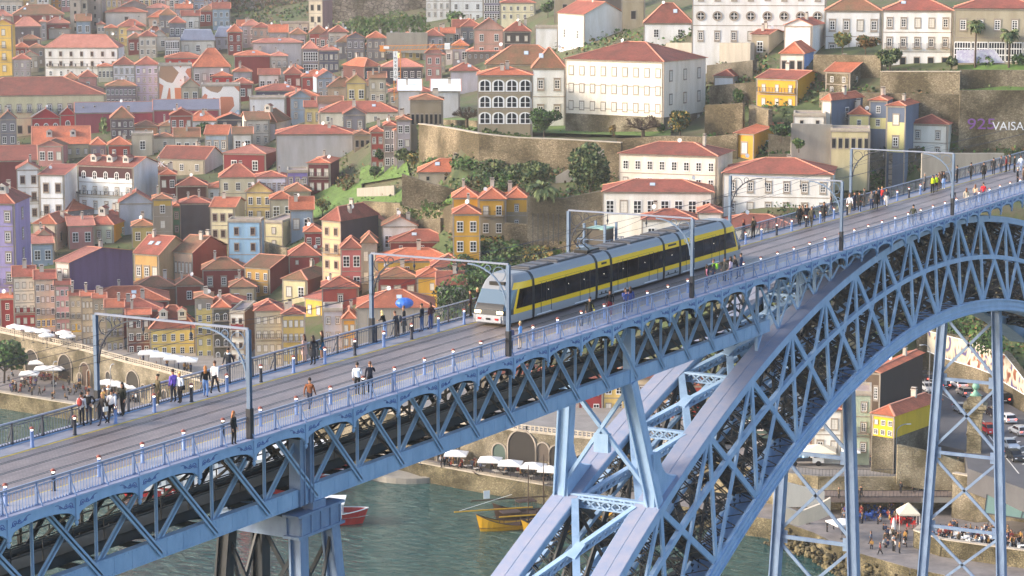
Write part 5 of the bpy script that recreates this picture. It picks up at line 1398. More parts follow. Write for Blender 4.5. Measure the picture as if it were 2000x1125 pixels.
 (631,666,433,566,74,'h30','#dcbf98','r',2,4,'tall narrow tan house with a dark slate side wall',dict(side='#4a4450',win='brown',bal=(1,),balc_all=True,d=13)),
 (565,626,499,520,0,'h24','#a34343','r',2,1,'small red house under a hipped roof left of the tall tan house'),
 (595,630,453,484,0,'h14','#9c3d3f','o',2,1,'tiny dark red house with washing below its windows'),
 (667,707,485,570,0,'h22','#c87272','r',2,2,'pink house with small windows right of the dark slate side wall'),
 (708,736,475,560,0,'h22','#a8a29c','b',2,2,'narrow grey house with white balcony doors right of the pink house',dict(win='shut',bal=(1,))),
 (762,888,471,490,0,'h24','#7e3530','r',3,1,'long rust-red house under a wide red roof left of the yellow twin houses'),
 (737,893,509,540,0,'h26','#e0b750','o',4,1,'long yellow house under a red roof with a roof hatch'),
 (738,815,541,590,0,'h20','#93332f','b',3,1,'rust-red house with white blinds under a mossy roof',dict(win='shut')),
 (816,872,541,600,0,'h20','#d9a83c','o',1,2,'amber house overgrown at its right corner'),
 (630,700,560,600,0,'h20','#b4524a','r',1,1,'small house with a pale red roof behind the plum wall'),
 (450,500,560,596,0,'h16','#d8c8a0','b',2,1,'small sand house with a dark roof below the light blue house'),
 (345,395,556,590,0,'h18','#8f4a40','b',1,1,'low dark red house with a wide brown roof below the sandy gable'),
 (263,345,560,590,0,'h22','#9a6a52','b',1,1,'low house with a broad brown roof right of the purple wall'),
 # the garden side and right of centre
 (885,934,386,446,0,'h20','#d9a53a','o',2,1,'yellow rear house with pyramid roof in the twin group'),
 (886,937,418,500,0,'h18','#dfaa3a','o',2,2,'yellow front house with a small pyramid roof, tallest of the twin group',dict(D=440)),
 (936,987,389,462,0,'h22','#dba83c','o',2,2,'yellow house with a white balcony and a bare stone lower floor',dict(band=(420,462,'#a3967f'),bal=(0,))),
 (988,1030,387,450,0,'h20','#dba83c','o',1,2,'smallest yellow house at the right end of the twin group',dict(band=(414,450,'#a3967f'))),
 (818,924,336,356,0,'h27','#c9b9a6','o',3,1,'low bungalow with a red roof and porch on the garden terrace',dict(win='dark',D=478)),
 (1105,1295,123,264,82,'h38','#f7efe2','r',9,3,'large white seminary with three rows of windows and a stone base',dict(base=(34,M_ASH,1),win='shut',sc=3,swin='shut',d=19,chim=0,sky=0)),
 (1040,1104,135,240,0,'h46','#eef1f4','b',2,2,'white wing house under a brown roof joined to the left of the seminary',dict(win='stone',D=505,chim=0)),
 (934,1039,148,246,0,'h14','#a79a82','o',4,3,'grey stone loggia house with arcades on three floors',dict(win='arch',D=484,wh=.74,ww=2.6)),
 (950,1100,126,150,0,'h38','#9f9378','b',0,0,'brown-roofed stone hall behind the loggia',dict(D=512,chim=0)),
 (1090,1141,30,100,80,'g26','#f6f5f8','r',2,1,'white church house with a red gable roof'),
 (1046,1090,54,100,0,'f2','#f4f4f7','',0,0,'white annex with pinnacles left of the church house'),
 (1258,1352,46,80,0,'h40','#f6f5f8','r',2,1,'white house under a tall red hipped roof left of the oval-window palace'),
 (1083,1123,-46,34,0,'f2','#a89c86','',1,2,'square grey stone cathedral tower, left of two',dict(win='dark',name='cathedral_tower',cat='tower')),
 (1215,1259,-46,52,0,'f2','#a89c86','',1,2,'square grey stone cathedral tower, right of two',dict(win='dark',name='cathedral_tower',cat='tower')),
 (1124,1214,-30,40,0,'f2','#57514f','',0,0,'dark cathedral front between the two stone towers',dict(D=660)),
 (1352,1612,-30,90,0,'f2','#f6f6f8','',8,3,'white palace with a row of oval windows above stone-framed ones',dict(win=('stone','oval','stone'),wh=.52)),
 (1611,1719,23,118,0,'h28','#f3f3f5','b',4,2,'white mansion with stone windows under a brown roof',dict(win='stone',D=500)),
 (1722,1858,23,140,0,'h26','#f4f4f6','r',5,3,'white mansion with dark doors and two rows of stone windows',dict(win=('stone','stone','dark'),bal=(1,),D=474)),
 (1862,2030,19,128,0,'h22','#b5ab96','r',5,2,'weathered grey mansion with barred windows at the top right',dict(win=('door','grid'),D=463)),
 (1532,1585,51,110,25,'p14','#f5f5f7','r',0,0,'blank white gable house with stone corner columns'),
 (1524,1569,106,144,20,'h24','#f3efe6','o',3,1,'cream house with a bright blue side and red roof',dict(side='#6d95d6',win='dark')),
 (1478,1556,156,214,53,'g18','#dba62f','r',3,2,'bright yellow house with balconies and a red roof',dict(side='#d9a32a',sc=1,win='shut',bal=(0,),balc_all=True)),
 (1613,1659,142,186,54,'g26','#b3a68f','o',2,2,'bare stone house under a bright orange sloping roof',dict(sc=2,frontmat=M_RUB)),
 (1605,1622,197,246,62,'h17','#f2efe8','o',0,1,'white house with a slate-blue flank and pyramid roof',dict(side='#6b7a90',sc=1,D=448)),
 (1698,1731,197,252,18,'h9','#67748a','o',1,2,'slate-blue tower house over yellow, left of the square one',dict(band=(231,252,'#eadf9f'),D=450)),
 (1731,1766,208,298,31,'h10','#66738a','o',1,2,'square slate-blue tower house over yellow walls',dict(side='#76839c',band=(240,298,'#eadf9f'),D=446)),
 (1658,1697,224,252,0,'h16','#eadf9f','o',1,1,'small pale yellow house with a red roof between the slate-blue houses',dict(D=450)),
 (1772,1850,244,312,20,'h19','#f2f0ea','r',2,2,'white house with stone windows and a brown-red hipped roof by the bridge',dict(win='stone')),
 (1436,1471,262,312,54,'s24','#e2a63a','o',1,1,'yellow lower house with a sloping red roof against the stone wall',dict(sc=1)),
 (1622,1698,255,300,0,'f2','#d4c8a0','',6,1,'flat-roofed pale yellow house with a strip of dark windows',dict(win='dark',D=438)),
 (1550,1612,225,252,0,'f2','#efece8','',2,1,'white terrace house with a dark glazed porch',dict(win='dark',D=444)),
 (1395,1432,150,190,30,'h14','#eef0f4','r',0,0,'small white shed with a dark red roof beside the seminary'),
 (1468,1500,68,110,30,'g10','#a49a88','r',1,1,'grey gable cottage left of the white gable house'),
 (1210,1400,306,376,30,'h20','#eee6da','r',8,2,'long stained white convent house with two rows of grid windows',dict(D=437,win='sash',chim=1)),
 (1178,1392,376,428,0,'h23','#f3efe8','r',8,1,'long white lower wing under a red lean-to roof',dict(D=427,wh=.7)),
 (1254,1362,430,478,0,'h22','#f2efea','r',3,1,'white lower annex with red roof behind the tram',dict(D=418,win='sash')),
 (1363,1408,416,470,0,'h14','#efeeea','r',1,1,'tiny white house with a red roof left of the big white block',dict(D=420)),
 (1412,1624,342,428,6,'h27','#f3f2f2','r',6,2,'big white block with rows of small grid windows by the portal',dict(D=426,d=16,chim=1)),
 (1390,1560,446,500,0,'h26','#e8e4dc','r',4,1,'low red-roofed house behind the far railing',dict(D=412)),
]
for r_ in rows_:
    kw = dict(r_[11]) if len(r_) > 11 else {}
    if kw.pop('mur', None): kw['frontmat'] = M_MURAL
    H(*r_[:11], **kw)
# ------------------------------------------------------------------ the smaller houses that close the gaps between the larger ones
FR = random.Random(3); CELL = 6
cov = {}
def cover(x0, x1, y0, y1):
    for i in range(int(x0//CELL), int(x1//CELL)+1):
        for j in range(int(y0//CELL), int(y1//CELL)+1): cov[(i, j)] = 1
REFS = []
for (x0, x1, y0, y1, D), r_ in zip(PLACED, rows_):
    cover(x0, x1, y0+3, y1-7); REFS.append(((x0+x1)/2, (y0+y1)/2, r_[10]))
def shorten(l):
    for w in (' with ', ' under ', ' at ', ' behind ', ' in front ', ' beside ', ' above ', ' below ', ' right of ', ' left of ', ' by ', ' over ', ' between ', ' wrapped ', ' high ', ' from ', ' of ', ' squeezed ', ' near ', ' wedged ', ' on ', ' in ', ' against ', ' joined ', ' before ', ' touching ', ' next '):
        k = l.find(w)
        if k > 8: l = l[:k]
    return ' '.join(l.split()[:7])
GOOD = {}
for x, y, l in REFS: GOOD[shorten(l)] = GOOD.get(shorten(l), 0)+1
def in_poly(x, y, P):
    c = False
    for (a, b), (d, e) in zip(P, P[1:]+P[:1]):
        if (b > y) != (e > y) and x < (d-a)*(y-b)/(e-b)+a: c = not c
    return c
TOWN = [(0, 2), (430, 2), (440, 62), (640, 75), (680, 92), (830, 92), (930, 60), (1000, 96), (930, 130), (860, 170), (812, 200), (800, 300), (745, 300), (690, 330), (665, 350), (600, 362), (560, 425), (640, 440), (750, 460), (880, 480), (884, 590), (700, 610), (500, 615), (300, 600), (160, 580), (30, 540), (0, 540)]
NOT = [[(360, 235), (495, 235), (495, 282), (360, 285)]]
cols_n = {'#d8cfc4': 'off-white', '#c9bda8': 'sandy', '#a85048': 'brick-red', '#8c3a3a': 'dark red', '#e2c98a': 'pale yellow', '#b9aeb6': 'mauve-grey', '#8a8690': 'slate-grey', '#d9b7a4': 'peach', '#efebe6': 'white', '#b7a98f': 'tan', '#c48a86': 'rose', '#9fb0c4': 'pale blue'}
tn = {'o': 'orange', 'r': 'red', 'b': 'mossy brown', 'p': 'faded pink'}
used = set()
y = 14
while y < 640:
    x = -4+FR.uniform(0, 12)
    while x < 1000:
        D = gdepth(x, y); s = FPX/D; w = FR.uniform(4.2, 7.0)*s; hh = FR.uniform(3.6, 7.2)*s; rr_ = FR.uniform(1.8, 3.0)*s
        cx, top = x+w/2, y-hh
        free = sum(1 for i in range(int(x//CELL), int((x+w)//CELL)+1) for j in range(int((top-rr_*.6)//CELL), int(y//CELL)+1) if (i, j) not in cov)
        tot = (int((x+w)//CELL)-int(x//CELL)+1)*(int(y//CELL)-int((top-rr_*.6)//CELL)+1)
        if free/tot > .27 and in_poly(cx, y-hh*.5, TOWN) and not any(in_poly(cx, y-hh*.3, P) for P in NOT):
            wc = FR.choice(list(cols_n)); tc_ = FR.choice('oorrrbbbp')
            best = sorted(REFS, key=lambda r: math.hypot(r[0]-cx, (r[1]-(y-hh/2))*1.3))
            size = 'small' if w < 6*s else 'mid-sized'
            lab = None
            for rx, ry, rl in best[:7]:
                if GOOD.get(shorten(rl), 0) != 1: continue
                dx, dy = cx-rx, (y-hh/2)-ry
                dirs = ['just right of' if dx > 0 else 'just left of'] if abs(dx) > abs(dy) else ['uphill behind' if dy < 0 else 'downhill in front of']
                for d_ in dirs+['close to']:
                    c_ = f"{size} {cols_n[wc]} house with a {tn[tc_]} roof {d_} the {shorten(rl)}"
                    if c_ not in used and len(c_.split()) <= 16: lab = c_; break
                if lab: break
            if lab:
                used.add(lab)
                sx = FR.choice((0, 0, 10, -8)) if w > 40 else 0
                house(x, x+w, top, y+5, sx, FR.choice('hhgp')+str(int(rr_)), wc, tc_, max(1, int(w/s/1.9)), 2 if hh > 5.2*s else 1, lab)
                cover(x, x+w, top-rr_, y)
        x += FR.uniform(5, 12)
    y += 7
# ------------------------------------------------------------------ trees, shrubs, ivy
def leaf_mat(name, a, b_):
    m, n, b = newmat(name); mix_noise(n, b, srgb(a), .55, .5, 5, None, srgb(b_)); b.inputs['Roughness'].default_value = .75
    try: b.inputs['Subsurface Weight'].default_value = 0
    except Exception: pass
    MATS[name] = m; return m
LF = {'dark': leaf_mat('dark leaves', '#33502a', '#1d3119'), 'mid': leaf_mat('green leaves', '#557a33', '#35522a'), 'olive': leaf_mat('olive leaves', '#6f7c4a', '#4a5836'),
      'gold': leaf_mat('autumn leaves', '#a8843c', '#6e6a34'), 'ivy': leaf_mat('ivy leaves', '#5c6e38', '#3a4a26'), 'reddish': leaf_mat('reddish leaves', '#8a6a40', '#5a4a34')}
M_BARK = rough_paint('bark', '#5a4c40', 2, .35, .9)
TR = random.Random(21)
def leaves(mb, c, r, n, size, mats=2, squash=1.0):
    """n small leaf clumps spread through an ellipsoid, denser to the outside, each a bent pair of faces"""
    for k in range(n):
        while True:
            p = Vector((TR.uniform(-1, 1), TR.uniform(-1, 1), TR.uniform(-1, 1)))
            if .25 < p.length < 1: break
        p = p*(p.length**-.35)
        if p.length > 1.06: p.normalize()
        q = Vector((c[0]+p.x*r[0], c[1]+p.y*r[1], c[2]+p.z*r[2]))
        s = size*TR.uniform(.6, 1.5); d = Vector((TR.gauss(0, 1), TR.gauss(0, 1), TR.gauss(0, .6))).normalized(); e = d.cross(Vector((TR.gauss(0, 1), TR.gauss(0, 1), TR.gauss(0, 1)))).normalized(); u = d.cross(e)
        m = 0 if TR.random() < .62 else 1
        mb.face([q-e*s*.6, q-d*s*.35+u*s*.15, q+e*s*.6, q+d*s*.7], m)
def tree(px, py, h, w, kinds, label, name='tree', lobes=6, D=None, trunk=.28, n=1500, group=None, size=.5, shape=1.0):
    """a broadleaf tree: photo base (px,py), height and width in photo pixels"""
    D = D or gdepth(px, py); s = FPX/D; P = at_d(px, py, D); Hm = h/s; Wm = w/s
    t = thing(name, label, 'tree' if name != 'shrub' else 'shrub', P, 0, group)
    tb = MB(); th = Hm*trunk; r0 = max(.12, Hm*.03)
    tb.tube((0, 0, -.6), (0.1*Wm*.2, 0, th), r0, r0*.75, 7)
    for k in range(5):
        a = k*1.256+.4; tb.tube((0.02*Wm, 0, th*.95), (math.cos(a)*Wm*.3, math.sin(a)*Wm*.3, th+Hm*(.25+.08*(k % 3))), r0*.55, r0*.15, 5)
    tb.tube((0.02*Wm, 0, th*.95), (0, 0, Hm*.8), r0*.6, r0*.15, 5)
    tb.build('trunk', M_BARK, t)
    cb = MB(); ch = Hm-th*.75
    for k in range(lobes):
        a = k*2.4+TR.random(); rr_ = Wm*.5*TR.uniform(.25, .62) if k else 0
        cx, cy = math.cos(a)*rr_, math.sin(a)*rr_; cz = th*.75+ch*(TR.uniform(.3, .75) if k else .55)
        rx = Wm*.5*TR.uniform(.38, .6); rz = ch*TR.uniform(.22, .36)*shape
        leaves(cb, (cx, cy, cz), (rx, rx, rz), n//lobes, size)
    cb.build('crown', [LF[kinds[0]], LF[kinds[1]]], t)
    return t
def bare_tree(px, py, h, w, label, D=None, twigs=4):
    D = D or gdepth(px, py); s = FPX/D; P = at_d(px, py, D); Hm = h/s; Wm = w/s
    t = thing('bare_tree', label, 'tree', P); tb = MB(); tb.tube((0, 0, -.4), (0, 0, Hm*.42), .42, .36, 8); tb.build('trunk', M_BARK, t)
    b = MB()
    def grow(p, d, L, r, k):
        q = p+d*L; b.tube(p, q, r, r*.7, 5)
        if k == 0: return
        for j in range(3 if k > 1 else 2):
            e = (d+Vector((TR.gauss(0, .55), TR.gauss(0, .55), TR.gauss(.12, .25)))).normalized(); grow(q, e, L*.72, r*.62, k-1)
    for k in range(9):
        a = k*.7; d = Vector((math.cos(a)*1.0, math.sin(a)*1.0, .38)).normalized(); grow(Vector((0, 0, Hm*.40)), d, Wm*.17, .2, twigs)
    b.build('crown', rough_paint('bare twigs', '#4a3c33', 2, .3, .9), t)
def palm(px, py, h, label, D=None, fr=1.6):
    D = D or gdepth(px, py); s = FPX/D; P = at_d(px, py, D); Hm = h/s
    t = thing('palm_tree', label, 'palm', P); b = MB(); b.tube((0, 0, -.5), (.1, 0, Hm), .22, .16, 7); b.build('trunk', M_BARK, t)
    c = MB()
    for k in range(34):
        a = k*2.4; e0 = TR.uniform(-.5, 1.1); d = Vector((math.cos(a), math.sin(a), 0)); p = Vector((.1, 0, Hm)); L = fr*TR.uniform(.8, 1.15); el = e0
        for j in range(5):
            q = p+(d*math.cos(el)+Vector((0, 0, math.sin(el))))*(L/5); sd_ = d.cross(Vector((0, 0, 1)))*(.20*fr*math.sin(math.pi*(j+.6)/5.4))
            for sg in (-1, 1): c.face([p, q, q+sd_*sg-Vector((0, 0, .12*fr)), p+sd_*sg-Vector((0, 0, .12*fr))], 0 if TR.random() < .6 else 1)
            p = q; el -= .32
    c.build('crown', [LF['olive'], LF['dark']], t)
def shrub(px, py, h, w, kinds, label, n=260, D=None, group=None, size=.4):
    D = D or gdepth(px, py); s = FPX/D; P = at_d(px, py, D); Hm = h/s; Wm = w/s
    t = thing('shrub', label, 'shrub', P, 0, group); b = MB(); b.tube((0, 0, -.5), (0, 0, Hm*.5), .08, .04, 5); b.build('stem', M_BARK, t)
    c = MB(); leaves(c, (0, 0, Hm*.5), (Wm*.5, Wm*.5, Hm*.55), n//2, size); leaves(c, (Wm*.2, 0, Hm*.6), (Wm*.35, Wm*.35, Hm*.42), n//2, size)
    c.build('foliage', [LF[kinds[0]], LF[kinds[1]]], t); return t
def ivy(label, poly, n, kinds, D=None, size=.5, thick=.5, hang=0.0):
    """leaves over a wall: poly is a quad of photo pixels, laid on the wall's own plane"""
    a, b, c, d = poly; mb = MB()
    Da = D or gdepth(d[0], d[1]); Db = D or gdepth(c[0], c[1])
    for k in range(n):
        u, v = TR.random(), TR.random()
        if TR.random() < .35: v = v*v
        px = lerp(lerp(a[0], b[0], u), lerp(d[0], c[0], u), v)+TR.gauss(0, 2); py = lerp(lerp(a[1], b[1], u), lerp(d[1], c[1], u), v)+TR.gauss(0, 3)
        q = at_d(px, py, lerp(Da, Db, u)-.15-TR.random()*thick)
        s = size*TR.uniform(.6, 1.5); e = (RT+Vector((TR.gauss(0, .5), TR.gauss(0, .5), TR.gauss(0, .5)))).normalized(); dn = (Vector((0, 0, -1))+Vector((TR.gauss(0, .4), TR.gauss(0, .4), TR.gauss(0, .3)))).normalized()
        mb.face([q-e*s*.5, q+dn*s*.8, q+e*s*.5, q-dn*s*.4-FH*s*.2], 0 if TR.random() < .6 else 1)
    o = mb.build('ivy', [LF[kinds[0]], LF[kinds[1]]]); tag(o, label, 'ivy', None, 'stuff'); return o
tree(8, 742, 78, 118, ('dark', 'mid'), 'large dark round tree on the riverside square at the left edge', n=2600, lobes=8, size=.55, D=433, trunk=.22)
tree(408, 285, 46, 66, ('dark', 'mid'), 'dark green round tree among the roofs beside the slate gable', n=1500, size=.6)
tree(450, 285, 40, 52, ('reddish', 'dark'), 'reddish-brown bushy tree in front of the slate gable', n=900, size=.6)
tree(493, 268, 34, 16, ('dark', 'mid'), 'thin dark tree beside the grey-white wall', n=300)
bare_tree(912, 250, 46, 66, 'bare pollarded tree on the lawn in front of the stone loggia')
bare_tree(1256, 268, 34, 84, 'wide flat bare pollarded tree in front of the seminary base', D=474)
tree(1062, 268, 52, 74, ('dark', 'mid'), 'dark round orange tree on the lawn left of the seminary', n=1500, D=474, size=.42)
tree(1328, 270, 62, 56, ('dark', 'gold'), 'orange tree dotted with fruit at the right corner of the seminary', n=1400, D=470, size=.42)
shrub(1290, 258, 16, 16, ('mid', 'dark'), 'small round bush at the foot of the white side of the seminary', D=478)
shrub(1196, 264, 20, 14, ('reddish', 'gold'), 'small pink blossoming bush at the seminary door', D=476, n=90)
tree(742, 330, 44, 34, ('dark', 'mid'), 'dark tree at the top of the grassy slope, left of two', n=700)
tree(790, 322, 34, 40, ('olive', 'dark'), 'olive-green spreading tree near the bungalow', n=700)
tree(732, 352, 26, 26, ('dark', 'mid'), 'smaller dark tree below the grassy crest', n=500)
tree(630, 425, 40, 34, ('gold', 'olive'), 'slim golden-green tree on the grass slope beside the tall tan house', n=260, size=.4)
tree(1152, 395, 112, 96, ('dark', 'olive'), 'big dense dark tree between the slanting ramp and the white convent house', n=3200, lobes=9, D=446, size=.5)
tree(1048, 372, 62, 72, ('olive', 'dark'), 'broad olive-green tree left of the big dark tree', n=1500, D=452)
tree(990, 380, 40, 50, ('mid', 'olive'), 'rounded green tree behind the yellow twin houses', n=900, D=458)
palm(1060, 412, 46, 'bushy palm with drooping fronds beside the yellow twin houses', D=438, fr=3.6)
tree(1645, 104, 38, 36, ('olive', 'gold'), 'green orange tree in front of the white mansion, left of two', n=800)
tree(1690, 104, 36, 52, ('reddish', 'dark'), 'dark orange tree with fruit in front of the white mansion, right of two', n=900)
tree(1738, 140, 46, 52, ('dark', 'olive'), 'dark bushy tree between the two white mansions', n=1100)
tree(1858, 140, 30, 24, ('olive', 'dark'), 'small grey-green tree at the corner of the weathered mansion', n=350)
palm(1904, 134, 86, 'tall thin palm in front of the weathered mansion, left of two', fr=2.2)
palm(1970, 134, 68, 'tall thin palm in front of the weathered mansion, right of two', fr=2.2)
tree(1525, 272, 32, 44, ('dark', 'mid'), 'dark bushy tree right of the lower yellow house', n=800, D=440)
tree(1440, 215, 44, 26, ('mid', 'olive'), 'climbing green tree beside the bright yellow house', n=400)
tree(1560, 292, 20, 26, ('mid', 'olive'), 'small bush tree on the grey wall with the awning', n=300, D=432)
tree(1330, 110, 14, 20, ('dark', 'mid'), 'small bush on the long terrace wall', n=160)
tree(890, 78, 56, 46, ('mid', 'dark'), 'green tree hanging over the white hillside houses', n=700, size=.7)
tree(845, 92, 26, 30, ('dark', 'mid'), 'dark bush tree below the white hillside house', n=350, size=.7)
tree(1070, 32, 30, 40, ('dark', 'mid'), 'dark tree beside the left cathedral tower', n=500, size=.7)
rr2 = random.Random(31)
for i, (x, y, h, w, k, lb) in enumerate([
 (915, 600, 70, 120, ('dark', 'mid'), 'dark overgrown shrub on the bank behind the couple at the railing'),
 (955, 560, 60, 90, ('mid', 'dark'), 'green shrub on the bank behind the tram nose'),
 (900, 545, 46, 70, ('dark', 'mid'), 'dark green shrub below the yellow twin houses, left one'),
 (990, 520, 50, 80, ('olive', 'mid'), 'olive reed-like shrub on the bank above the tram nose'),
 (1045, 525, 44, 80, ('olive', 'gold'), 'yellowish reed shrub on the bank above the tram roof'),
 (940, 500, 26, 40, ('mid', 'dark'), 'small green shrub at the foot of the yellow houses'),
 (1090, 540, 40, 70, ('reddish', 'olive'), 'brownish shrub on the bank behind the tram roof'),
 (870, 620, 60, 70, ('dark', 'mid'), 'dark shrub spilling beside the amber house'),
 (1110, 480, 26, 60, ('mid', 'olive'), 'low green shrub before the pergola'),
 (805, 320, 20, 30, ('olive', 'gold'), 'rusty bush on the crest of the grassy slope'),
 (675, 372, 30, 40, ('reddish', 'olive'), 'brown bramble bush next to the crimson houses'),
 (700, 425, 28, 40, ('dark', 'olive'), 'dark bush below the slatted wall'),
 (800, 440, 26, 60, ('olive', 'mid'), 'olive bramble hanging over the rubble wall'),
 (960, 352, 22, 90, ('dark', 'mid'), 'clipped dark hedge right of the bungalow'),
 (1010, 345, 24, 60, ('olive', 'dark'), 'loose hedge behind the yellow twin houses'),
 (1240, 320, 30, 50, ('olive', 'dark'), 'shrub growing on the rubble wall above the convent house'),
 (1320, 286, 18, 40, ('mid', 'olive'), 'weedy shrub on top of the rubble wall right of the lawn'),
 (700, 62, 30, 70, ('olive', 'mid'), 'green scrub on the rubble slope under the cliff, left one'),
 (770, 50, 30, 60, ('mid', 'olive'), 'green scrub on the rubble slope under the cliff, right one'),
 (845, 330, 22, 60, ('olive', 'mid'), 'bramble bank behind the bungalow roof'),
 (905, 330, 20, 60, ('mid', 'olive'), 'green bank of weeds right of the bungalow roof'),
 (960, 335, 22, 70, ('olive', 'dark'), 'weedy bank under the hanging ivy curtain'),
 (1925, 128, 20, 40, ('dark', 'mid'), 'dark bush between the two tall palms'),
 (1990, 128, 22, 36, ('mid', 'dark'), 'green bush beside the right tall palm'),
]): shrub(x, y, h, w, k, lb, n=int(160+h*w*.09), size=.5)
ivy('pale hanging ivy curtain over the left end of the garden wall', [(818, 244), (1035, 268), (1035, 318), (818, 306)], 2600, ('ivy', 'olive'), size=.6)
ivy('dark ivy curtain covering the wall behind the big white block', [(1502, 300), (1738, 294), (1738, 372), (1502, 392)], 3400, ('dark', 'mid'), D=449.8, size=.7)
ivy('dark ivy hanging right of the bare rock buttress', [(1762, 296), (1802, 292), (1802, 350), (1762, 366)], 700, ('dark', 'mid'), D=449.8, size=.6)
ivy('brown creeper streak down the tall rubble wall', [(1878, 180), (1900, 180), (1896, 240), (1882, 236)], 260, ('reddish', 'olive'), size=.5)
ivy('second brown creeper streak on the tall rubble wall', [(1912, 182), (1926, 182), (1924, 228), (1914, 226)], 180, ('reddish', 'olive'), size=.5)
ivy('ivy tufts over the rubble wall on the grassy slope', [(780, 392), (884, 400), (884, 436), (800, 430)], 500, ('olive', 'mid'), size=.5)
ivy('mossy creeper at the foot of the mauve-grey tower house', [(192, 230), (206, 232), (206, 258), (190, 252)], 200, ('olive', 'mid'), size=.7)
ivy('weeds on the bare grey cliff', [(450, 0), (600, 0), (600, 40), (450, 48)], 420, ('olive', 'reddish'), D=903, size=1.0)
ivy('green scrub over the rubble slope below the ruins', [(690, 40), (830, 34), (834, 66), (690, 78)], 900, ('mid', 'olive'), D=765, size=.9)
ivy('grass tufts along the top of the speckled rubble wall', [(1720, 139), (1870, 139), (1870, 146), (1720, 146)], 260, ('olive', 'mid'), size=.4)
gt = MB()
for poly in ([(600, 366), (703, 362), (718, 424), (578, 426)], [(706, 332), (790, 302), (798, 344), (702, 360)], [(702, 374), (878, 374), (884, 398), (702, 394)], [(830, 236), (1300, 236), (1300, 266), (830, 250)], [(880, 520), (1120, 470), (1130, 580), (870, 640)], [(745, 428), (878, 428), (878, 444), (752, 446)]):
    a, b, c, d = poly
    for k in range(900 if poly[0][0] != 830 else 500):
        u, v = TR.random(), TR.random(); px = lerp(lerp(a[0], b[0], u), lerp(d[0], c[0], u), v); py = lerp(lerp(a[1], b[1], u), lerp(d[1], c[1], u), v)
        q = at_d(px, py, gdepth(px, py)); s = TR.uniform(.15, .45) if poly[0][0] != 880 else TR.uniform(.4, 1.0)
        e = Vector((TR.gauss(0, 1), TR.gauss(0, 1), 0)).normalized()*s*.5; gt.face([q-e, q+e, q+e*.2+Vector((TR.gauss(0, .1), TR.gauss(0, .1), s))], 0 if TR.random() < .6 else 1)
o = gt.build('grass_tufts', [LF['mid'], leaf_mat('fresh grass', '#7fa03a', '#5d8030')]); tag(o, 'rough grass tufts on the garden slopes', 'grass', None, 'stuff')

sc2 = MB(); SR = random.Random(8)
for poly, cnt, sz in (([(830, 296), (1210, 336), (1210, 480), (880, 470)], 5200, .7), ([(870, 480), (1180, 480), (1260, 560), (860, 640)], 5200, .7), ([(1360, 110), (1500, 110), (1500, 300), (1380, 300)], 2600, .7), ([(1480, 100), (1760, 190), (1760, 300), (1480, 300)], 2600, .7), ([(1720, 140), (2040, 180), (2040, 300), (1720, 300)], 1500, .6),
   ([(1000, 90), (1300, 40), (1480, 90), (1300, 130)], 1800, .8), ([(560, 300), (830, 300), (890, 460), (580, 430)], 3000, .5), ([(430, -20), (840, -20), (840, 84), (440, 62)], 3000, 1.1), ([(1790, 560), (2040, 620), (2040, 800), (1800, 650)], 3000, .7), ([(0, 20), (800, 60), (800, 560), (0, 560)], 3500, .6), ([(1480, 370), (1830, 290), (1980, 340), (1500, 430)], 1500, .6)):
    a, b, c, d = poly
    for k in range(cnt):
        u, v = SR.random(), SR.random(); px = lerp(lerp(a[0], b[0], u), lerp(d[0], c[0], u), v); py = lerp(lerp(a[1], b[1], u), lerp(d[1], c[1], u), v)
        if math.sin(px*.05+2*math.sin(py*.07))+math.sin(py*.11+px*.02) < -.5: continue
        q = at_d(px, py, gdepth(px, py)); q = q+Vector((0, 0, -.5+abs(SR.gauss(0, .6))*sz*1.6)); s = sz*SR.uniform(.5, 1.4)
        e = Vector((SR.gauss(0, 1), SR.gauss(0, 1), SR.gauss(0, .4))).normalized(); f = e.cross(Vector((SR.gauss(0, 1), SR.gauss(0, 1), SR.gauss(0, 1)))).normalized()
        sc2.face([q-e*s*.5, q-f*s*.4, q+e*s*.5, q+f*s*.6], SR.choice((0, 0, 1, 1, 2, 3)))
o = sc2.build('scrub', [LF['dark'], LF['mid'], LF['olive'], LF['reddish']]); tag(o, 'rough scrub and weeds over the slopes between houses', 'scrub', None, 'stuff')
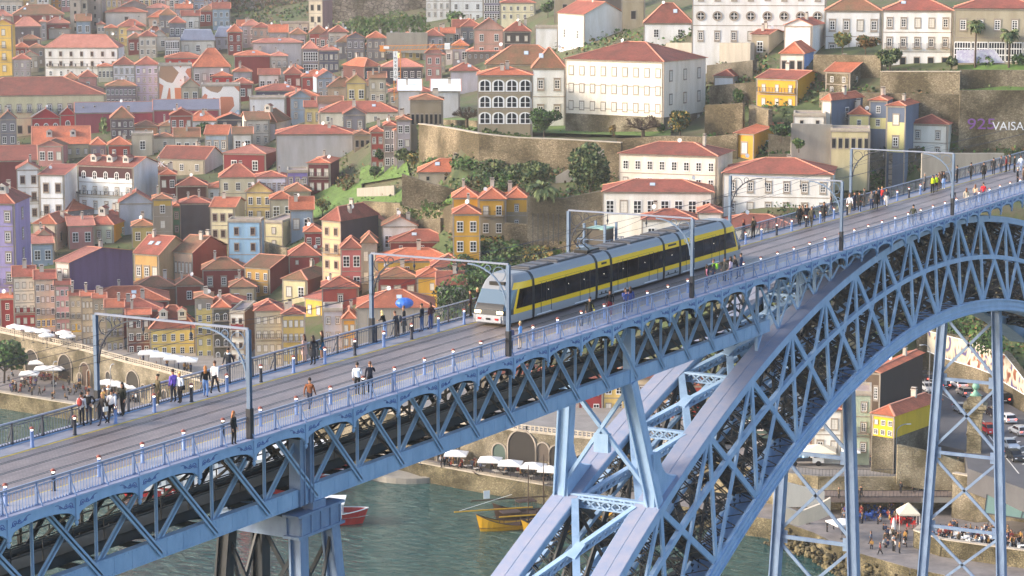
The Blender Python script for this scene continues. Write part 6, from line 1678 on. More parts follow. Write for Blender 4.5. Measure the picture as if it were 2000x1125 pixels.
# ------------------------------------------------------------------ people
M_SKIN = plain('skin', '#b98a6e', .6)
def cloth(h, rough=.85): return plain('cloth '+h, h, rough)
def pose_mesh(pose, lod=1):
    """one continuous skinned body facing +x, 1.74 m tall; returns a mesh with slots skin, top, bottom, shoes"""
    import bmesh
    J = {}; E = []
    lean = {'lean': .28, 'walk': .03, 'walk2': .03}.get(pose, 0)
    def P(x, y, z): return Vector((x+lean*max(0, z-.92), y, z-lean*.12*max(0, z-.92)))
    J['pel'] = P(0, 0, .93); J['abd'] = P(0, 0, 1.10); J['che'] = P(0, 0, 1.32); J['nck'] = P(.005, 0, 1.47); J['hd0'] = P(.015, 0, 1.56); J['hd1'] = P(.02, 0, 1.68)
    E += [('pel', 'abd'), ('abd', 'che'), ('che', 'nck'), ('nck', 'hd0'), ('hd0', 'hd1')]
    fwd = {'walk': (.30, -.26), 'walk2': (-.26, .30)}.get(pose, (.03, -.03))
    if pose == 'sit': fwd = (0, 0)
    for s, nm, f in ((1, 'L', fwd[0]), (-1, 'R', fwd[1])):
        J['hip'+nm] = P(0, .09*s, .88)
        if pose == 'sit':
            J['kne'+nm] = Vector((.42, .12*s, .90)); J['ank'+nm] = Vector((.44, .12*s, .50)); J['toe'+nm] = Vector((.58, .13*s, .46))
        else:
            bend = .10 if f < -.1 else .02
            J['kne'+nm] = Vector((f*.55+bend*.6, .095*s, .49)); J['ank'+nm] = Vector((f-bend*.6, .095*s, .09+(.07 if f < -.1 else 0))); J['toe'+nm] = J['ank'+nm]+Vector((.15, .015*s, -.055 if f >= -.1 else -.09))
        E += [('pel', 'hip'+nm), ('hip'+nm, 'kne'+nm), ('kne'+nm, 'ank'+nm), ('ank'+nm, 'toe'+nm)]
        J['sho'+nm] = P(0, .18*s, 1.41)
        if pose in ('photo',) or (pose == 'point' and s < 0): el, wr, hn = P(.12, .25*s, 1.20), P(.27, .12*s, 1.42), P(.33, .07*s, 1.48)
        elif pose == 'lean': el, wr, hn = P(.14, .24*s, 1.17), P(.34, .17*s, 1.10), P(.42, .15*s, 1.10)
        elif pose == 'hips' or (pose == 'pocket' and s > 0): el, wr, hn = P(-.10, .31*s, 1.17), P(.03, .19*s, 1.02), P(.07, .16*s, .97)
        elif pose == 'sit': el, wr, hn = P(.05, .23*s, 1.16), P(.24, .16*s, 1.04), P(.31, .13*s, 1.02)
        elif pose == 'phone' and s < 0: el, wr, hn = P(.02, .23*s, 1.14), P(.25, .12*s, 1.18), P(.32, .10*s, 1.22)
        else:
            sw = -f*.7; el, wr, hn = P(sw*.5-.02, .235*s, 1.14), P(sw+.06, .24*s, .90), P(sw+.10, .235*s, .81)
        J['elb'+nm], J['wri'+nm], J['han'+nm] = el, wr, hn
        E += [('che', 'sho'+nm), ('sho'+nm, 'elb'+nm), ('elb'+nm, 'wri'+nm), ('wri'+nm, 'han'+nm)]
    RAD = {'pel': (.155, .125), 'abd': (.14, .115), 'che': (.165, .125), 'nck': (.058, .058), 'hd0': (.078, .085), 'hd1': (.083, .10), 'hip': (.095, .10), 'kne': (.065, .065), 'ank': (.045, .05), 'toe': (.045, .035), 'sho': (.072, .072), 'elb': (.05, .05), 'wri': (.034, .034), 'han': (.042, .026)}
    bm = bmesh.new(); sk = bm.verts.layers.skin.verify(); V = {}
    for k, p in J.items():
        v = bm.verts.new(p); V[k] = v; r = RAD[k] if k in RAD else RAD[k[:3]]; v[sk].radius = r; v[sk].use_root = (k == 'pel')
    for a, b in E: bm.edges.new((V[a], V[b]))
    me = bpy.data.meshes.new('tmp'); bm.to_mesh(me); bm.free()
    o = bpy.data.objects.new('tmp', me); COL.objects.link(o)
    m = o.modifiers.new('s', 'SKIN'); m.branch_smoothing = .4
    if lod: sb = o.modifiers.new('b', 'SUBSURF'); sb.levels = lod; sb.render_levels = lod
    dg = bpy.context.evaluated_depsgraph_get(); me2 = bpy.data.meshes.new_from_object(o.evaluated_get(dg))
    bpy.data.objects.remove(o); bpy.data.meshes.remove(me)
    zone = {'pelabd': 1, 'abdche': 1, 'chenck': 1, 'nckhd0': 0, 'hd0hd1': 0, 'pelhip': 2, 'hipkne': 2, 'kneank': 2, 'anktoe': 3, 'chesho': 1, 'shoelb': 1, 'elbwri': 1, 'wrihan': 0}
    segs = [(J[a], J[b], zone[a[:3]+b[:3]]) for a, b in E]
    vs = [v.co.copy() for v in me2.vertices]; fs = [tuple(p.vertices) for p in me2.polygons]; mi = []
    for p in me2.polygons:
        c = p.center; best = None
        for a, b, z in segs:
            d = b-a; t = max(0, min(1, (c-a).dot(d)/d.length_squared)); q = (c-(a+d*t)).length
            if best is None or q < best[0]: best = (q, z)
        z = best[1]
        if z == 1 and c.z < .94 and pose != 'sit': z = 2
        mi.append(z)
    bpy.data.meshes.remove(me2)
    mb = MB(); mb.v = [tuple(v) for v in vs]; mb.f = fs; mb.m = mi
    if lod:
        for s, nm in ((1, 'L'), (-1, 'R')):       # fingers and thumb at the end of each palm, slightly curled
            w, h = J['wri'+nm], J['han'+nm]; d = (h-w).normalized(); sd_ = d.cross(Vector((1, 0, 0)) if abs(d.x) < .8 else Vector((0, 0, 1))).normalized()
            n = sd_.cross(d)
            for k in range(4):
                b0 = h+sd_*((k-1.5)*.019)+d*.005; L = (.062, .075, .07, .055)[k]; m1 = b0+d*L*.55+n*.006*s; e1 = m1+d*L*.38+n*.022*s
                mb.tube(b0, m1, .0095, .009, 5, 0); mb.tube(m1, e1, .009, .0065, 5, 0)
            t0 = w.lerp(h, .55)+sd_*.03; t1 = t0+d*.035+sd_*.028; mb.tube(t0, t1, .011, .010, 5, 0); mb.tube(t1, t1+d*.03+sd_*.006, .010, .007, 5, 0)
        hc = J['hd1']-Vector((0, 0, .03))          # face: nose, brow line with eyes, mouth, ears
        mb.mesh([hc+Vector(q) for q in ((.085, -.014, -.03), (.085, .014, -.03), (.118, 0, -.032), (.09, 0, .02))], ((0, 1, 2), (0, 2, 3), (1, 3, 2)), 0)
        for s in (-1, 1):
            mb.box(hc+Vector((.086, s*.032, .018)), (.012, .022, .010), 3); mb.box(hc+Vector((.0, s*.088, -.005)), (.035, .015, .055), 0)
        mb.box(hc+Vector((.086, 0, -.062)), (.010, .042, .008), 3)
    return mb, J
def finish(mb, name): 
    me = mb.data(name, [M_SKIN, M_SKIN, M_SKIN, M_SKIN]); me.polygons.foreach_set('use_smooth', [True]*len(me.polygons)); return me
POSES = {}; JOINT = {}
for p_ in ('stand', 'walk', 'walk2', 'lean', 'photo', 'hips', 'pocket', 'phone', 'point', 'sit'):
    mb, J = pose_mesh(p_, 1); POSES[p_] = finish(mb, 'person_'+p_); JOINT[p_] = J
LOW = {}
for p_ in ('stand', 'walk', 'sit'):
    mb, J = pose_mesh(p_, 0); LOW[p_] = finish(mb, 'figure_'+p_)
def hair_mesh(kind):
    m = MB()
    vs = []; fs = []; n, k = 10, 6
    for j in range(k+1):
        a = math.pi*.62*j/k
        for i in range(n):
            t = 2*math.pi*i/n; r = 1.0
            front = max(0, math.cos(t)); zz = math.cos(a)*.115; low = j/k
            x = .098*math.sin(a)*math.cos(t)-.012-.035*front*low; y = .092*math.sin(a)*math.sin(t)
            if front > .3 and low > .55: zz += .05*(low-.55)*front*2
            vs.append((x, y, zz))
    for j in range(k):
        for i in range(n): fs.append((j*n+i, (j+1)*n+i, (j+1)*n+(i+1) % n, j*n+(i+1) % n))
    m.mesh(vs, fs)
    if kind == 'long':
        m.prism([Vector((-.06, -.085, -.02)), Vector((-.11, -.06, -.02)), Vector((-.115, .06, -.02)), Vector((-.06, .085, -.02)), Vector((.02, .088, -.02)), Vector((-.03, .06, -.02)), Vector((-.03, -.06, -.02)), Vector((.02, -.088, -.02))], (0, 0, 0), (-.03, 0, -.30))
    if kind == 'bun': m.blob((-.11, 0, .03), (.05, .05, .05), 0, 7, 5)
    me = m.data('hair_'+kind, [M_SKIN]); me.polygons.foreach_set('use_smooth', [True]*len(me.polygons)); return me
HAIR = {k: hair_mesh(k) for k in ('short', 'long', 'bun')}
def coat_mesh(z0, r0, r1):
    m = MB(); m.lathe([(r1, z0), (r1*.97, z0+.02), (lerp(r1, r0, .5), (z0+1.05)/2), (r0, 1.06)], n=12); m.v = [(x*.82, y, z) for x, y, z in m.v]; return m.data('coat_skirt', [M_SKIN])
COATS = {'coat': coat_mesh(.55, .17, .24), 'dress': coat_mesh(.12, .165, .27), 'skirt': coat_mesh(.62, .165, .25)}
def pack_mesh():
    m = MB(); m.blob((-.20, 0, 1.27), (.11, .15, .22), 0, 10, 7)
    for s in (-1, 1): m.path([Vector((-.12, s*.09, 1.45)), Vector((.06, s*.10, 1.46)), Vector((.12, s*.10, 1.30)), Vector((-.08, s*.12, 1.12))], .018, 4)
    return m.data('backpack', [M_SKIN])
PACK = pack_mesh()
def bag_mesh():
    m = MB(); m.box((.02, .27, .90), (.28, .09, .24)); m.path([Vector((.02, .25, 1.0)), Vector((.02, .05, 1.46)), Vector((-.04, -.12, 1.44)), Vector((-.05, .1, 1.2)), Vector((0, .25, 1.0))], .012, 4)
    return m.data('shoulder_bag', [M_SKIN])
BAG = bag_mesh()
def vest_mesh():
    m = MB(); m.lathe([(.185, .98), (.19, 1.1), (.205, 1.3), (.15, 1.45)], n=14); m.v = [(x*.78, y, z) for x, y, z in m.v]; return m.data('vest', [M_SKIN])
VEST = vest_mesh()
def setm(o, k, mat):
    o.material_slots[k].link = 'OBJECT'; o.material_slots[k].material = mat
PR = random.Random(4)
def person(P, head, pose, top, bottom, hair, label, hk='short', extra=(), h=1.74, skin='#b98a6e', shoes='#2a2828', group=None):
    o = link('person', POSES[pose]); o.location = P; o.rotation_euler = (0, 0, head); s = h/1.76; o.scale = (s, s, s)
    setm(o, 0, plain('skin '+skin, skin, .6)); setm(o, 1, cloth(top)); setm(o, 2, cloth(bottom)); setm(o, 3, cloth(shoes))
    tag(o, label, 'person', group)
    hc = JOINT[pose]['hd1']
    if hair:
        c = link('hair', HAIR[hk], o, hc); setm(c, 0, plain('hair '+hair, hair, .6))
    for e in extra:
        k, col = e
        if k in COATS: c = link(k, COATS[k], o)
        elif k == 'pack': c = link('backpack', PACK, o)
        elif k == 'bag': c = link('shoulder_bag', BAG, o)
        elif k == 'vest': c = link('vest', VEST, o)
        elif k == 'scarf':
            m = MB(); m.lathe([(.10, 1.42), (.115, 1.46), (.085, 1.51)], n=10); c = m.build('scarf', M_SKIN, o)
        setm(c, 0, cloth(col))
    return o
def deckp(px, py): return at_z(px, py, DECK+.025)
PI = math.pi
E_, W_, N_, S_ = 0.0, PI, PI/2, -PI/2      # along the bridge away / towards the camera, to the far rail / near rail
DP = [
 (160,832,.2,'stand','#c9c6c8','#23262f','#1a1614','person in a pale grey sweater with a red backpack, leftmost at the far railing','short',(('pack','#b04a44'),),1.74,'#8a5c46'),
 (174,829,W_+.5,'pocket','#1c1d22','#3c4558','#2a1c16','man in a black t-shirt and jeans with a grey scarf on the far walkway','short',(('scarf','#8d8d90'),),1.80),
 (202,830,W_-.3,'walk','#2f2b2c','#343746','#c79a5a','blonde woman in a dark jacket with a white bag walking left','long',(('bag','#d9d6d2'),),1.68),
 (219,827,E_+.4,'walk2','#dddbe0','#2b2a30','#2a1f1a','man in a white t-shirt and black trousers walking past the blonde woman','short',(('bag','#6a5a3a'),),1.76),
 (213,814,S_+.6,'stand','#7c6f5c','#3a3a40',None,'bald man with a white scarf standing by the left portal foot','short',(('scarf','#e3e0dc'),),1.76),
 (240,812,W_-.2,'phone','#23261f','#1f2026','#1e1714','person in a dark green jacket looking at a phone by the far railing','long',(),1.74),
 (309,793,W_-.5,'phone','#5a513c','#4a4336','#241a16','woman in a long olive coat with white shoes on the far walkway','bun',(('coat','#5a513c'),),1.70,'#b98a6e','#e6e4e0'),
 (339,786,N_-.3,'stand','#7a5fc4','#3a3c44','#2a1e18','man in a purple hooded top beside a blonde woman in white','short',(),1.78),
 (352,787,W_-.2,'stand','#d6dbe4','#1d1d22','#d9b070','blonde woman in a white top and black trousers beside the purple hood','short',(('bag','#1b1a1c'),),1.66),
 (402,776,E_+.6,'walk','#17171a','#6d8fc4','#b5733a','woman with long ginger hair, black top and light blue jeans','long',(),1.70),
 (420,769,E_+.2,'walk2','#e4dfe0','#20222c','#4a2d1e','man in a white shirt and dark trousers striding to the right','short',(),1.80),
 (447,742,W_+.2,'walk','#20242e','#1f2a44','#241a16','man in a dark open jacket over white walking left under the nearest portal','short',(('scarf','#e8e8ea'),),1.80),
 (595,709,N_,'stand','#c9a69a','#c9a69a','#4a2c1e','woman in a pale pink dress watching the river','long',(('coat','#c9a69a'),),1.68),
 (612,713,N_-.3,'hips','#3a3a3e','#26262a','#2b1c16','woman in a dark grey coat and boots between two other women','long',(('coat','#3a3a3e'),),1.72),
 (629,702,N_+.4,'stand','#262a2c','#b98a6e','#4a2a1c','woman in a dark top and short blue shorts, right of three women','long',(('skirt','#2f5a78'),),1.70,'#b98a6e','#dcdcdc'),
 (752,659,N_+.1,'lean','#141416','#7c9bd0','#e3c98a','platinum blonde woman in a black jacket leaning over the far railing','long',(),1.68),
 (777,660,N_,'lean','#2c3340','#3c3a40','#5a3826','person in a dark blue jacket with a small backpack leaning on the far railing','short',(('pack','#39404c'),),1.68,'#b98a6e','#e0e0e0'),
 (789,653,N_+.3,'stand','#232224','#1d1d20','#6e4a34','tall woman in a dark coat behind the leaning pair','short',(('coat','#232224'),),1.78),
 (824,648,N_+.1,'stand','#1f2430','#34507c','#241b18','man in a navy sweater and blue jeans at the far railing','short',(),1.78),
 (841,643,N_-.2,'hips','#43262c','#34487a','#4a2a1e','woman with long brown hair, dark red jacket and jeans','long',(),1.70),
 (919,619,N_+.5,'stand','#2a1c20','#18181c','#1c1614','man in a dark maroon sweater left of the tram nose','short',(),1.78),
 (933,615,N_+.3,'stand','#1c1d20','#1f2024','#c7b08a','fair-haired person in black right beside the tram nose','short',(),1.78,'#b98a6e','#d8d8dc'),
 (1452,468,N_,'stand','#18181a','#18181a','#7a3424','red-haired woman in a long black dress behind the tram tail','long',(('dress','#18181a'),),1.70),
 (1471,466,N_-.4,'pocket','#33312a','#1d1d20','#241c18','man in a dark jacket with a backpack behind the tram tail','short',(('pack','#3b382e'),),1.78),
 (1561,441,W_+.3,'walk','#15161a','#1a1b20','#241a16','man in a black coat, first of a walking group on the far walkway','short',(('coat','#15161a'),),1.78),
 (1568,438,W_-.2,'walk2','#5a4a40','#22232a','#5a4030','brown-haired person half hidden behind the black coat','long',(),1.70),
 (1576,440,W_+.6,'stand','#22242c','#20222a','#8a6a4a','man in a dark suit in the middle of the walking group','short',(),1.78),
 (1585,443,W_+.1,'walk','#4a4638','#454038','#5a3c2a','man in olive clothes with a blue shoulder bag','short',(('bag','#3c4c8a'),),1.74),
 (1609,433,W_,'stand','#19181b','#16161a','#1c1512','woman with long black hair all in black on the far walkway','long',(('coat','#19181b'),),1.70),
 (1623,421,N_+.4,'walk','#2b2a2c','#5a6a8c','#3a241c','long-haired woman in jeans next to the second portal from the right','long',(),1.68,'#b98a6e','#dedede'),
 (1659,418,E_+.5,'walk2','#e6e2e2','#b5a58a','#6a4a34','person in a white t-shirt and sand trousers walking away','short',(),1.76,'#b98a6e','#e8e8e8'),
 (1669,412,N_,'stand','#272c3e','#2a3148','#241c18','person in navy standing beside the white t-shirt','short',(),1.74),
 (1678,413,E_+.3,'walk','#2b2926','#3c3832','#2a1c14','person in a dark patterned coat','short',(('coat','#2f2c28'),),1.78),
 (1688,404,N_,'stand','#6a6460','#55504a','#3a2a22','grey-clad person close to the far railing','short',(),1.72),
 (1702,408,W_,'stand','#77706c','#2c3c5c','#4a3428','person in a grey top holding a bright blue bag','short',(('bag','#2f8ad0'),),1.66),
 (1711,410,W_+.3,'stand','#17181a','#1c1d20','#1f1714','person in a long black jacket in the dense group','short',(('coat','#17181a'),),1.80),
 (1716,402,N_-.2,'stand','#35404e','#22242c','#3a2a20','person in a slate jacket at the back of the dense group','short',(),1.76),
 (1722,401,E_,'stand','#c0302c','#2a4468','#b58a5a','person in a bright red top in the dense group','short',(),1.70),
 (1731,404,W_+.2,'walk','#2b2f3e','#d5cfca','#2a1c16','woman in a dark denim jacket over a white skirt','long',(('skirt','#d5cfca'),),1.70),
 (1806,374,N_+.3,'stand','#4a4c52','#2c3040','#9a928a','grey-haired man beside the two yellow vests','short',(),1.78),
 (1821,378,E_+.5,'stand','#22242a','#16171a','#2a1e18','official in a bright yellow vest, the left one','short',(('vest','#d2ea1e'),),1.76),
 (1828,376,E_+.8,'hips','#22242a','#17181c','#1e1614','official in a bright yellow vest, the right one','short',(('vest','#d2ea1e'),),1.76),
 (1834,370,N_,'stand','#b08a60','#5a4a3c','#6a4a30','woman in a tan top behind the yellow vests','long',(),1.68),
 (1839,368,N_-.4,'stand','#6a5444','#3a3630','#2e1e16','woman in brown behind the yellow vests','long',(),1.68),
 (1843,369,W_,'stand','#23262c','#8aa8d8','#241a14','woman in a dark top with a light blue wrap skirt','long',(('skirt','#8aa8d8'),),1.70,'#b98a6e','#dedede'),
 (1869,358,N_,'stand','#22232a','#1c1d22','#2a1e18','dark-clad person hidden by the farthest portal post','short',(),1.78),
 (1896,352,E_,'walk','#26282c','#202124','#1c1614','person in a black jacket walking alone near the far end','short',(),1.78),
 (1921,351,E_+.4,'walk2','#1d1c1e','#23242a','#2a1d16','person in a black coat with a cap beyond the yellow vests','short',(('coat','#1d1c1e'),),1.78),
 (1940,341,E_,'stand','#201f22','#2a2a30','#1e1614','slim person in black by the far end railing','short',(),1.74),
 (1955,337,W_,'stand','#3a3f4c','#26282e','#6a4a34','person in a slate top near the red sweater','short',(),1.74),
 (1965,337,N_,'stand','#8a2428','#241e20','#2a1c16','person in a deep red sweater near the right edge','short',(),1.76),
 (1972,334,N_+.5,'stand','#34282a','#2a2a30','#241a16','person in dark brown beside the deep red sweater','short',(),1.74),
 (1981,337,S_,'stand','#141416','#1f2024','#241a16','man in a black t-shirt facing the camera near the right edge','short',(),1.80),
 (1993,336,E_,'walk','#dfe6f0','#a9b8d4','#3a2418','person in white and pale blue at the right edge of the crowd','short',(),1.74),
 (1987,362,S_,'stand','#1b1d22','#2a2c32','#d0cac2','person in a black hooded top standing on the tracks at the right edge','short',(),1.72),
 (1998,360,S_+.3,'stand','#6a5138','#3a342e','#5a3824','person in a tan jacket at the very right edge on the tracks','short',(),1.70),
 (605,803,E_+.2,'walk','#8a5434','#33384a','#2a1c16','man in a brown hooded jacket walking along the near walkway','short',(),1.76,'#b98a6e','#e0e0e4'),
 (698,772,E_+.3,'phone','#dfe6f0','#17181c','#2a1c14','man in a white t-shirt looking at his phone near the near railing','short',(),1.80),
 (723,769,E_+.5,'point','#1b2030','#1a1c24','#6a3f26','woman in navy stretching out her hand beside the white t-shirt man','short',(),1.76),
 (457,870,S_+.1,'stand','#17181b','#1b1c22','#a8683a','woman with long ginger hair in black leaning at the near railing','long',(),1.70),
 (1152,635,W_+.4,'stand','#1b1c1c','#23252c','#241a16','man in a black jacket with a pale collar by the tram front half','short',(('bag','#b8b04a'),),1.80),
 (1191,618,W_+.6,'stand','#15171f','#7a2630','#2a1c18','person in a black top and dark red trousers beside the tram','short',(),1.74,'#9a6e56','#d8c8c8'),
 (1221,613,W_+.9,'photo','#4a5a96','#2a3046','#4a2e20','woman in a blue jacket taking a photo next to the tram','long',(),1.70),
 (1231,611,E_+.6,'stand','#3d4c88','#28407a','#3a261c','person in a blue jacket behind the photographing woman','long',(),1.72),
 (1016,682,N_+.2,'stand','#6f9fd8','#b9a890','#d9b884','blonde person in a sky-blue jacket at the near railing by the portal','short',(),1.68),
 (998,690,N_-.3,'stand','#5c5a78','#3a3640','#2e2018','person in violet-grey half hidden by the portal post','short',(('bag','#b5a888'),),1.70),
 (1380,563,S_+.4,'stand','#c07a8c','#3a4a6c','#3a2a1e','woman with sunglasses in a pink top and black cardigan at the near railing','long',(('vest','#1c1d22'),),1.68),
 (1394,555,N_+.2,'walk','#2b3038','#34405c','#6a4a34','man with a lime green and white backpack walking beside the railing','short',(('pack','#9ad83a'),),1.78),
 (1415,549,W_,'stand','#4c4a46','#4a4640','#3a2c22','person in a long grey-brown coat near the tram tail','short',(('coat','#4c4a46'),),1.70),
 (1427,547,N_,'stand','#d9c2d0','#3c4c7c','#241a16','woman with dark hair in a pale pink shirt near the tram tail','long',(),1.70),
 (1440,545,N_+.6,'lean','#1a1c24','#2c3c64','#241a18','person in black bending over the near railing','short',(),1.76),
 (1447,541,N_,'stand','#3a4460','#34507c','#2a1c16','person in denim behind the bending one','short',(),1.74),
 (1783,441,E_,'walk','#3c4034','#23262c','#1c1512','man in an olive jacket walking alone on the tracks','short',(),1.80),
 (1861,406,E_,'stand','#1e2230','#4a5a86','#5a3826','person in dark blue at the foot of the farthest portal','long',(),1.72),
 (1887,403,E_+.2,'walk','#c9bda4','#d0c4b0','#7a4a2c','woman in a cream coat on the near walkway','long',(),1.68),
 (1904,396,E_,'walk2','#c0a890','#4a5470','#6e4630','woman in a beige jacket beside the cream coat','long',(),1.70),
 (1920,393,E_+.1,'stand','#c4202c','#33405c','#241812','person in a bright red jacket on the near walkway','short',(),1.72),
]
for d in DP:
    px, py, hd_, pose, top, bot, hair, lb, hk, ex, hh = d[:11]; kw = {}
    if len(d) > 11: kw['skin'] = d[11]
    if len(d) > 12: kw['shoes'] = d[12]
    person(deckp(px, py), hd_, pose, top, bot, hair, lb, hk, ex, hh, **kw)
def figure(P, head, pose, ci, label, group):
    cols = [('#1f2126', '#1c1e24', 'black'), ('#33405e', '#23262e', 'dark blue'), ('#d8d4d0', '#2c3040', 'white'), ('#8a3a34', '#26262c', 'red'), ('#6a5c48', '#3a362f', 'brown'), ('#5a6470', '#3a4254', 'grey'), ('#b58a4a', '#2e3038', 'ochre'), ('#6a5a9a', '#2a2c34', 'violet')]
    t, b, n = cols[ci % len(cols)]
    o = link('person', LOW[pose]); o.location = P; o.rotation_euler = (0, 0, head); s = PR.uniform(.93, 1.03); o.scale = (s, s, s)
    setm(o, 0, plain('skin '+PR.choice(('#b98a6e', '#9a6e56')), '#b98a6e', .6)); setm(o, 1, cloth(t)); setm(o, 2, cloth(b)); setm(o, 3, cloth('#2a2828'))
    c = link('hair', HAIR['short'], o, (0.02, 0, 1.68)); setm(c, 0, plain('hair #2a1e18', '#2a1e18', .6))
    word = {'stand': 'standing', 'walk': 'walking', 'sit': 'seated'}[pose]
    tag(o, f"{word} person in {n} {label}", 'person', f"{word} people in {n} tops {group}")
    return o

def crowd(name, label, polys, z, n, dz=0.0):
    # a packed crowd that reads as one mass
    CR_ = random.Random(77); mb = MB(); cols = ['#1f2126', '#33405e', '#d8d4d0', '#8a3a34', '#6a5c48', '#5a6470', '#b58a4a']; mats = [plain('skin #b98a6e', '#b98a6e', .6)]+[cloth(c) for c in cols]+[cloth('#1c1e24')]
    src = {k: ([tuple(v.co) for v in me.vertices], [tuple(p.vertices) for p in me.polygons], [p.material_index for p in me.polygons]) for k, me in LOW.items()}
    for poly, cnt in polys:
        a, b, c, d = poly
        for k in range(cnt):
            u, v = CR_.random(), CR_.random(); px = lerp(lerp(a[0], b[0], u), lerp(d[0], c[0], u), v); py = lerp(lerp(a[1], b[1], u), lerp(d[1], c[1], u), v)
            P = at_z(px, py, z); kk = CR_.choice(('sit', 'sit', 'stand')); vs, fs, mi = src[kk]; h = CR_.uniform(0, 6.28); ch, sh = math.cos(h), math.sin(h); zz = P.z-(.42 if kk == 'sit' else 0); tc = 1+CR_.randrange(len(cols))
            i = len(mb.v); mb.v += [(P.x+x*ch-y*sh, P.y+x*sh+y*ch, zz+q) for x, y, q in vs]
            for f, m in zip(fs, mi): mb.f.append(tuple(i+w for w in f)); mb.m.append({0: 0, 1: tc, 2: len(mats)-1, 3: len(mats)-1}[m])
            mb.blob((P.x+.02*ch, P.y, zz+1.70), (.10, .10, .10), len(mats)-1, 5, 3)
    o = mb.build(name, mats); tag(o, label, 'crowd', None, 'stuff')
# ------------------------------------------------------------------ quays, streets, boats, cars
QR = random.Random(17)
M_CANV = rough_paint('white canvas', '#eeecea', 1.2, .08, .8); M_CREAM = rough_paint('cream canvas', '#ddd3bd', 1.2, .1, .8)
def parasol(P, size, label, group, square=True, h=2.5, mat=None, rz=0.0, lx=None):
    t = thing('parasol', label, 'parasol', P, rz, group); m = MB(); n = 4 if square else 8; r = size/2*(1.414 if square else 1); ly = (lx or size)/size
    pts = [(r*math.cos(2*math.pi*(k+.5)/n), r*math.sin(2*math.pi*(k+.5)/n)*ly) for k in range(n)]
    for k in range(n):
        a, b = pts[k], pts[(k+1) % n]; m.face([(a[0], a[1], h), (b[0], b[1], h), (0, 0, h+size*.16)]); m.face([(a[0], a[1], h-.22), (b[0], b[1], h-.22), (b[0], b[1], h), (a[0], a[1], h)])
    m.build('canopy', mat or M_CANV, t)
    m = MB(); m.tube((0, 0, 0), (0, 0, h+size*.16), .04); m.lathe([(.3, 0), (.3, .08), (.05, .1)], n=8); m.build('pole', M_IRON, t); return t
def table(P, rz, top, chairc, label, group, n=3):
    t = thing('cafe_table', label, 'table', P, rz, group); m = MB(); m.bx(-.38, .38, -.38, .38, .71, .75); m.build('table_top', plain('table '+top, top, .6), t)
    m = MB(); m.tube((0, 0, 0), (0, 0, .71), .03); m.lathe([(.22, 0), (.22, .03), (.03, .05)], n=8); m.build('leg', M_IRON, t)
chair_cache = {}
def chair(P, rz, colr, label, group):
    if colr not in chair_cache:
        m = MB(); m.bx(-.2, .2, -.2, .2, .43, .47); m.bx(-.2, -.17, -.2, .2, .47, .88)
        for x in (-.18, .18):
            for y in (-.18, .18): m.bx(x-.018, x+.018, y-.018, y+.018, 0, .43)
        chair_cache[colr] = m.data('cafe_chair', [plain('chair '+colr, colr, .5)])
    o = link('cafe_chair', chair_cache[colr]); o.location = P; o.rotation_euler = (0, 0, rz); tag(o, label, 'chair', group)
QZ = 3.0
for i, (x, y) in enumerate([(821,877),(891,884),(914,871),(942,873),(984,880),(957,896),(997,903),(1042,908),(1076,915),(961,854)]):
    P = at_z(x, y, QZ+2.6); P.z = QZ
    parasol(P, 3.6, 'white square market parasol on the quay under the bridge', 'market parasols on the quay under the bridge', rz=.35+QR.uniform(-.1, .1))
for i, (x, y) in enumerate([(28,634),(45,637),(64,641),(83,643),(91,651),(124,646),(132,653)]):
    P = at_z(x, y, 12.4); P.z = 9.6
    parasol(P, 3.2, 'white round parasol on the promenade before the red and white house', 'parasols at the left end of the upper promenade', square=False)
for i, (x, y) in enumerate([(290,685),(314,690),(340,695),(366,699)]):
    P = at_z(x, y, 12.4); P.z = 9.6
    parasol(P, 3.6, 'white parasol in the joined row before the pale yellow house', 'joined parasols on the upper promenade', rz=-1.0, lx=3.2)
for i, (x, y) in enumerate([(75,704),(86,716),(104,716),(130,713),(57,726)]):
    P = at_z(x, y, 5.8); P.z = QZ
    parasol(P, 3.6, 'white parasol on the lower square under the promenade wall beside the dark tree', 'parasols on the square beside the dark tree', rz=.6)
for i, (x, y) in enumerate([(211,743),(228,746),(250,748),(268,751),(288,753)]):
    P = at_z(x, y, 5.8); P.z = QZ
    parasol(P, 3.6, 'white parasol in the row on the lower square below the arcade', 'row of parasols on the lower square', rz=-1.0)
def scatter(poly, z, n, label, group, poses=('stand', 'walk', 'sit'), sitz=None):
    a, b, c, d = poly
    for k in range(round(n*.5)):
        u, v = QR.random(), QR.random(); px = lerp(lerp(a[0], b[0], u), lerp(d[0], c[0], u), v); py = lerp(lerp(a[1], b[1], u), lerp(d[1], c[1], u), v)
        P = at_z(px, py, z); p = QR.choice(poses)
        if p == 'sit': P.z -= .42 if sitz is None else sitz
        figure(P, QR.uniform(0, 6.28), p, QR.choice((0, 0, 0, 1, 1, 2, 2, 3, 4, 5, 6, 7)), label, group)
scatter([(10,752),(190,752),(190,800),(10,765)], QZ, 44, 'on the riverside square at the left', 'on the riverside square')
scatter([(40,728),(130,730),(130,745),(40,742)], QZ, 22, 'at the cafe under the left parasols', 'at the left cafe', ('sit', 'sit', 'stand'))
scatter([(196,758),(300,768),(300,790),(196,780)], QZ, 26, 'below the long row of parasols on the square', 'below the parasol row', ('sit', 'stand'))
scatter([(20,650),(150,662),(150,670),(20,658)], 9.6, 22, 'on the promenade at the red and white house', 'on the left promenade', ('sit', 'stand'))
scatter([(270,706),(385,722),(385,730),(270,714)], 9.6, 24, 'under the joined parasols on the promenade', 'on the middle promenade', ('sit', 'stand'))
scatter([(860,905),(1100,935),(1100,945),(860,915)], QZ, 40, 'among the market stalls under the bridge', 'at the market stalls', ('stand', 'walk'))
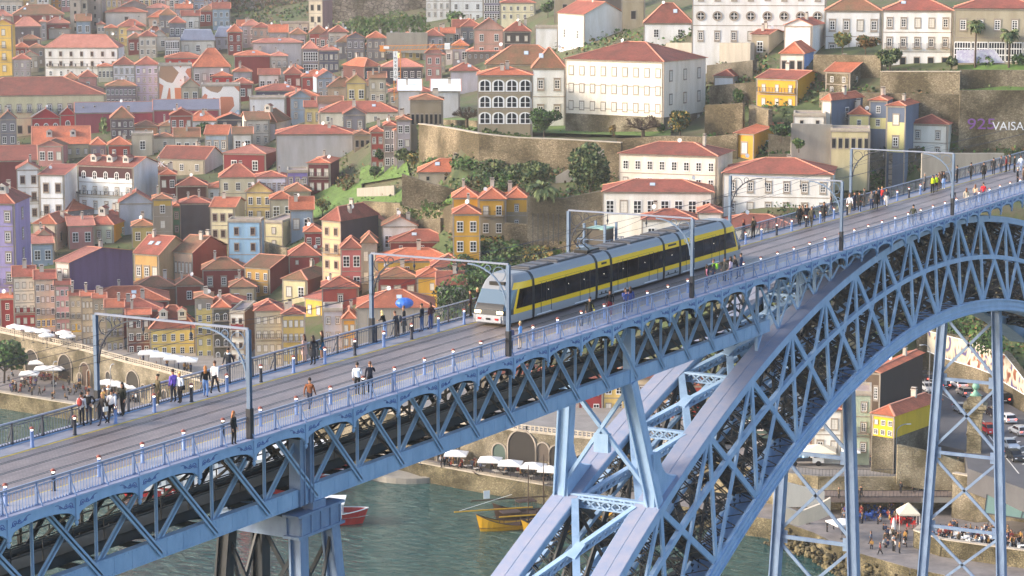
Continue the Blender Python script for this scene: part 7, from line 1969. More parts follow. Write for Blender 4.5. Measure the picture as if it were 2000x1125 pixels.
scatter([(1020,868),(1110,880),(1110,895),(1020,880)], QZ, 10, 'in front of the dark archways under the bridge', 'before the archways', ('stand', 'walk'))
ST_Z = 8.0
scatter([(1690,905),(1880,915),(1880,935),(1640,935)], ST_Z, 16, 'on the street above the timber terrace', 'on the upper street', ('stand', 'walk'))
scatter([(1620,955),(1870,950),(1890,975),(1640,978)], 5.9, 22, 'on the timber terrace above the cafe', 'on the timber terrace', ('stand', 'walk', 'stand', 'sit'))
scatter([(1530,975),(1560,975),(1560,995),(1530,995)], QZ, 6, 'beside the white ramp wall', 'by the white ramp', ('stand', 'walk'))
scatter([(1540,1020),(1610,1020),(1690,1060),(1640,1045)], QZ, 14, 'on the edge of the square with red chairs', 'on the square edge', ('sit', 'stand'))
scatter([(1690,1030),(1770,1040),(1770,1085),(1700,1085)], QZ, 16, 'on the square near the folded white parasol', 'near the folded parasol', ('stand', 'walk', 'sit'))
scatter([(1640,1000),(1790,1000),(1790,1020),(1640,1020)], QZ, 34, 'at the cafe in the shade under the terrace', 'at the shaded cafe', ('sit', 'stand'))
scatter([(1800,1030),(2000,1048),(2000,1078),(1800,1056)], 4.6, 70, 'at the crowded restaurant on the right', 'at the right restaurant', ('sit', 'sit', 'stand'))
scatter([(1790,860),(1890,880),(1890,905),(1800,900)], ST_Z, 10, 'by the stone pylon on the street', 'by the stone pylon', ('stand', 'walk'))
for (poly, z, n, tc, lb, gr) in (([(860,915),(1090,945),(1090,938),(860,905)], QZ, 12, '#c9c4c0', 'market stall table under the white parasols of the quay', 'stall tables on the quay'), ([(40,728),(130,730),(130,745),(40,742)], QZ, 12, '#8a2c30', 'red cafe table under the left parasols', 'red tables on the square'),
    ([(1640,1000),(1780,1000),(1780,1018),(1640,1018)], QZ, 12, '#2a4a8c', 'blue cafe table in the shade under the terrace', 'blue tables under the terrace'), ([(1805,1032),(2000,1052),(2000,1076),(1805,1054)], 4.6, 26, '#e8e6e2', 'white restaurant table on the right terrace', 'white restaurant tables'), ([(1745,1015),(1785,1018),(1785,1035),(1745,1030)], QZ, 6, '#b42a2a', 'red cafe table beside the white tent', 'red tables by the tent')):
    a, b, c, d = poly
    for k in range(n):
        u, v = QR.random(), QR.random(); px = lerp(lerp(a[0], b[0], u), lerp(d[0], c[0], u), v); py = lerp(lerp(a[1], b[1], u), lerp(d[1], c[1], u), v)
        P = at_z(px, py, z); table(P, QR.uniform(0, 3), tc, None, lb, gr)
        cc = {'#2a4a8c': '#27519e', '#b42a2a': '#c02a2a', '#e8e6e2': '#dcdad6', '#8a2c30': '#7a2a2c'}.get(tc)
        if cc:
            for q in range(3):
                a_ = q*2.1+QR.random(); chair(P+Vector((math.cos(a_)*.8, math.sin(a_)*.8, 0)), a_+PI, cc, {'#27519e': 'blue cafe chair in the shade under the terrace', '#c02a2a': 'red plastic chair beside the white tent', '#dcdad6': 'white restaurant chair on the right terrace', '#7a2a2c': 'dark red cafe chair on the lower square'}[cc], {'#27519e': 'blue chairs', '#c02a2a': 'red chairs', '#dcdad6': 'white chairs', '#7a2a2c': 'dark red chairs'}[cc])
crowd('crowd', 'dense seated crowd at the restaurant terrace on the right', [([(1800,1030),(2000,1048),(2000,1078),(1800,1056)], 70)], 4.6, 0)
crowd('crowd', 'dense crowd in the shaded cafe and on the square below the terrace', [([(1640,1000),(1790,1000),(1790,1024),(1640,1024)], 40), ([(1690,1030),(1770,1040),(1770,1085),(1700,1085)], 16)], QZ, 0)
crowd('crowd', 'busy crowd on the riverside square behind the left portal', [([(10,735),(190,745),(190,800),(10,765)], 40), ([(196,758),(300,768),(300,795),(196,780)], 40)], QZ, 0)
crowd('crowd', 'crowd around the market stalls under the bridge', [([(860,900),(1100,930),(1100,945),(860,912)], 40)], QZ, 0)
# railings along streets
def bars(name, label, pts, z, h=1.0, step=.5, m=None):
    mb = MB()
    for a, b in zip(pts[:-1], pts[1:]):
        L = math.hypot(b[0]-a[0], b[1]-a[1]); n = max(1, int(L/step)); mb.beam((a[0], a[1], z+h), (b[0], b[1], z+h), .06, .06); mb.beam((a[0], a[1], z+.12), (b[0], b[1], z+.12), .04, .04)
        for k in range(n+1): x, y = lerp(a[0], b[0], k/n), lerp(a[1], b[1], k/n); mb.bx(x-.02, x+.02, y-.02, y+.02, z, z+h)
    return tag(mb.build(name, m or M_IRON), label, 'railing')
bars('street_railing', 'dark iron railing along the street edge above the timber terrace', [(318.6, 75), (316.8, 62), (317.1, 55.1), (323.2, 44.1), (329.6, 35.7)], 8.0)
bars('terrace_railing', 'thin iron railing along the front of the timber terrace', [(312, 60), (312.2, 54.6), (316.6, 46.1), (320.5, 39.7), (324.4, 32.3)], 5.9)
bars('quay_railing', 'iron railing in front of the archways under the bridge', [(315.8, 112), (314.2, 98), (315.5, 86)], 3.0)
wall_strip('street_wall', 'pale ashlar wall between the street and the timber terrace', [(318.4, 75), (316.5, 62), (316.8, 55.0), (322.9, 44), (329.4, 35.5)], 2.4, 7.99, .5, stone_mat('pale ashlar', '#b8aa8c', '#a2957a', '#978b74', 2.0, .2))
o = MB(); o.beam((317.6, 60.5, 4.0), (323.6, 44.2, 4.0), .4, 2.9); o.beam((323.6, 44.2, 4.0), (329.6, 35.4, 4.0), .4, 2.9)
tag(o.build('cafe_back_wall', plain('cafe wall shade colour', '#3a3230', .9)), 'dark back wall of the cafe recess under the terrace', 'wall')  # shade under the terrace painted into the wall colour
o = MB(); o.beam((312.2, 60.4, 5.5), (312.2, 54.8, 5.5), .3, .8); o.beam((312.2, 54.8, 5.5), (324.4, 32.4, 5.5), .3, .8); tag(o.build('terrace_beam', M_CONC), 'concrete edge beam of the terrace over the cafe', 'beam')
# white tent, folded parasol, panel umbrella, cafe banner
P = at_z(1773, 1030, QZ); t = thing('gazebo_tent', 'small white peaked tent over the red chairs', 'tent', P, .5); m = MB()
for a, b in (((-1.5,-1.5),(1.5,-1.5)),((1.5,-1.5),(1.5,1.5)),((1.5,1.5),(-1.5,1.5)),((-1.5,1.5),(-1.5,-1.5))): m.face([(*a, 2.3), (*b, 2.3), (0, 0, 3.7)]); m.face([(*a, 2.05), (*b, 2.05), (*b, 2.3), (*a, 2.3)])
m.build('canopy', M_CREAM, t)
for x in (-1.45, 1.45):
    for y in (-1.45, 1.45): m = MB(); m.tube((x, y, 0), (x, y, 2.3), .035); m.build('leg', M_WHITE, t)
P = at_z(1745, 1050, QZ); t = thing('folded_parasol', 'folded white parasol standing on the square', 'parasol', P); m = MB(); m.lathe([(.06, .5), (.25, .7), (.3, 1.4), (.16, 2.6), (.03, 2.9)], n=10); m.build('canopy', M_CANV, t); m = MB(); m.tube((0, 0, 0), (0, 0, .8), .04); m.lathe([(.3, 0), (.3, .08), (.05, .1)]); m.build('pole', M_IRON, t)
P = at_z(1645, 1022, QZ+2.3); P.z = QZ; parasol(P, 3.4, 'wide white parasol on the square left of the shaded cafe', None, rz=.9)
P = at_z(1600, 876, ST_Z+2.6); P.z = ST_Z; parasol(P, 5.0, 'large cream parasol beside the white truck', None, rz=.4, mat=M_CREAM)
P = at_z(1662, 880, ST_Z+2.4); P.z = ST_Z; parasol(P, 2.8, 'small white parasol before the green tiled house', None, rz=.4)
P = at_z(1583, 1014, QZ); t = MB(); t.bx(-.05, .05, -.35, .35, 0, 2.2); o = t.build('banner', rough_paint('red banner', '#b02a2c', 2, .2), None, P); o.rotation_euler = (0, 0, .9); tag(o, 'tall red advertising banner at the cafe entrance', 'banner')
rb = rwall('white curved ramp wall left of the timber terrace', [(1520, 985, 1010), (1560, 1000, 1022), (1600, 985, 1010), (1622, 972, 1000)], rough_paint('pale concrete', '#b5aea2', .8, .15, .8), D=322, name='ramp_wall', th=.6, deep=.4)
rwall('plain white wall beside the ramp', [(1510, 935, 985), (1560, 948, 985), (1610, 960, 985)], rough_paint('white concrete', '#c4c0b8', .8, .12, .8), D=330, name='white_wall', th=.4, deep=.4)
# restaurant terrace on the right with its glass canopy
RT_ = [(311, 34), (303.0, 34.5), (300.8, 30), (300.5, 16), (300, 6), (316, 6), (318, 26)]
poly_slab('restaurant_terrace', RT_, 0, 4.6, M_PLAZA)
wall_strip('terrace_wall', 'stained stone wall below the crowded restaurant terrace', [(310.5, 35.2), (303.0, 35.0), (300.3, 30.2), (300.0, 16), (299.5, 6)], -3, 5.4, .6, M_QUAYW, cap=M_PARA)
wall_strip('restaurant_wall', 'old stone wall with openings behind the restaurant terrace', [(322, 36), (319.5, 27), (318, 18), (316.5, 6)], 3, 9.6, .8, M_ASH, cap=M_PARA)
cb = MB(); gm = plain('canopy glass', '#6f8f86', .15)
cb.mesh([(319, 30, 8.3), (317, 6, 8.3), (308.5, 6, 7.3), (310, 27.5, 7.3)], [(0, 1, 2, 3)]); cb.mesh([(319, 30, 8.22), (317, 6, 8.22), (308.5, 6, 7.22), (310, 27.5, 7.22)], [(3, 2, 1, 0)])
c = cb.build('glass_canopy', gm); tag(c, 'green glass canopy over the crowded restaurant terrace', 'canopy')
fb = MB()
for k in range(9): u = k/8; fb.beam((lerp(319, 317, u), lerp(30, 6, u), 8.34), (lerp(310, 308.5, u), lerp(27.5, 6, u), 7.34), .08, .08)
for u in (0, .5, 1): x, y = lerp(310.3, 308.8, u), lerp(27, 6, u); fb.tube((x, y, 4.6), (x, y, 7.3), .07)
fb.beam((310, 27.5, 7.28), (308.5, 6, 7.28), .12, .16); fb.build('frame', M_IRON, c)
# stone pylon with green globe
P = Vector((331.5, 36.2, 3.0)); t = thing('stone_pylon', 'old square stone bridge pylon topped by a green copper globe', 'pylon', P, .25); m = MB(); hz = 18.6
for z0, z1, w in ((0, 7, 2.6), (7, 13.2, 2.1), (13.2, 14.2, 2.3), (14.2, 14.7, 2.9), (14.7, 15.3, 3.4), (15.3, 16.0, 2.4), (16.0, 16.5, 1.7)): m.bx(-w/2, w/2, -w/2, w/2, z0, z1)
m.bx(-1.3, 1.3, -1.3, 1.3, 6.7, 7.1); m.bx(-1.15, 1.15, -1.15, 1.15, 10.6, 10.9); m.build('shaft', stone_mat('pylon stone', '#a59a80', '#8c826a', '#7d735d', 1.6, .3), t)
m = MB(); m.lathe([(.9, 16.5), (.5, 16.9), (.22, 17.2), (.25, 17.4)], n=12); m.blob((0, 0, 17.85), (.55, .55, .55), 0, 12, 8); m.build('globe', rough_paint('copper green', '#7fb09a', 2, .25, .5), t, None, True)
# houses at the foot of the bridge, right
house(1689,1717,728,800,84,'p16','#6b5a4c','o',2,1,'tall house with a black windowless side and a roof light at the bridge foot',side='#29292e',win='door',D=372,d=21,sky=1,chim=1)
house(1644,1699,768,893,0,'f2','#b9c7b4','',2,3,'pale green tiled house with balconies beside the black-sided one',win='door',D=353,bal=(1,))
house(1588,1642,800,893,0,'h10','#f0eeea','r',2,2,'white house with heavy stone doorways by the white truck',win='stone',D=354)
house(1703,1744,812,896,90,'h28','#e2c02e','o',3,2,'yellow house with a wide red roof over a stone ground floor at the bridge foot',base=(40,M_DARKST,1),win='sash',D=347,d=15)
house(1520,1586,785,890,0,'h20','#a8512f','o',3,3,'rust-coloured house behind the arch bottom chord',D=360)
house(1450,1518,770,885,0,'h18','#4f6b66','r',3,3,'dark teal-fronted house glimpsed through the arch lattice',D=366)
house(1380,1448,760,870,0,'h20','#c9b18c','r',3,3,'tan house glimpsed between the arch ribs',D=374)
house(1310,1378,752,860,0,'h20','#a33c36','o',3,3,'red house seen between the two arch ribs',D=380)
house(1178,1240,735,815,0,'h14','#edcd7c','o',3,2,'warm yellow house above the archways under the truss',win='sash',D=388)
house(1130,1176,740,815,0,'h14','#9c2f35','r',2,2,'crimson narrow house left of the warm yellow one under the truss',D=388)
house(1242,1308,738,815,0,'h20','#d8c8a8','r',3,2,'sand house right of the warm yellow one under the truss',D=386)
house(1050,1128,735,805,0,'h18','#dbb96a','r',4,2,'ochre house glimpsed through the truss above the arcade',D=396)
house(940,1048,730,800,0,'h20','#b9a78c','r',5,2,'grey-tan house glimpsed through the truss',D=404)
house(820,938,725,790,0,'h20','#8e3f3a','o',5,2,'dark red house glimpsed through the truss panels',D=412)
house(700,818,735,790,0,'h16','#cdbf9c','r',5,2,'cream house just behind the far railing left of the tram',D=420)
# boats
M_RED = plain('boat red', '#b52226', .4); M_BW = plain('boat white', '#e9e9e8', .4); M_WOOD = rough_paint('boat wood', '#4a3426', 2, .3, .6); M_YB = rough_paint('boat yellow', '#d8a41c', 2, .15, .5)
def hull(mb, L, W, Hh, sheer=.5, m=0, n=14, rim=1, bow=.55):
    ring = []
    for k in range(n+1):
        u = k/n; w = W/2*(1-abs(2*u-1)**2.6)**.8 if 0 < u < 1 else .02; w = max(w, .03); z = Hh+sheer*(abs(2*u-1)**2.2); x = -L/2+L*u
        ring.append((x, w, z))
    for s in (-1, 1):
        for a, b in zip(ring[:-1], ring[1:]):
            q = [(a[0]*.9, s*a[1]*.55, -.3), (b[0]*.9, s*b[1]*.55, -.3), (b[0], s*b[1], b[2]), (a[0], s*a[1], a[2])]; mb.face(q if s < 0 else q[::-1], m)
            mb.beam((a[0], s*a[1], a[2]), (b[0], s*b[1], b[2]), .12, .12, rim)
    for a, b in zip(ring[:-1], ring[1:]): mb.face([(a[0], -a[1]*.9, Hh*.7), (b[0], -b[1]*.9, Hh*.7), (b[0], b[1]*.9, Hh*.7), (a[0], a[1]*.9, Hh*.7)], 2)
def cruise(P, rz, L, label, decks=2):
    t = thing('river_cruise_boat', label, 'boat', P, rz); m = MB(); hull(m, L, 6.2, 1.7, .7, 0, 16); m.build('hull', [M_RED, M_BW, plain('boat deck', '#a9a49c', .7)], t)
    for d in range(decks):
        m = MB(); l = L*(.36-.05*d); m.bx(-l, l*.85, -2.4, 2.4, 1.3+2.4*d, 3.5+2.4*d, 0); m.bx(-l-.4, l*.85+.4, -2.7, 2.7, 3.5+2.4*d, 3.68+2.4*d, 0); c = m.build('cabin', M_BW, t)
        x = -l+.8
        while x < l*.85-.8:
            w = MB(); w.bx(x-.5, x+.5, -2.43, 2.43, 2.1+2.4*d, 3.0+2.4*d); w.build('window', M_PANE2, c); x += 1.7
    m = MB()
    for k in range(5): m.tube((-L*.36+k*1.6, -2.95, 1.1), (-L*.36+k*1.6, -3.12, 1.1), .2, None, 10)
    m.build('porthole', M_BW, t); return t
P = at_z(415, 965, 0); cruise(P, -.98, 30, 'white two-deck cruise boat with a red hull moored behind the near truss')
P = at_z(590, 1022, 0); cruise(P, -1.05, 20, 'smaller white cruise boat with a bright red bow at the steel pier', 1)
P = at_z(560, 938, 0); cruise(P, -.98, 24, 'white cruise boat farther off glimpsed through the truss', 2)
def rabelo(P, rz, L, colr, label, flag):
    t = thing('wooden_barge', label, 'boat', P, rz); m = MB(); hull(m, L, 3.2, .8, 1.9, 0, 18); m.build('hull', [colr, M_WOOD, M_WOOD], t)
    m = MB(); m.tube((0.8, 0, .4), (.8, 0, 9.5), .11, .06); m.build('mast', M_WOOD, t)
    m = MB(); m.beam((-L*.5-3.4, 0, 3.3), (L*.1, 0, 3.0), .16, .16); m.build('steering_oar', colr, t)
    m = MB()
    for x in (-1.4, 1.2):
        for y in (-.9, .9): m.tube((x-2, y, .5), (x-2, y, 2.6), .05)
    m.bx(-3.6, -.6, -1, 1, 2.55, 2.65); m.build('platform', M_WOOD, t)
    m = MB()
    for q in ((-L*.46, 0, 2.4), (L*.46, 0, 2.4), (0, 1.4, 1.0), (0, -1.4, 1.0), (2.5, 1.3, 1.1)): m.tube((.8, 0, 9.2), q, .018, None, 4)
    m.build('rigging', M_IRON, t)
    m = MB()
    for k in range(7): m.tube((.8+k*.62-1.5, -.55+(k % 2)*.9, .75), (1.4+k*.62-1.5, -.55+(k % 2)*.9, .75), .32, None, 10)
    m.build('cargo_barrel', M_WOOD, t)
    if flag: m = MB(); m.beam((-L*.5-2.6, 0, 3.4), (-L*.12, 0, 5.2), .05, .05); m.bx(-L*.5+1.2, -L*.5+2.2, -.02, .02, 4.9, 6.1); m.build('flag', M_BW, t)
    return t
P = at_z(1022, 1030, 0); rabelo(P, -.70, 15, M_YB, 'yellow wooden barge with a mast and a long yellow steering oar', True)
P = at_z(1052, 1008, 0); rabelo(P, -.70, 15, M_WOOD, 'dark wooden barge with a red oar moored behind the yellow one', False)
P = at_z(1110, 1040, 0); rabelo(P, -.70, 15, M_YB, 'yellow wooden barge half hidden behind the arch rib', False)
# round slipway and gangway
sl = MB(); c = at_z(790, 930, 0); sl.lathe([(7.5, -1), (7.4, .9), (6.6, 1.0), (6.5, .7), (1, 1.5)], (c.x+2, c.y, 0), 28); tag(sl.build('slipway', M_CONC), 'rounded concrete landing at the foot of the quay wall', 'slipway')
gw_ = MB(); a = at_z(925, 922, 3.2); b = at_z(975, 950, .6); gw_.beam(a, b, 1.6, .12); gw_.beam(a+Vector((0, 0, .9)), b+Vector((0, 0, .9)), .06, .06); tag(gw_.build('gangway', M_WOOD), 'dark timber gangway sloping down the quay wall', 'gangway')
# cars
def car_proto(kind):
    t = thing('parked_car', 'x', 'car'); L, W, Hh = (4.2, 1.72, 1.48) if kind == 'hatch' else (4.9, 1.9, 1.85)
    prof = [(-L/2, .35), (-L/2+.02, .78), (-L/2+.25, .92), (-L/2+.55 if kind == 'hatch' else -L/2+.2, Hh-.08), (-L/2+1.0, Hh), (L*.02+.3, Hh-.03), (L*.24, .98), (L*.42, .90), (L/2-.05, .68), (L/2, .36)]
    m = MB()
    def ring(w, tuck): return [Vector((x, w*(1-(tuck if z > .95 else 0)), z)) for x, z in prof]
    A = ring(-W/2, .16); B = ring(W/2, .16)
    for k in range(len(prof)-1):
        mi = 1 if k in (5,) or (k == 2) else 0
        m.face([A[k], B[k], B[k+1], A[k+1]][::-1], mi)
    m.face(A, 0); m.face(B[::-1], 0); m.face([A[0], A[-1], B[-1], B[0]], 0)
    m.build('body', [M_SKIN, M_PANE], t)
    g = MB()
    for s in (-1, 1):
        y = s*(W/2*.93)
        g.prism([Vector((-L/2+.62, y, .98)), Vector((L*.18, y, .98)), Vector((L*.04, y*.94, Hh-.14)), Vector((-L/2+.85, y*.94, Hh-.14))], (0, 0, 0), (0, s*.05, 0))
    g.build('window', M_PANE, t)
    for x in (-L/2+.78, L/2-.82):
        for s in (-1, 1):
            w = MB(); w.tube((x, s*(W/2-.2), .31), (x, s*(W/2+.01), .31), .31, None, 14); w.tube((x, s*(W/2+.01), .31), (x, s*(W/2+.02), .31), .19, None, 10, 1); w.build('wheel', [plain('tyre', '#17171a', .8), plain('wheel rim', '#a4a6aa', .35, .6)], t)
    for s in (-1, 1):
        b = MB(); b.box((-L/2+.0, s*(W/2-.22), .80), (.06, .30, .18)); b.build('tail_light', plain('tail lamp lit', '#c01818', .3, 0, (1, .08, .05), 2.5), t)
        b = MB(); b.box((L/2-.04, s*(W/2-.26), .66), (.08, .34, .15)); b.build('headlight', plain('head lamp', '#e8eaee', .2), t)
    b = MB(); b.box((-L/2-.01, 0, .60), (.03, .5, .12)); b.build('number_plate', M_BW, t)
    return t
PROTO = {k: car_proto(k) for k in ('hatch', 'van')}
for k in PROTO: KIDS(PROTO[k])
usedp = set()
def car(px, py, rz, colr, label, kind='hatch', rough=.25):
    P = at_z(px, py, 10.92)
    if kind not in usedp: usedp.add(kind); o = PROTO[kind]; o.location = P; o.rotation_euler = (0, 0, rz); o['label'] = label; body = [c for c in KIDS(o) if c.name.startswith('body')][0]
    else:
        o = copy_thing(PROTO[kind], P, rz, label); body = None
        for c in o.children:
            if c.name.startswith('body'): body = c
    setm(body, 0, plain('car '+colr, colr, rough, .2))
UPR = math.atan2(*[(at_z(1809, 744, 10.9)-at_z(1990, 848, 10.9))[k] for k in (1, 0)])
for c in [(1809,744,UPR+.1,'#1d1e24','black car with a lit red tail light next to the black-sided house'), (1812,764,UPR+PI,'#b9bcc2','silver car facing down the hill beside the black-sided house'), (1840,757,UPR,'#20222a','dark car in the queue, ahead of the white hatchback'), (1873,757,UPR,'#e6e7ea','white hatchback in the queue by the mural wall'), (1884,772,UPR,'#9d9a96','silver-brown hatchback with lit brake lights behind the white one'), (1905,786,UPR,'#8b9db8','pale blue-grey car behind the stone pylon globe'), (1953,784,UPR,'#22242a','black minivan with a white roof rack by the retaining wall','van'), (1877,805,UPR+PI,'#8f9aa8','grey car facing the camera left of the pylon'), (1940,812,UPR,'#2a2024','dark car with lit brake lights right of the pylon'), (1966,824,UPR+.05,'#d9dadd','white car with lit brake lights behind the dark one'), (1990,848,UPR+.1,'#a9adb4','silver estate car near the right edge of the road'), (1932,846,UPR+PI,'#b0242a','bright red car waiting beside the pylon'), (1972,876,UPR+PI,'#c9cfd8','white-silver car coming down past the hatched markings'), (1982,898,UPR+PI,'#24262c','dark car coming down at the lower right')]: car(*c[:5], **({'kind': c[5]} if len(c) > 5 else {}))
# truck
P = at_z(1572, 908, ST_Z); t = thing('flatbed_truck', 'small white flatbed truck with blue bags on its load bed', 'truck', P, -1.02)
m = MB(); m.prism([Vector((1.0, -.95, .5)), Vector((2.75, -.95, .5)), Vector((2.7, -.95, 1.3)), Vector((2.2, -.95, 2.15)), Vector((1.0, -.95, 2.15))], (0, 0, 0), (0, 1.9, 0)); m.build('cab', M_BW, t)
m = MB()
for s in (-1, 1): m.prism([Vector((1.2, s*.96, 1.3)), Vector((2.5, s*.96, 1.3)), Vector((2.15, s*.96, 2.0)), Vector((1.2, s*.96, 2.0))], (0, 0, 0), (0, s*.02, 0))
m.mesh([(2.72, -.8, 1.32), (2.72, .8, 1.32), (2.26, .8, 2.08), (2.26, -.8, 2.08)], [(0, 1, 2, 3)]); m.build('windscreen', M_PANE, t)
m = MB(); m.bx(-2.6, .95, -1, 1, .75, .9); m.bx(-2.6, .95, -1, -.95, .9, 1.3); m.bx(-2.6, .95, .95, 1, .9, 1.3); m.bx(-2.6, -2.55, -1, 1, .9, 1.3); m.build('load_bed', plain('truck bed', '#2c2e33', .7), t)
m = MB()
for k in range(6): m.blob((-2.2+k*.5, (-.4, .3)[k % 2], 1.25), (.35, .4, .35), 0, 7, 5)
m.build('load', plain('blue bags', '#9cc0dc', .5), t)
for x in (-1.7, 1.9):
    for s in (-1, 1): m = MB(); m.tube((x, s*.72, .4), (x, s*.98, .4), .4, None, 12); m.build('wheel', M_TB, t)
# motorbikes
def moto(P, rz, i):
    t = thing('motorcycle', 'dark motorcycle parked in the row by the stone pylon', 'motorcycle', P, rz, 'motorcycles parked by the pylon')
    for x in (-.68, .68): m = MB(); m.tube((x, -.06, .3), (x, .06, .3), .31, None, 12); m.build('wheel', M_TB, t)
    m = MB(); m.blob((.1, 0, .8), (.42, .17, .18), 0, 8, 5); m.blob((-.05, 0, .48), (.35, .16, .2), 0, 8, 5); m.beam((-.7, 0, .75), (.0, 0, .78), .22, .1); m.beam((.68, 0, .3), (.45, 0, 1.0), .07, .07); m.beam((-.68, 0, .3), (0, 0, .55), .08, .08); m.beam((.45, -.36, 1.05), (.45, .36, 1.05), .04, .04); m.build('frame', plain('motorcycle dark', '#24252a', .4), t)
for i, (x, y) in enumerate([(1838,872),(1846,868),(1853,865),(1860,863),(1876,862),(1826,884)]): moto(at_z(x, y, ST_Z), .4+.2*(i % 3), i)
# mural boards on the retaining wall by the road
def mural2():
    m, n, b = newmat('painted boards'); tc = n.nodes.new('ShaderNodeTexCoord'); no = n.nodes.new('ShaderNodeTexNoise'); no.inputs['Scale'].default_value = .5; no.inputs['Detail'].default_value = 2; no.inputs['Distortion'].default_value = .6
    mp = n.nodes.new('ShaderNodeMapping'); mp.inputs['Scale'].default_value = (1, 1, .7); n.links.new(tc.outputs['Object'], mp.inputs[0]); n.links.new(mp.outputs[0], no.inputs['Vector'])
    cr = n.nodes.new('ShaderNodeValToRGB'); e = cr.color_ramp.elements; e[0].position = .0; e[0].color = (*srgb('#4a3f68'), 1); e[1].position = .36; e[1].color = (*srgb('#57497a'), 1)
    for p, c in ((.40, '#a0957f'), (.46, '#bdb3a2'), (.58, '#c6bcab'), (.64, '#8a5236'), (.70, '#6a3a2c')): x = e.new(p); x.color = (*srgb(c), 1)
    n.links.new(no.outputs['Fac'], cr.inputs[0]); n.links.new(cr.outputs[0], b.inputs['Base Color']); b.inputs['Roughness'].default_value = .8; return m
HB = [(1810,645,722,685),(1841,653,734,698),(1873,661,746,708),(1904,668,757,717),(1943,684,774,732),(1960,692,783,746),(2000,743,808,770),(2040,790,836,800)]
rwall('stone retaining wall along the right side of the road', [(1790, 650, 718)]+[(a, b-3, c) for a, b, c, d in HB], M_RUB)
bm_ = MB()
pts = []
for px, yt, yb, ym in HB:
    D = gdepth(px, yb)-.55; cp_ = math.cos(PITCH); pts.append((at_d(px, yb, D), yt, ym, yb, D))
for (a, ta, ma, ba, Da), (b, tb_, mb_, bb, Db) in zip(pts[:-1], pts[1:]):
    za0, za1 = a.z+(ba-ma)*Da/FPX, a.z+(ba-ta)*Da/FPX; zb0, zb1 = b.z+(bb-mb_)*Db/FPX, b.z+(bb-tb_)*Db/FPX
    q = [Vector((a.x, a.y, za0)), Vector((b.x, b.y, zb0)), Vector((b.x, b.y, zb1)), Vector((a.x, a.y, za1))]; bm_.prism(q, (0, 0, 0), tuple(FH*.12))
mo = bm_.build('painted_hoarding', mural2()); tag(mo, 'long white hoarding painted with purple and brown shapes along the road', 'hoarding')
fm = MB()
for (a, ta, ma, ba, Da), (b, tb_, mb_, bb, Db) in zip(pts[:-1], pts[1:]):
    fm.beam(Vector((a.x, a.y, a.z+(ba-ma)*Da/FPX))-FH*.1, Vector((b.x, b.y, b.z+(bb-mb_)*Db/FPX))-FH*.1, .12, .14); fm.beam(Vector((a.x, a.y, a.z+(ba-ta)*Da/FPX))-FH*.1, Vector((b.x, b.y, b.z+(bb-tb_)*Db/FPX))-FH*.1, .10, .12)
fm.build('frame', M_BW, mo)
shrub(1880, 655, 40, 110, ('dark', 'mid'), 'dark green scrub on the slope above the painted hoarding', n=900, D=412)
shrub(1930, 690, 40, 80, ('mid', 'dark'), 'second green scrub on the slope above the painted hoarding, right of the first', n=700, D=385)
shrub(1835, 640, 36, 60, ('dark', 'olive'), 'dark scrub at the left end of the painted hoarding', n=500, D=418)
# street lamps, traffic light, signs
def lamp(px, py, z, h, label, arm=1.6, rz=0.0):
    P = at_z(px, py, z); t = thing('street_lamp', label, 'street lamp', P, rz); m = MB(); pts = [Vector((0, 0, 0)), Vector((0, 0, h-1.2))]+[Vector((arm*(1-math.cos(k*PI/10)), 0, h-1.2+1.2*math.sin(k*PI/10))) for k in range(1, 6)]; m.path(pts, .07, 6); m.build('post', plain('lamp grey', '#9a9ca0', .4, .4), t)
    m = MB(); m.box((arm+.25, 0, h-.02), (.7, .22, .12)); m.build('lamp_head', plain('lamp head', '#c9cbce', .4), t)
lamp(1749, 925, ST_Z, 7.5, 'tall curved grey street lamp in front of the yellow house', rz=-.9)
lamp(1814, 770, 10.9, 8.6, 'thin street lamp at the left end of the painted hoarding', rz=2.6)
lamp(105, 775, QZ, 6.5, 'slim dark street lamp on the riverside square', arm=.5)
lamp(217, 792, QZ, 7.5, 'slim dark street lamp by the long row of parasols', arm=.5)
P = at_z(1740, 760, 10.9); t = thing('traffic_light', 'traffic light showing red behind the black-sided house', 'traffic light', P+Vector((0, 0, 2.5)), 2.4); m = MB(); m.tube((0, 0, -3), (0, 0, 3.2), .07); m.box((0, 0, 3.6), (.25, .35, .9)); m.build('post', M_TB, t); m = MB(); m.blob((.14, 0, 3.9), (.06, .12, .12)); m.build('lamp', plain('red lamp', '#ff3a20', .4, 0, (1, .2, .05), 6), t)
P = at_z(1855, 892, ST_Z); m = MB(); m.bx(-.45, .45, -.12, .12, 0, 2.1); o = m.build('info_pillar', plain('teal panel', '#3fa396', .4), None, P); o.rotation_euler = (0, 0, -.9); tag(o, 'upright teal information pillar on the street', 'sign')
m = MB(); P = at_z(1800, 880, ST_Z); o = rwall('low pale stone parapet with a slope beside the motorcycles', [(1752, 868, 908), (1800, 878, 916), (1850, 893, 920), (1884, 905, 925)], MATS['pale ashlar'], D=345, th=.6)
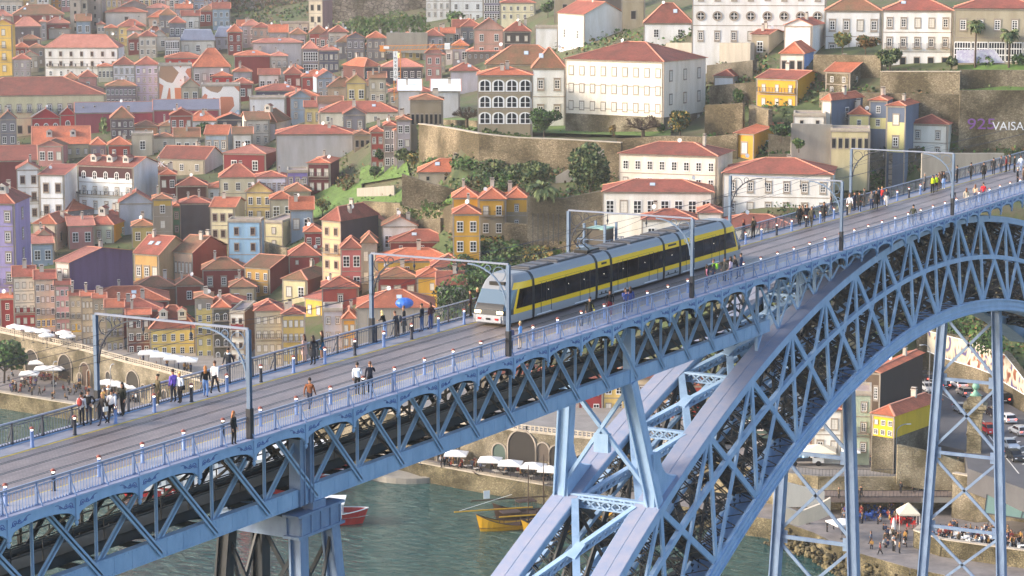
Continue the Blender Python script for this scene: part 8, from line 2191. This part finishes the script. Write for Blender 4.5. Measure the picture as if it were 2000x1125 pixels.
# blue-framed lift box beside the far railing
P = Vector((0, 0, 0)); P = at_y(1172, 478, 8.0); t = thing('lift_shelter', 'dark cabin on blue steel posts standing beside the far railing behind the tram', 'shelter', (P.x, 8.0, P.z), 0)
t.scale = (.72, .72, .72)
for x in (-1.3, 1.3):
    for y in (-1.2, 1.2): m = MB(); m.bx(x-.11, x+.11, y-.11, y+.11, -10, 2.3); m.build('post', M_POST, t)
m = MB(); m.bx(-1.1, 1.1, -1.0, 1.0, .1, 1.7, 0); m.bx(-1.15, 1.15, -1.05, 1.05, 1.7, 1.85, 1); m.build('cabin', [plain('cabin brown', '#4a443e', .5), plain('cabin roof', '#8fb0a4', .5)], t)
m = MB(); m.bx(-1.9, 1.9, -1.8, 1.8, -.15, 0)
for s in (-1, 1):
    m.beam((-1.9, s*1.8, .75), (1.9, s*1.8, .75), .06, .06); m.beam((s*1.9, -1.8, .75), (s*1.9, 1.8, .75), .06, .06)
    for k in range(6): a = -1.9+k*.633; m.beam((a, s*1.8, 0), (a+.633, s*1.8, .75), .04, .04); m.beam((a+.633, s*1.8, 0), (a, s*1.8, .75), .04, .04)
m.build('platform', M_POST, t)
# pergola
t0 = at_d(1068, 468, 436); t = thing('pergola', 'dark iron pergola of six thin frames below the big dark tree', 'pergola', t0, math.atan2(RT.y, RT.x))
for k in range(6):
    m = MB(); x = -2.6+k*.95; y = (k % 2)*1.2
    for yy in (0, 3.4): m.bx(x-.07, x+.07, yy-.07, yy+.07, -1, 4.6)
    m.bx(x-.07, x+.07, 0, 3.4, 4.5, 4.65); m.build('frame', M_IRON, t)
# crane
D = 600; s = FPX/D; P = at_d(776, 166, D); t = thing('tower_crane', 'orange tower crane with a white lettered mast among the roofs', 'crane', P, math.atan2(RT.y, RT.x)); mast_h = (166-97)/s; co = plain('crane orange', '#d98a3c', .5)
def truss_bar(m, a, b, w, n):
    a = Vector(a); b = Vector(b); d = (b-a).normalized(); u = Vector((0, 0, 1)) if abs(d.z) < .5 else Vector((1, 0, 0)); v = d.cross(u); 
    for i in (-1, 1):
        for j in (-1, 1): o = u*(i*w/2)+v*(j*w/2); m.beam(a+o, b+o, .14, .14)
    for k in range(n):
        p, q = a.lerp(b, k/n), a.lerp(b, (k+1)/n)
        for e in ((u, v), (v, u), (-u, v), (-v, u)):
            m.beam(p+e[0]*w/2-e[1]*w/2, q+e[0]*w/2+e[1]*w/2, .09, .09)
m = MB(); truss_bar(m, (0, 0, -4), (0, 0, mast_h), 1.7, 10); m.build('mast', co, t)
m = MB(); truss_bar(m, (0, 0, mast_h+.4), (17.5, 0, mast_h+.9), 1.1, 20); m.build('jib', co, t)
m = MB(); truss_bar(m, (-4.6, 0, mast_h+.4), (0, 0, mast_h+.4), 1.1, 5); m.bx(-4.4, -3.0, -.7, .7, mast_h-.5, mast_h+.9); m.build('counter_jib', co, t)
m = MB(); m.bx(-3.4, -2.0, -1.0, -.9, mast_h+.2, mast_h+.9); m.bx(12.2, 13.6, -.9, .9, mast_h+.1, mast_h+1.6); m.build('ballast', M_BW, t)
m = MB(); m.bx(-.95, .2, -1.0, -.9, 1.2, mast_h-.4); sg = m.build('sign_board', M_BW, t)
def text_mesh(body, size, ext=.01):
    cu = bpy.data.curves.new('txt', 'FONT'); cu.body = body; cu.size = size; cu.align_x = 'CENTER'; cu.align_y = 'CENTER'; cu.extrude = ext
    o = bpy.data.objects.new('txt', cu); COL.objects.link(o); dg = bpy.context.evaluated_depsgraph_get(); me = bpy.data.meshes.new_from_object(o.evaluated_get(dg)); bpy.data.objects.remove(o); bpy.data.curves.remove(cu); return me
step = (mast_h-2.4)/7
tv = MB()
for k, ch in enumerate('invenio'):
    me = text_mesh(ch, 1.25); base = Vector((-.375, -1.02, mast_h-1.1-k*step))
    tv.mesh([base+Vector((v.co.x, -v.co.z, v.co.y)) for v in me.vertices], [tuple(p.vertices) for p in me.polygons])
tv.build('lettering', plain('black letters', '#2a2622', .7), sg)
def wall_text(body, px, py, D, size, colr, name, label, rzv=None, squash=1.0, bold=0.0):
    me = text_mesh(body, size); 
    me.materials.clear(); me.materials.append(plain('paint '+colr, colr, .7)); o = link(name, me); P = at_d(px, py, D); o.location = P
    o.matrix_world = Matrix(((RT.x*squash, 0, -FH.x, P.x), (RT.y*squash, 0, -FH.y, P.y), (0, 1, 0, P.z), (0, 0, 0, 1))); tag(o, label, 'graffiti'); return o
Dg = gdepth(1940, 292)-.35
wall_text('925', 1917, 243, Dg-1.0, 2.9, '#7a4a94', 'graffiti', 'purple graffiti figures sprayed on the tall rubble wall', squash=1.3)
wall_text('VAISA', 1969, 247, Dg-1.5, 2.3, '#e2e4ea', 'graffiti', 'white block graffiti letters on the tall rubble wall near the right edge')
wall_text('OK', 311, 321, gdepth(290, 360)-13, 2.0, '#f4f2f0', 'painted_letters', 'white letters painted on the dark gable above the white pediment')
lw = MB(); q = [at_d(px, py, gdepth(1930, 128)-.6) for px, py in ((1868, 123), (1990, 123), (1990, 96), (1868, 98))]; lw.prism(q, (0, 0, 0), tuple(FH*.3)); tag(lw.build('graffiti_wall', rough_paint('white sprayed wall', '#e4e2e6', 1.6, .5, .8, (1, 1, 1), srgb('#bdb2cc'))), 'white garden wall sprayed with violet tags below the weathered mansion', 'wall')
aw = MB(); q = [at_d(px, py, gdepth(1585, 296)-dd_) for px, py, dd_ in ((1565, 255, .2), (1605, 254, .2), (1608, 268, 2.0), (1567, 270, 2.0))]; aw.prism(q, (0, 0, 0), (0, 0, -.08)); tag(aw.build('awning', M_CANV), 'white scalloped awning on the dark grey wall', 'awning')
bt = MB(); P = at_d(790, 592, gdepth(790, 742)-6); bt.blob((0, 0, 0), (1.6, 1.6, .95), 0, 14, 8); tag(bt.build('tarpaulin', rough_paint('blue tarpaulin', '#2f72d8', 1.5, .3, .5, bump=.5), None, P), 'bright blue tarpaulin dome on the scaffolded roof', 'tarpaulin')
# scaffold around the house under repair
D0 = gdepth(775, 742); sc_ = thing('scaffold', 'grey netting scaffold around the house under repair', 'scaffold', at_d(697, 742, D0-1.2), math.atan2(RT.y, RT.x)); wpx = (850-697)/FPX*D0; hh = (742-604)/FPX*D0
m = MB()
k = 0
while k*2.0 < wpx: m.tube((k*2.0, 0, 0), (k*2.0, 0, hh), .05, None, 5); k += 1
for z in range(0, int(hh), 2): m.tube((0, 0, z), (wpx, 0, z), .04, None, 5)
m.build('pole', plain('scaffold steel', '#9a9a9c', .4, .5), sc_)
# ------------------------------------------------------------------ the air: one closed box of thin pale haze round the camera and the whole scene
hz = MB(); hz.bx(-420, 1500, -700, 1700, -30, 190)
hm, hn, hb = newmat('haze'); hn.nodes.remove(hb)
pv = hn.nodes.new('ShaderNodeVolumePrincipled'); pv.inputs['Color'].default_value = (1.0, .955, .93, 1); pv.inputs['Density'].default_value = .00011; pv.inputs['Anisotropy'].default_value = .15
hn.links.new(pv.outputs[0], hn.nodes['Material Output'].inputs['Volume'])
o = hz.build('haze', hm); o['kind'] = 'stuff'
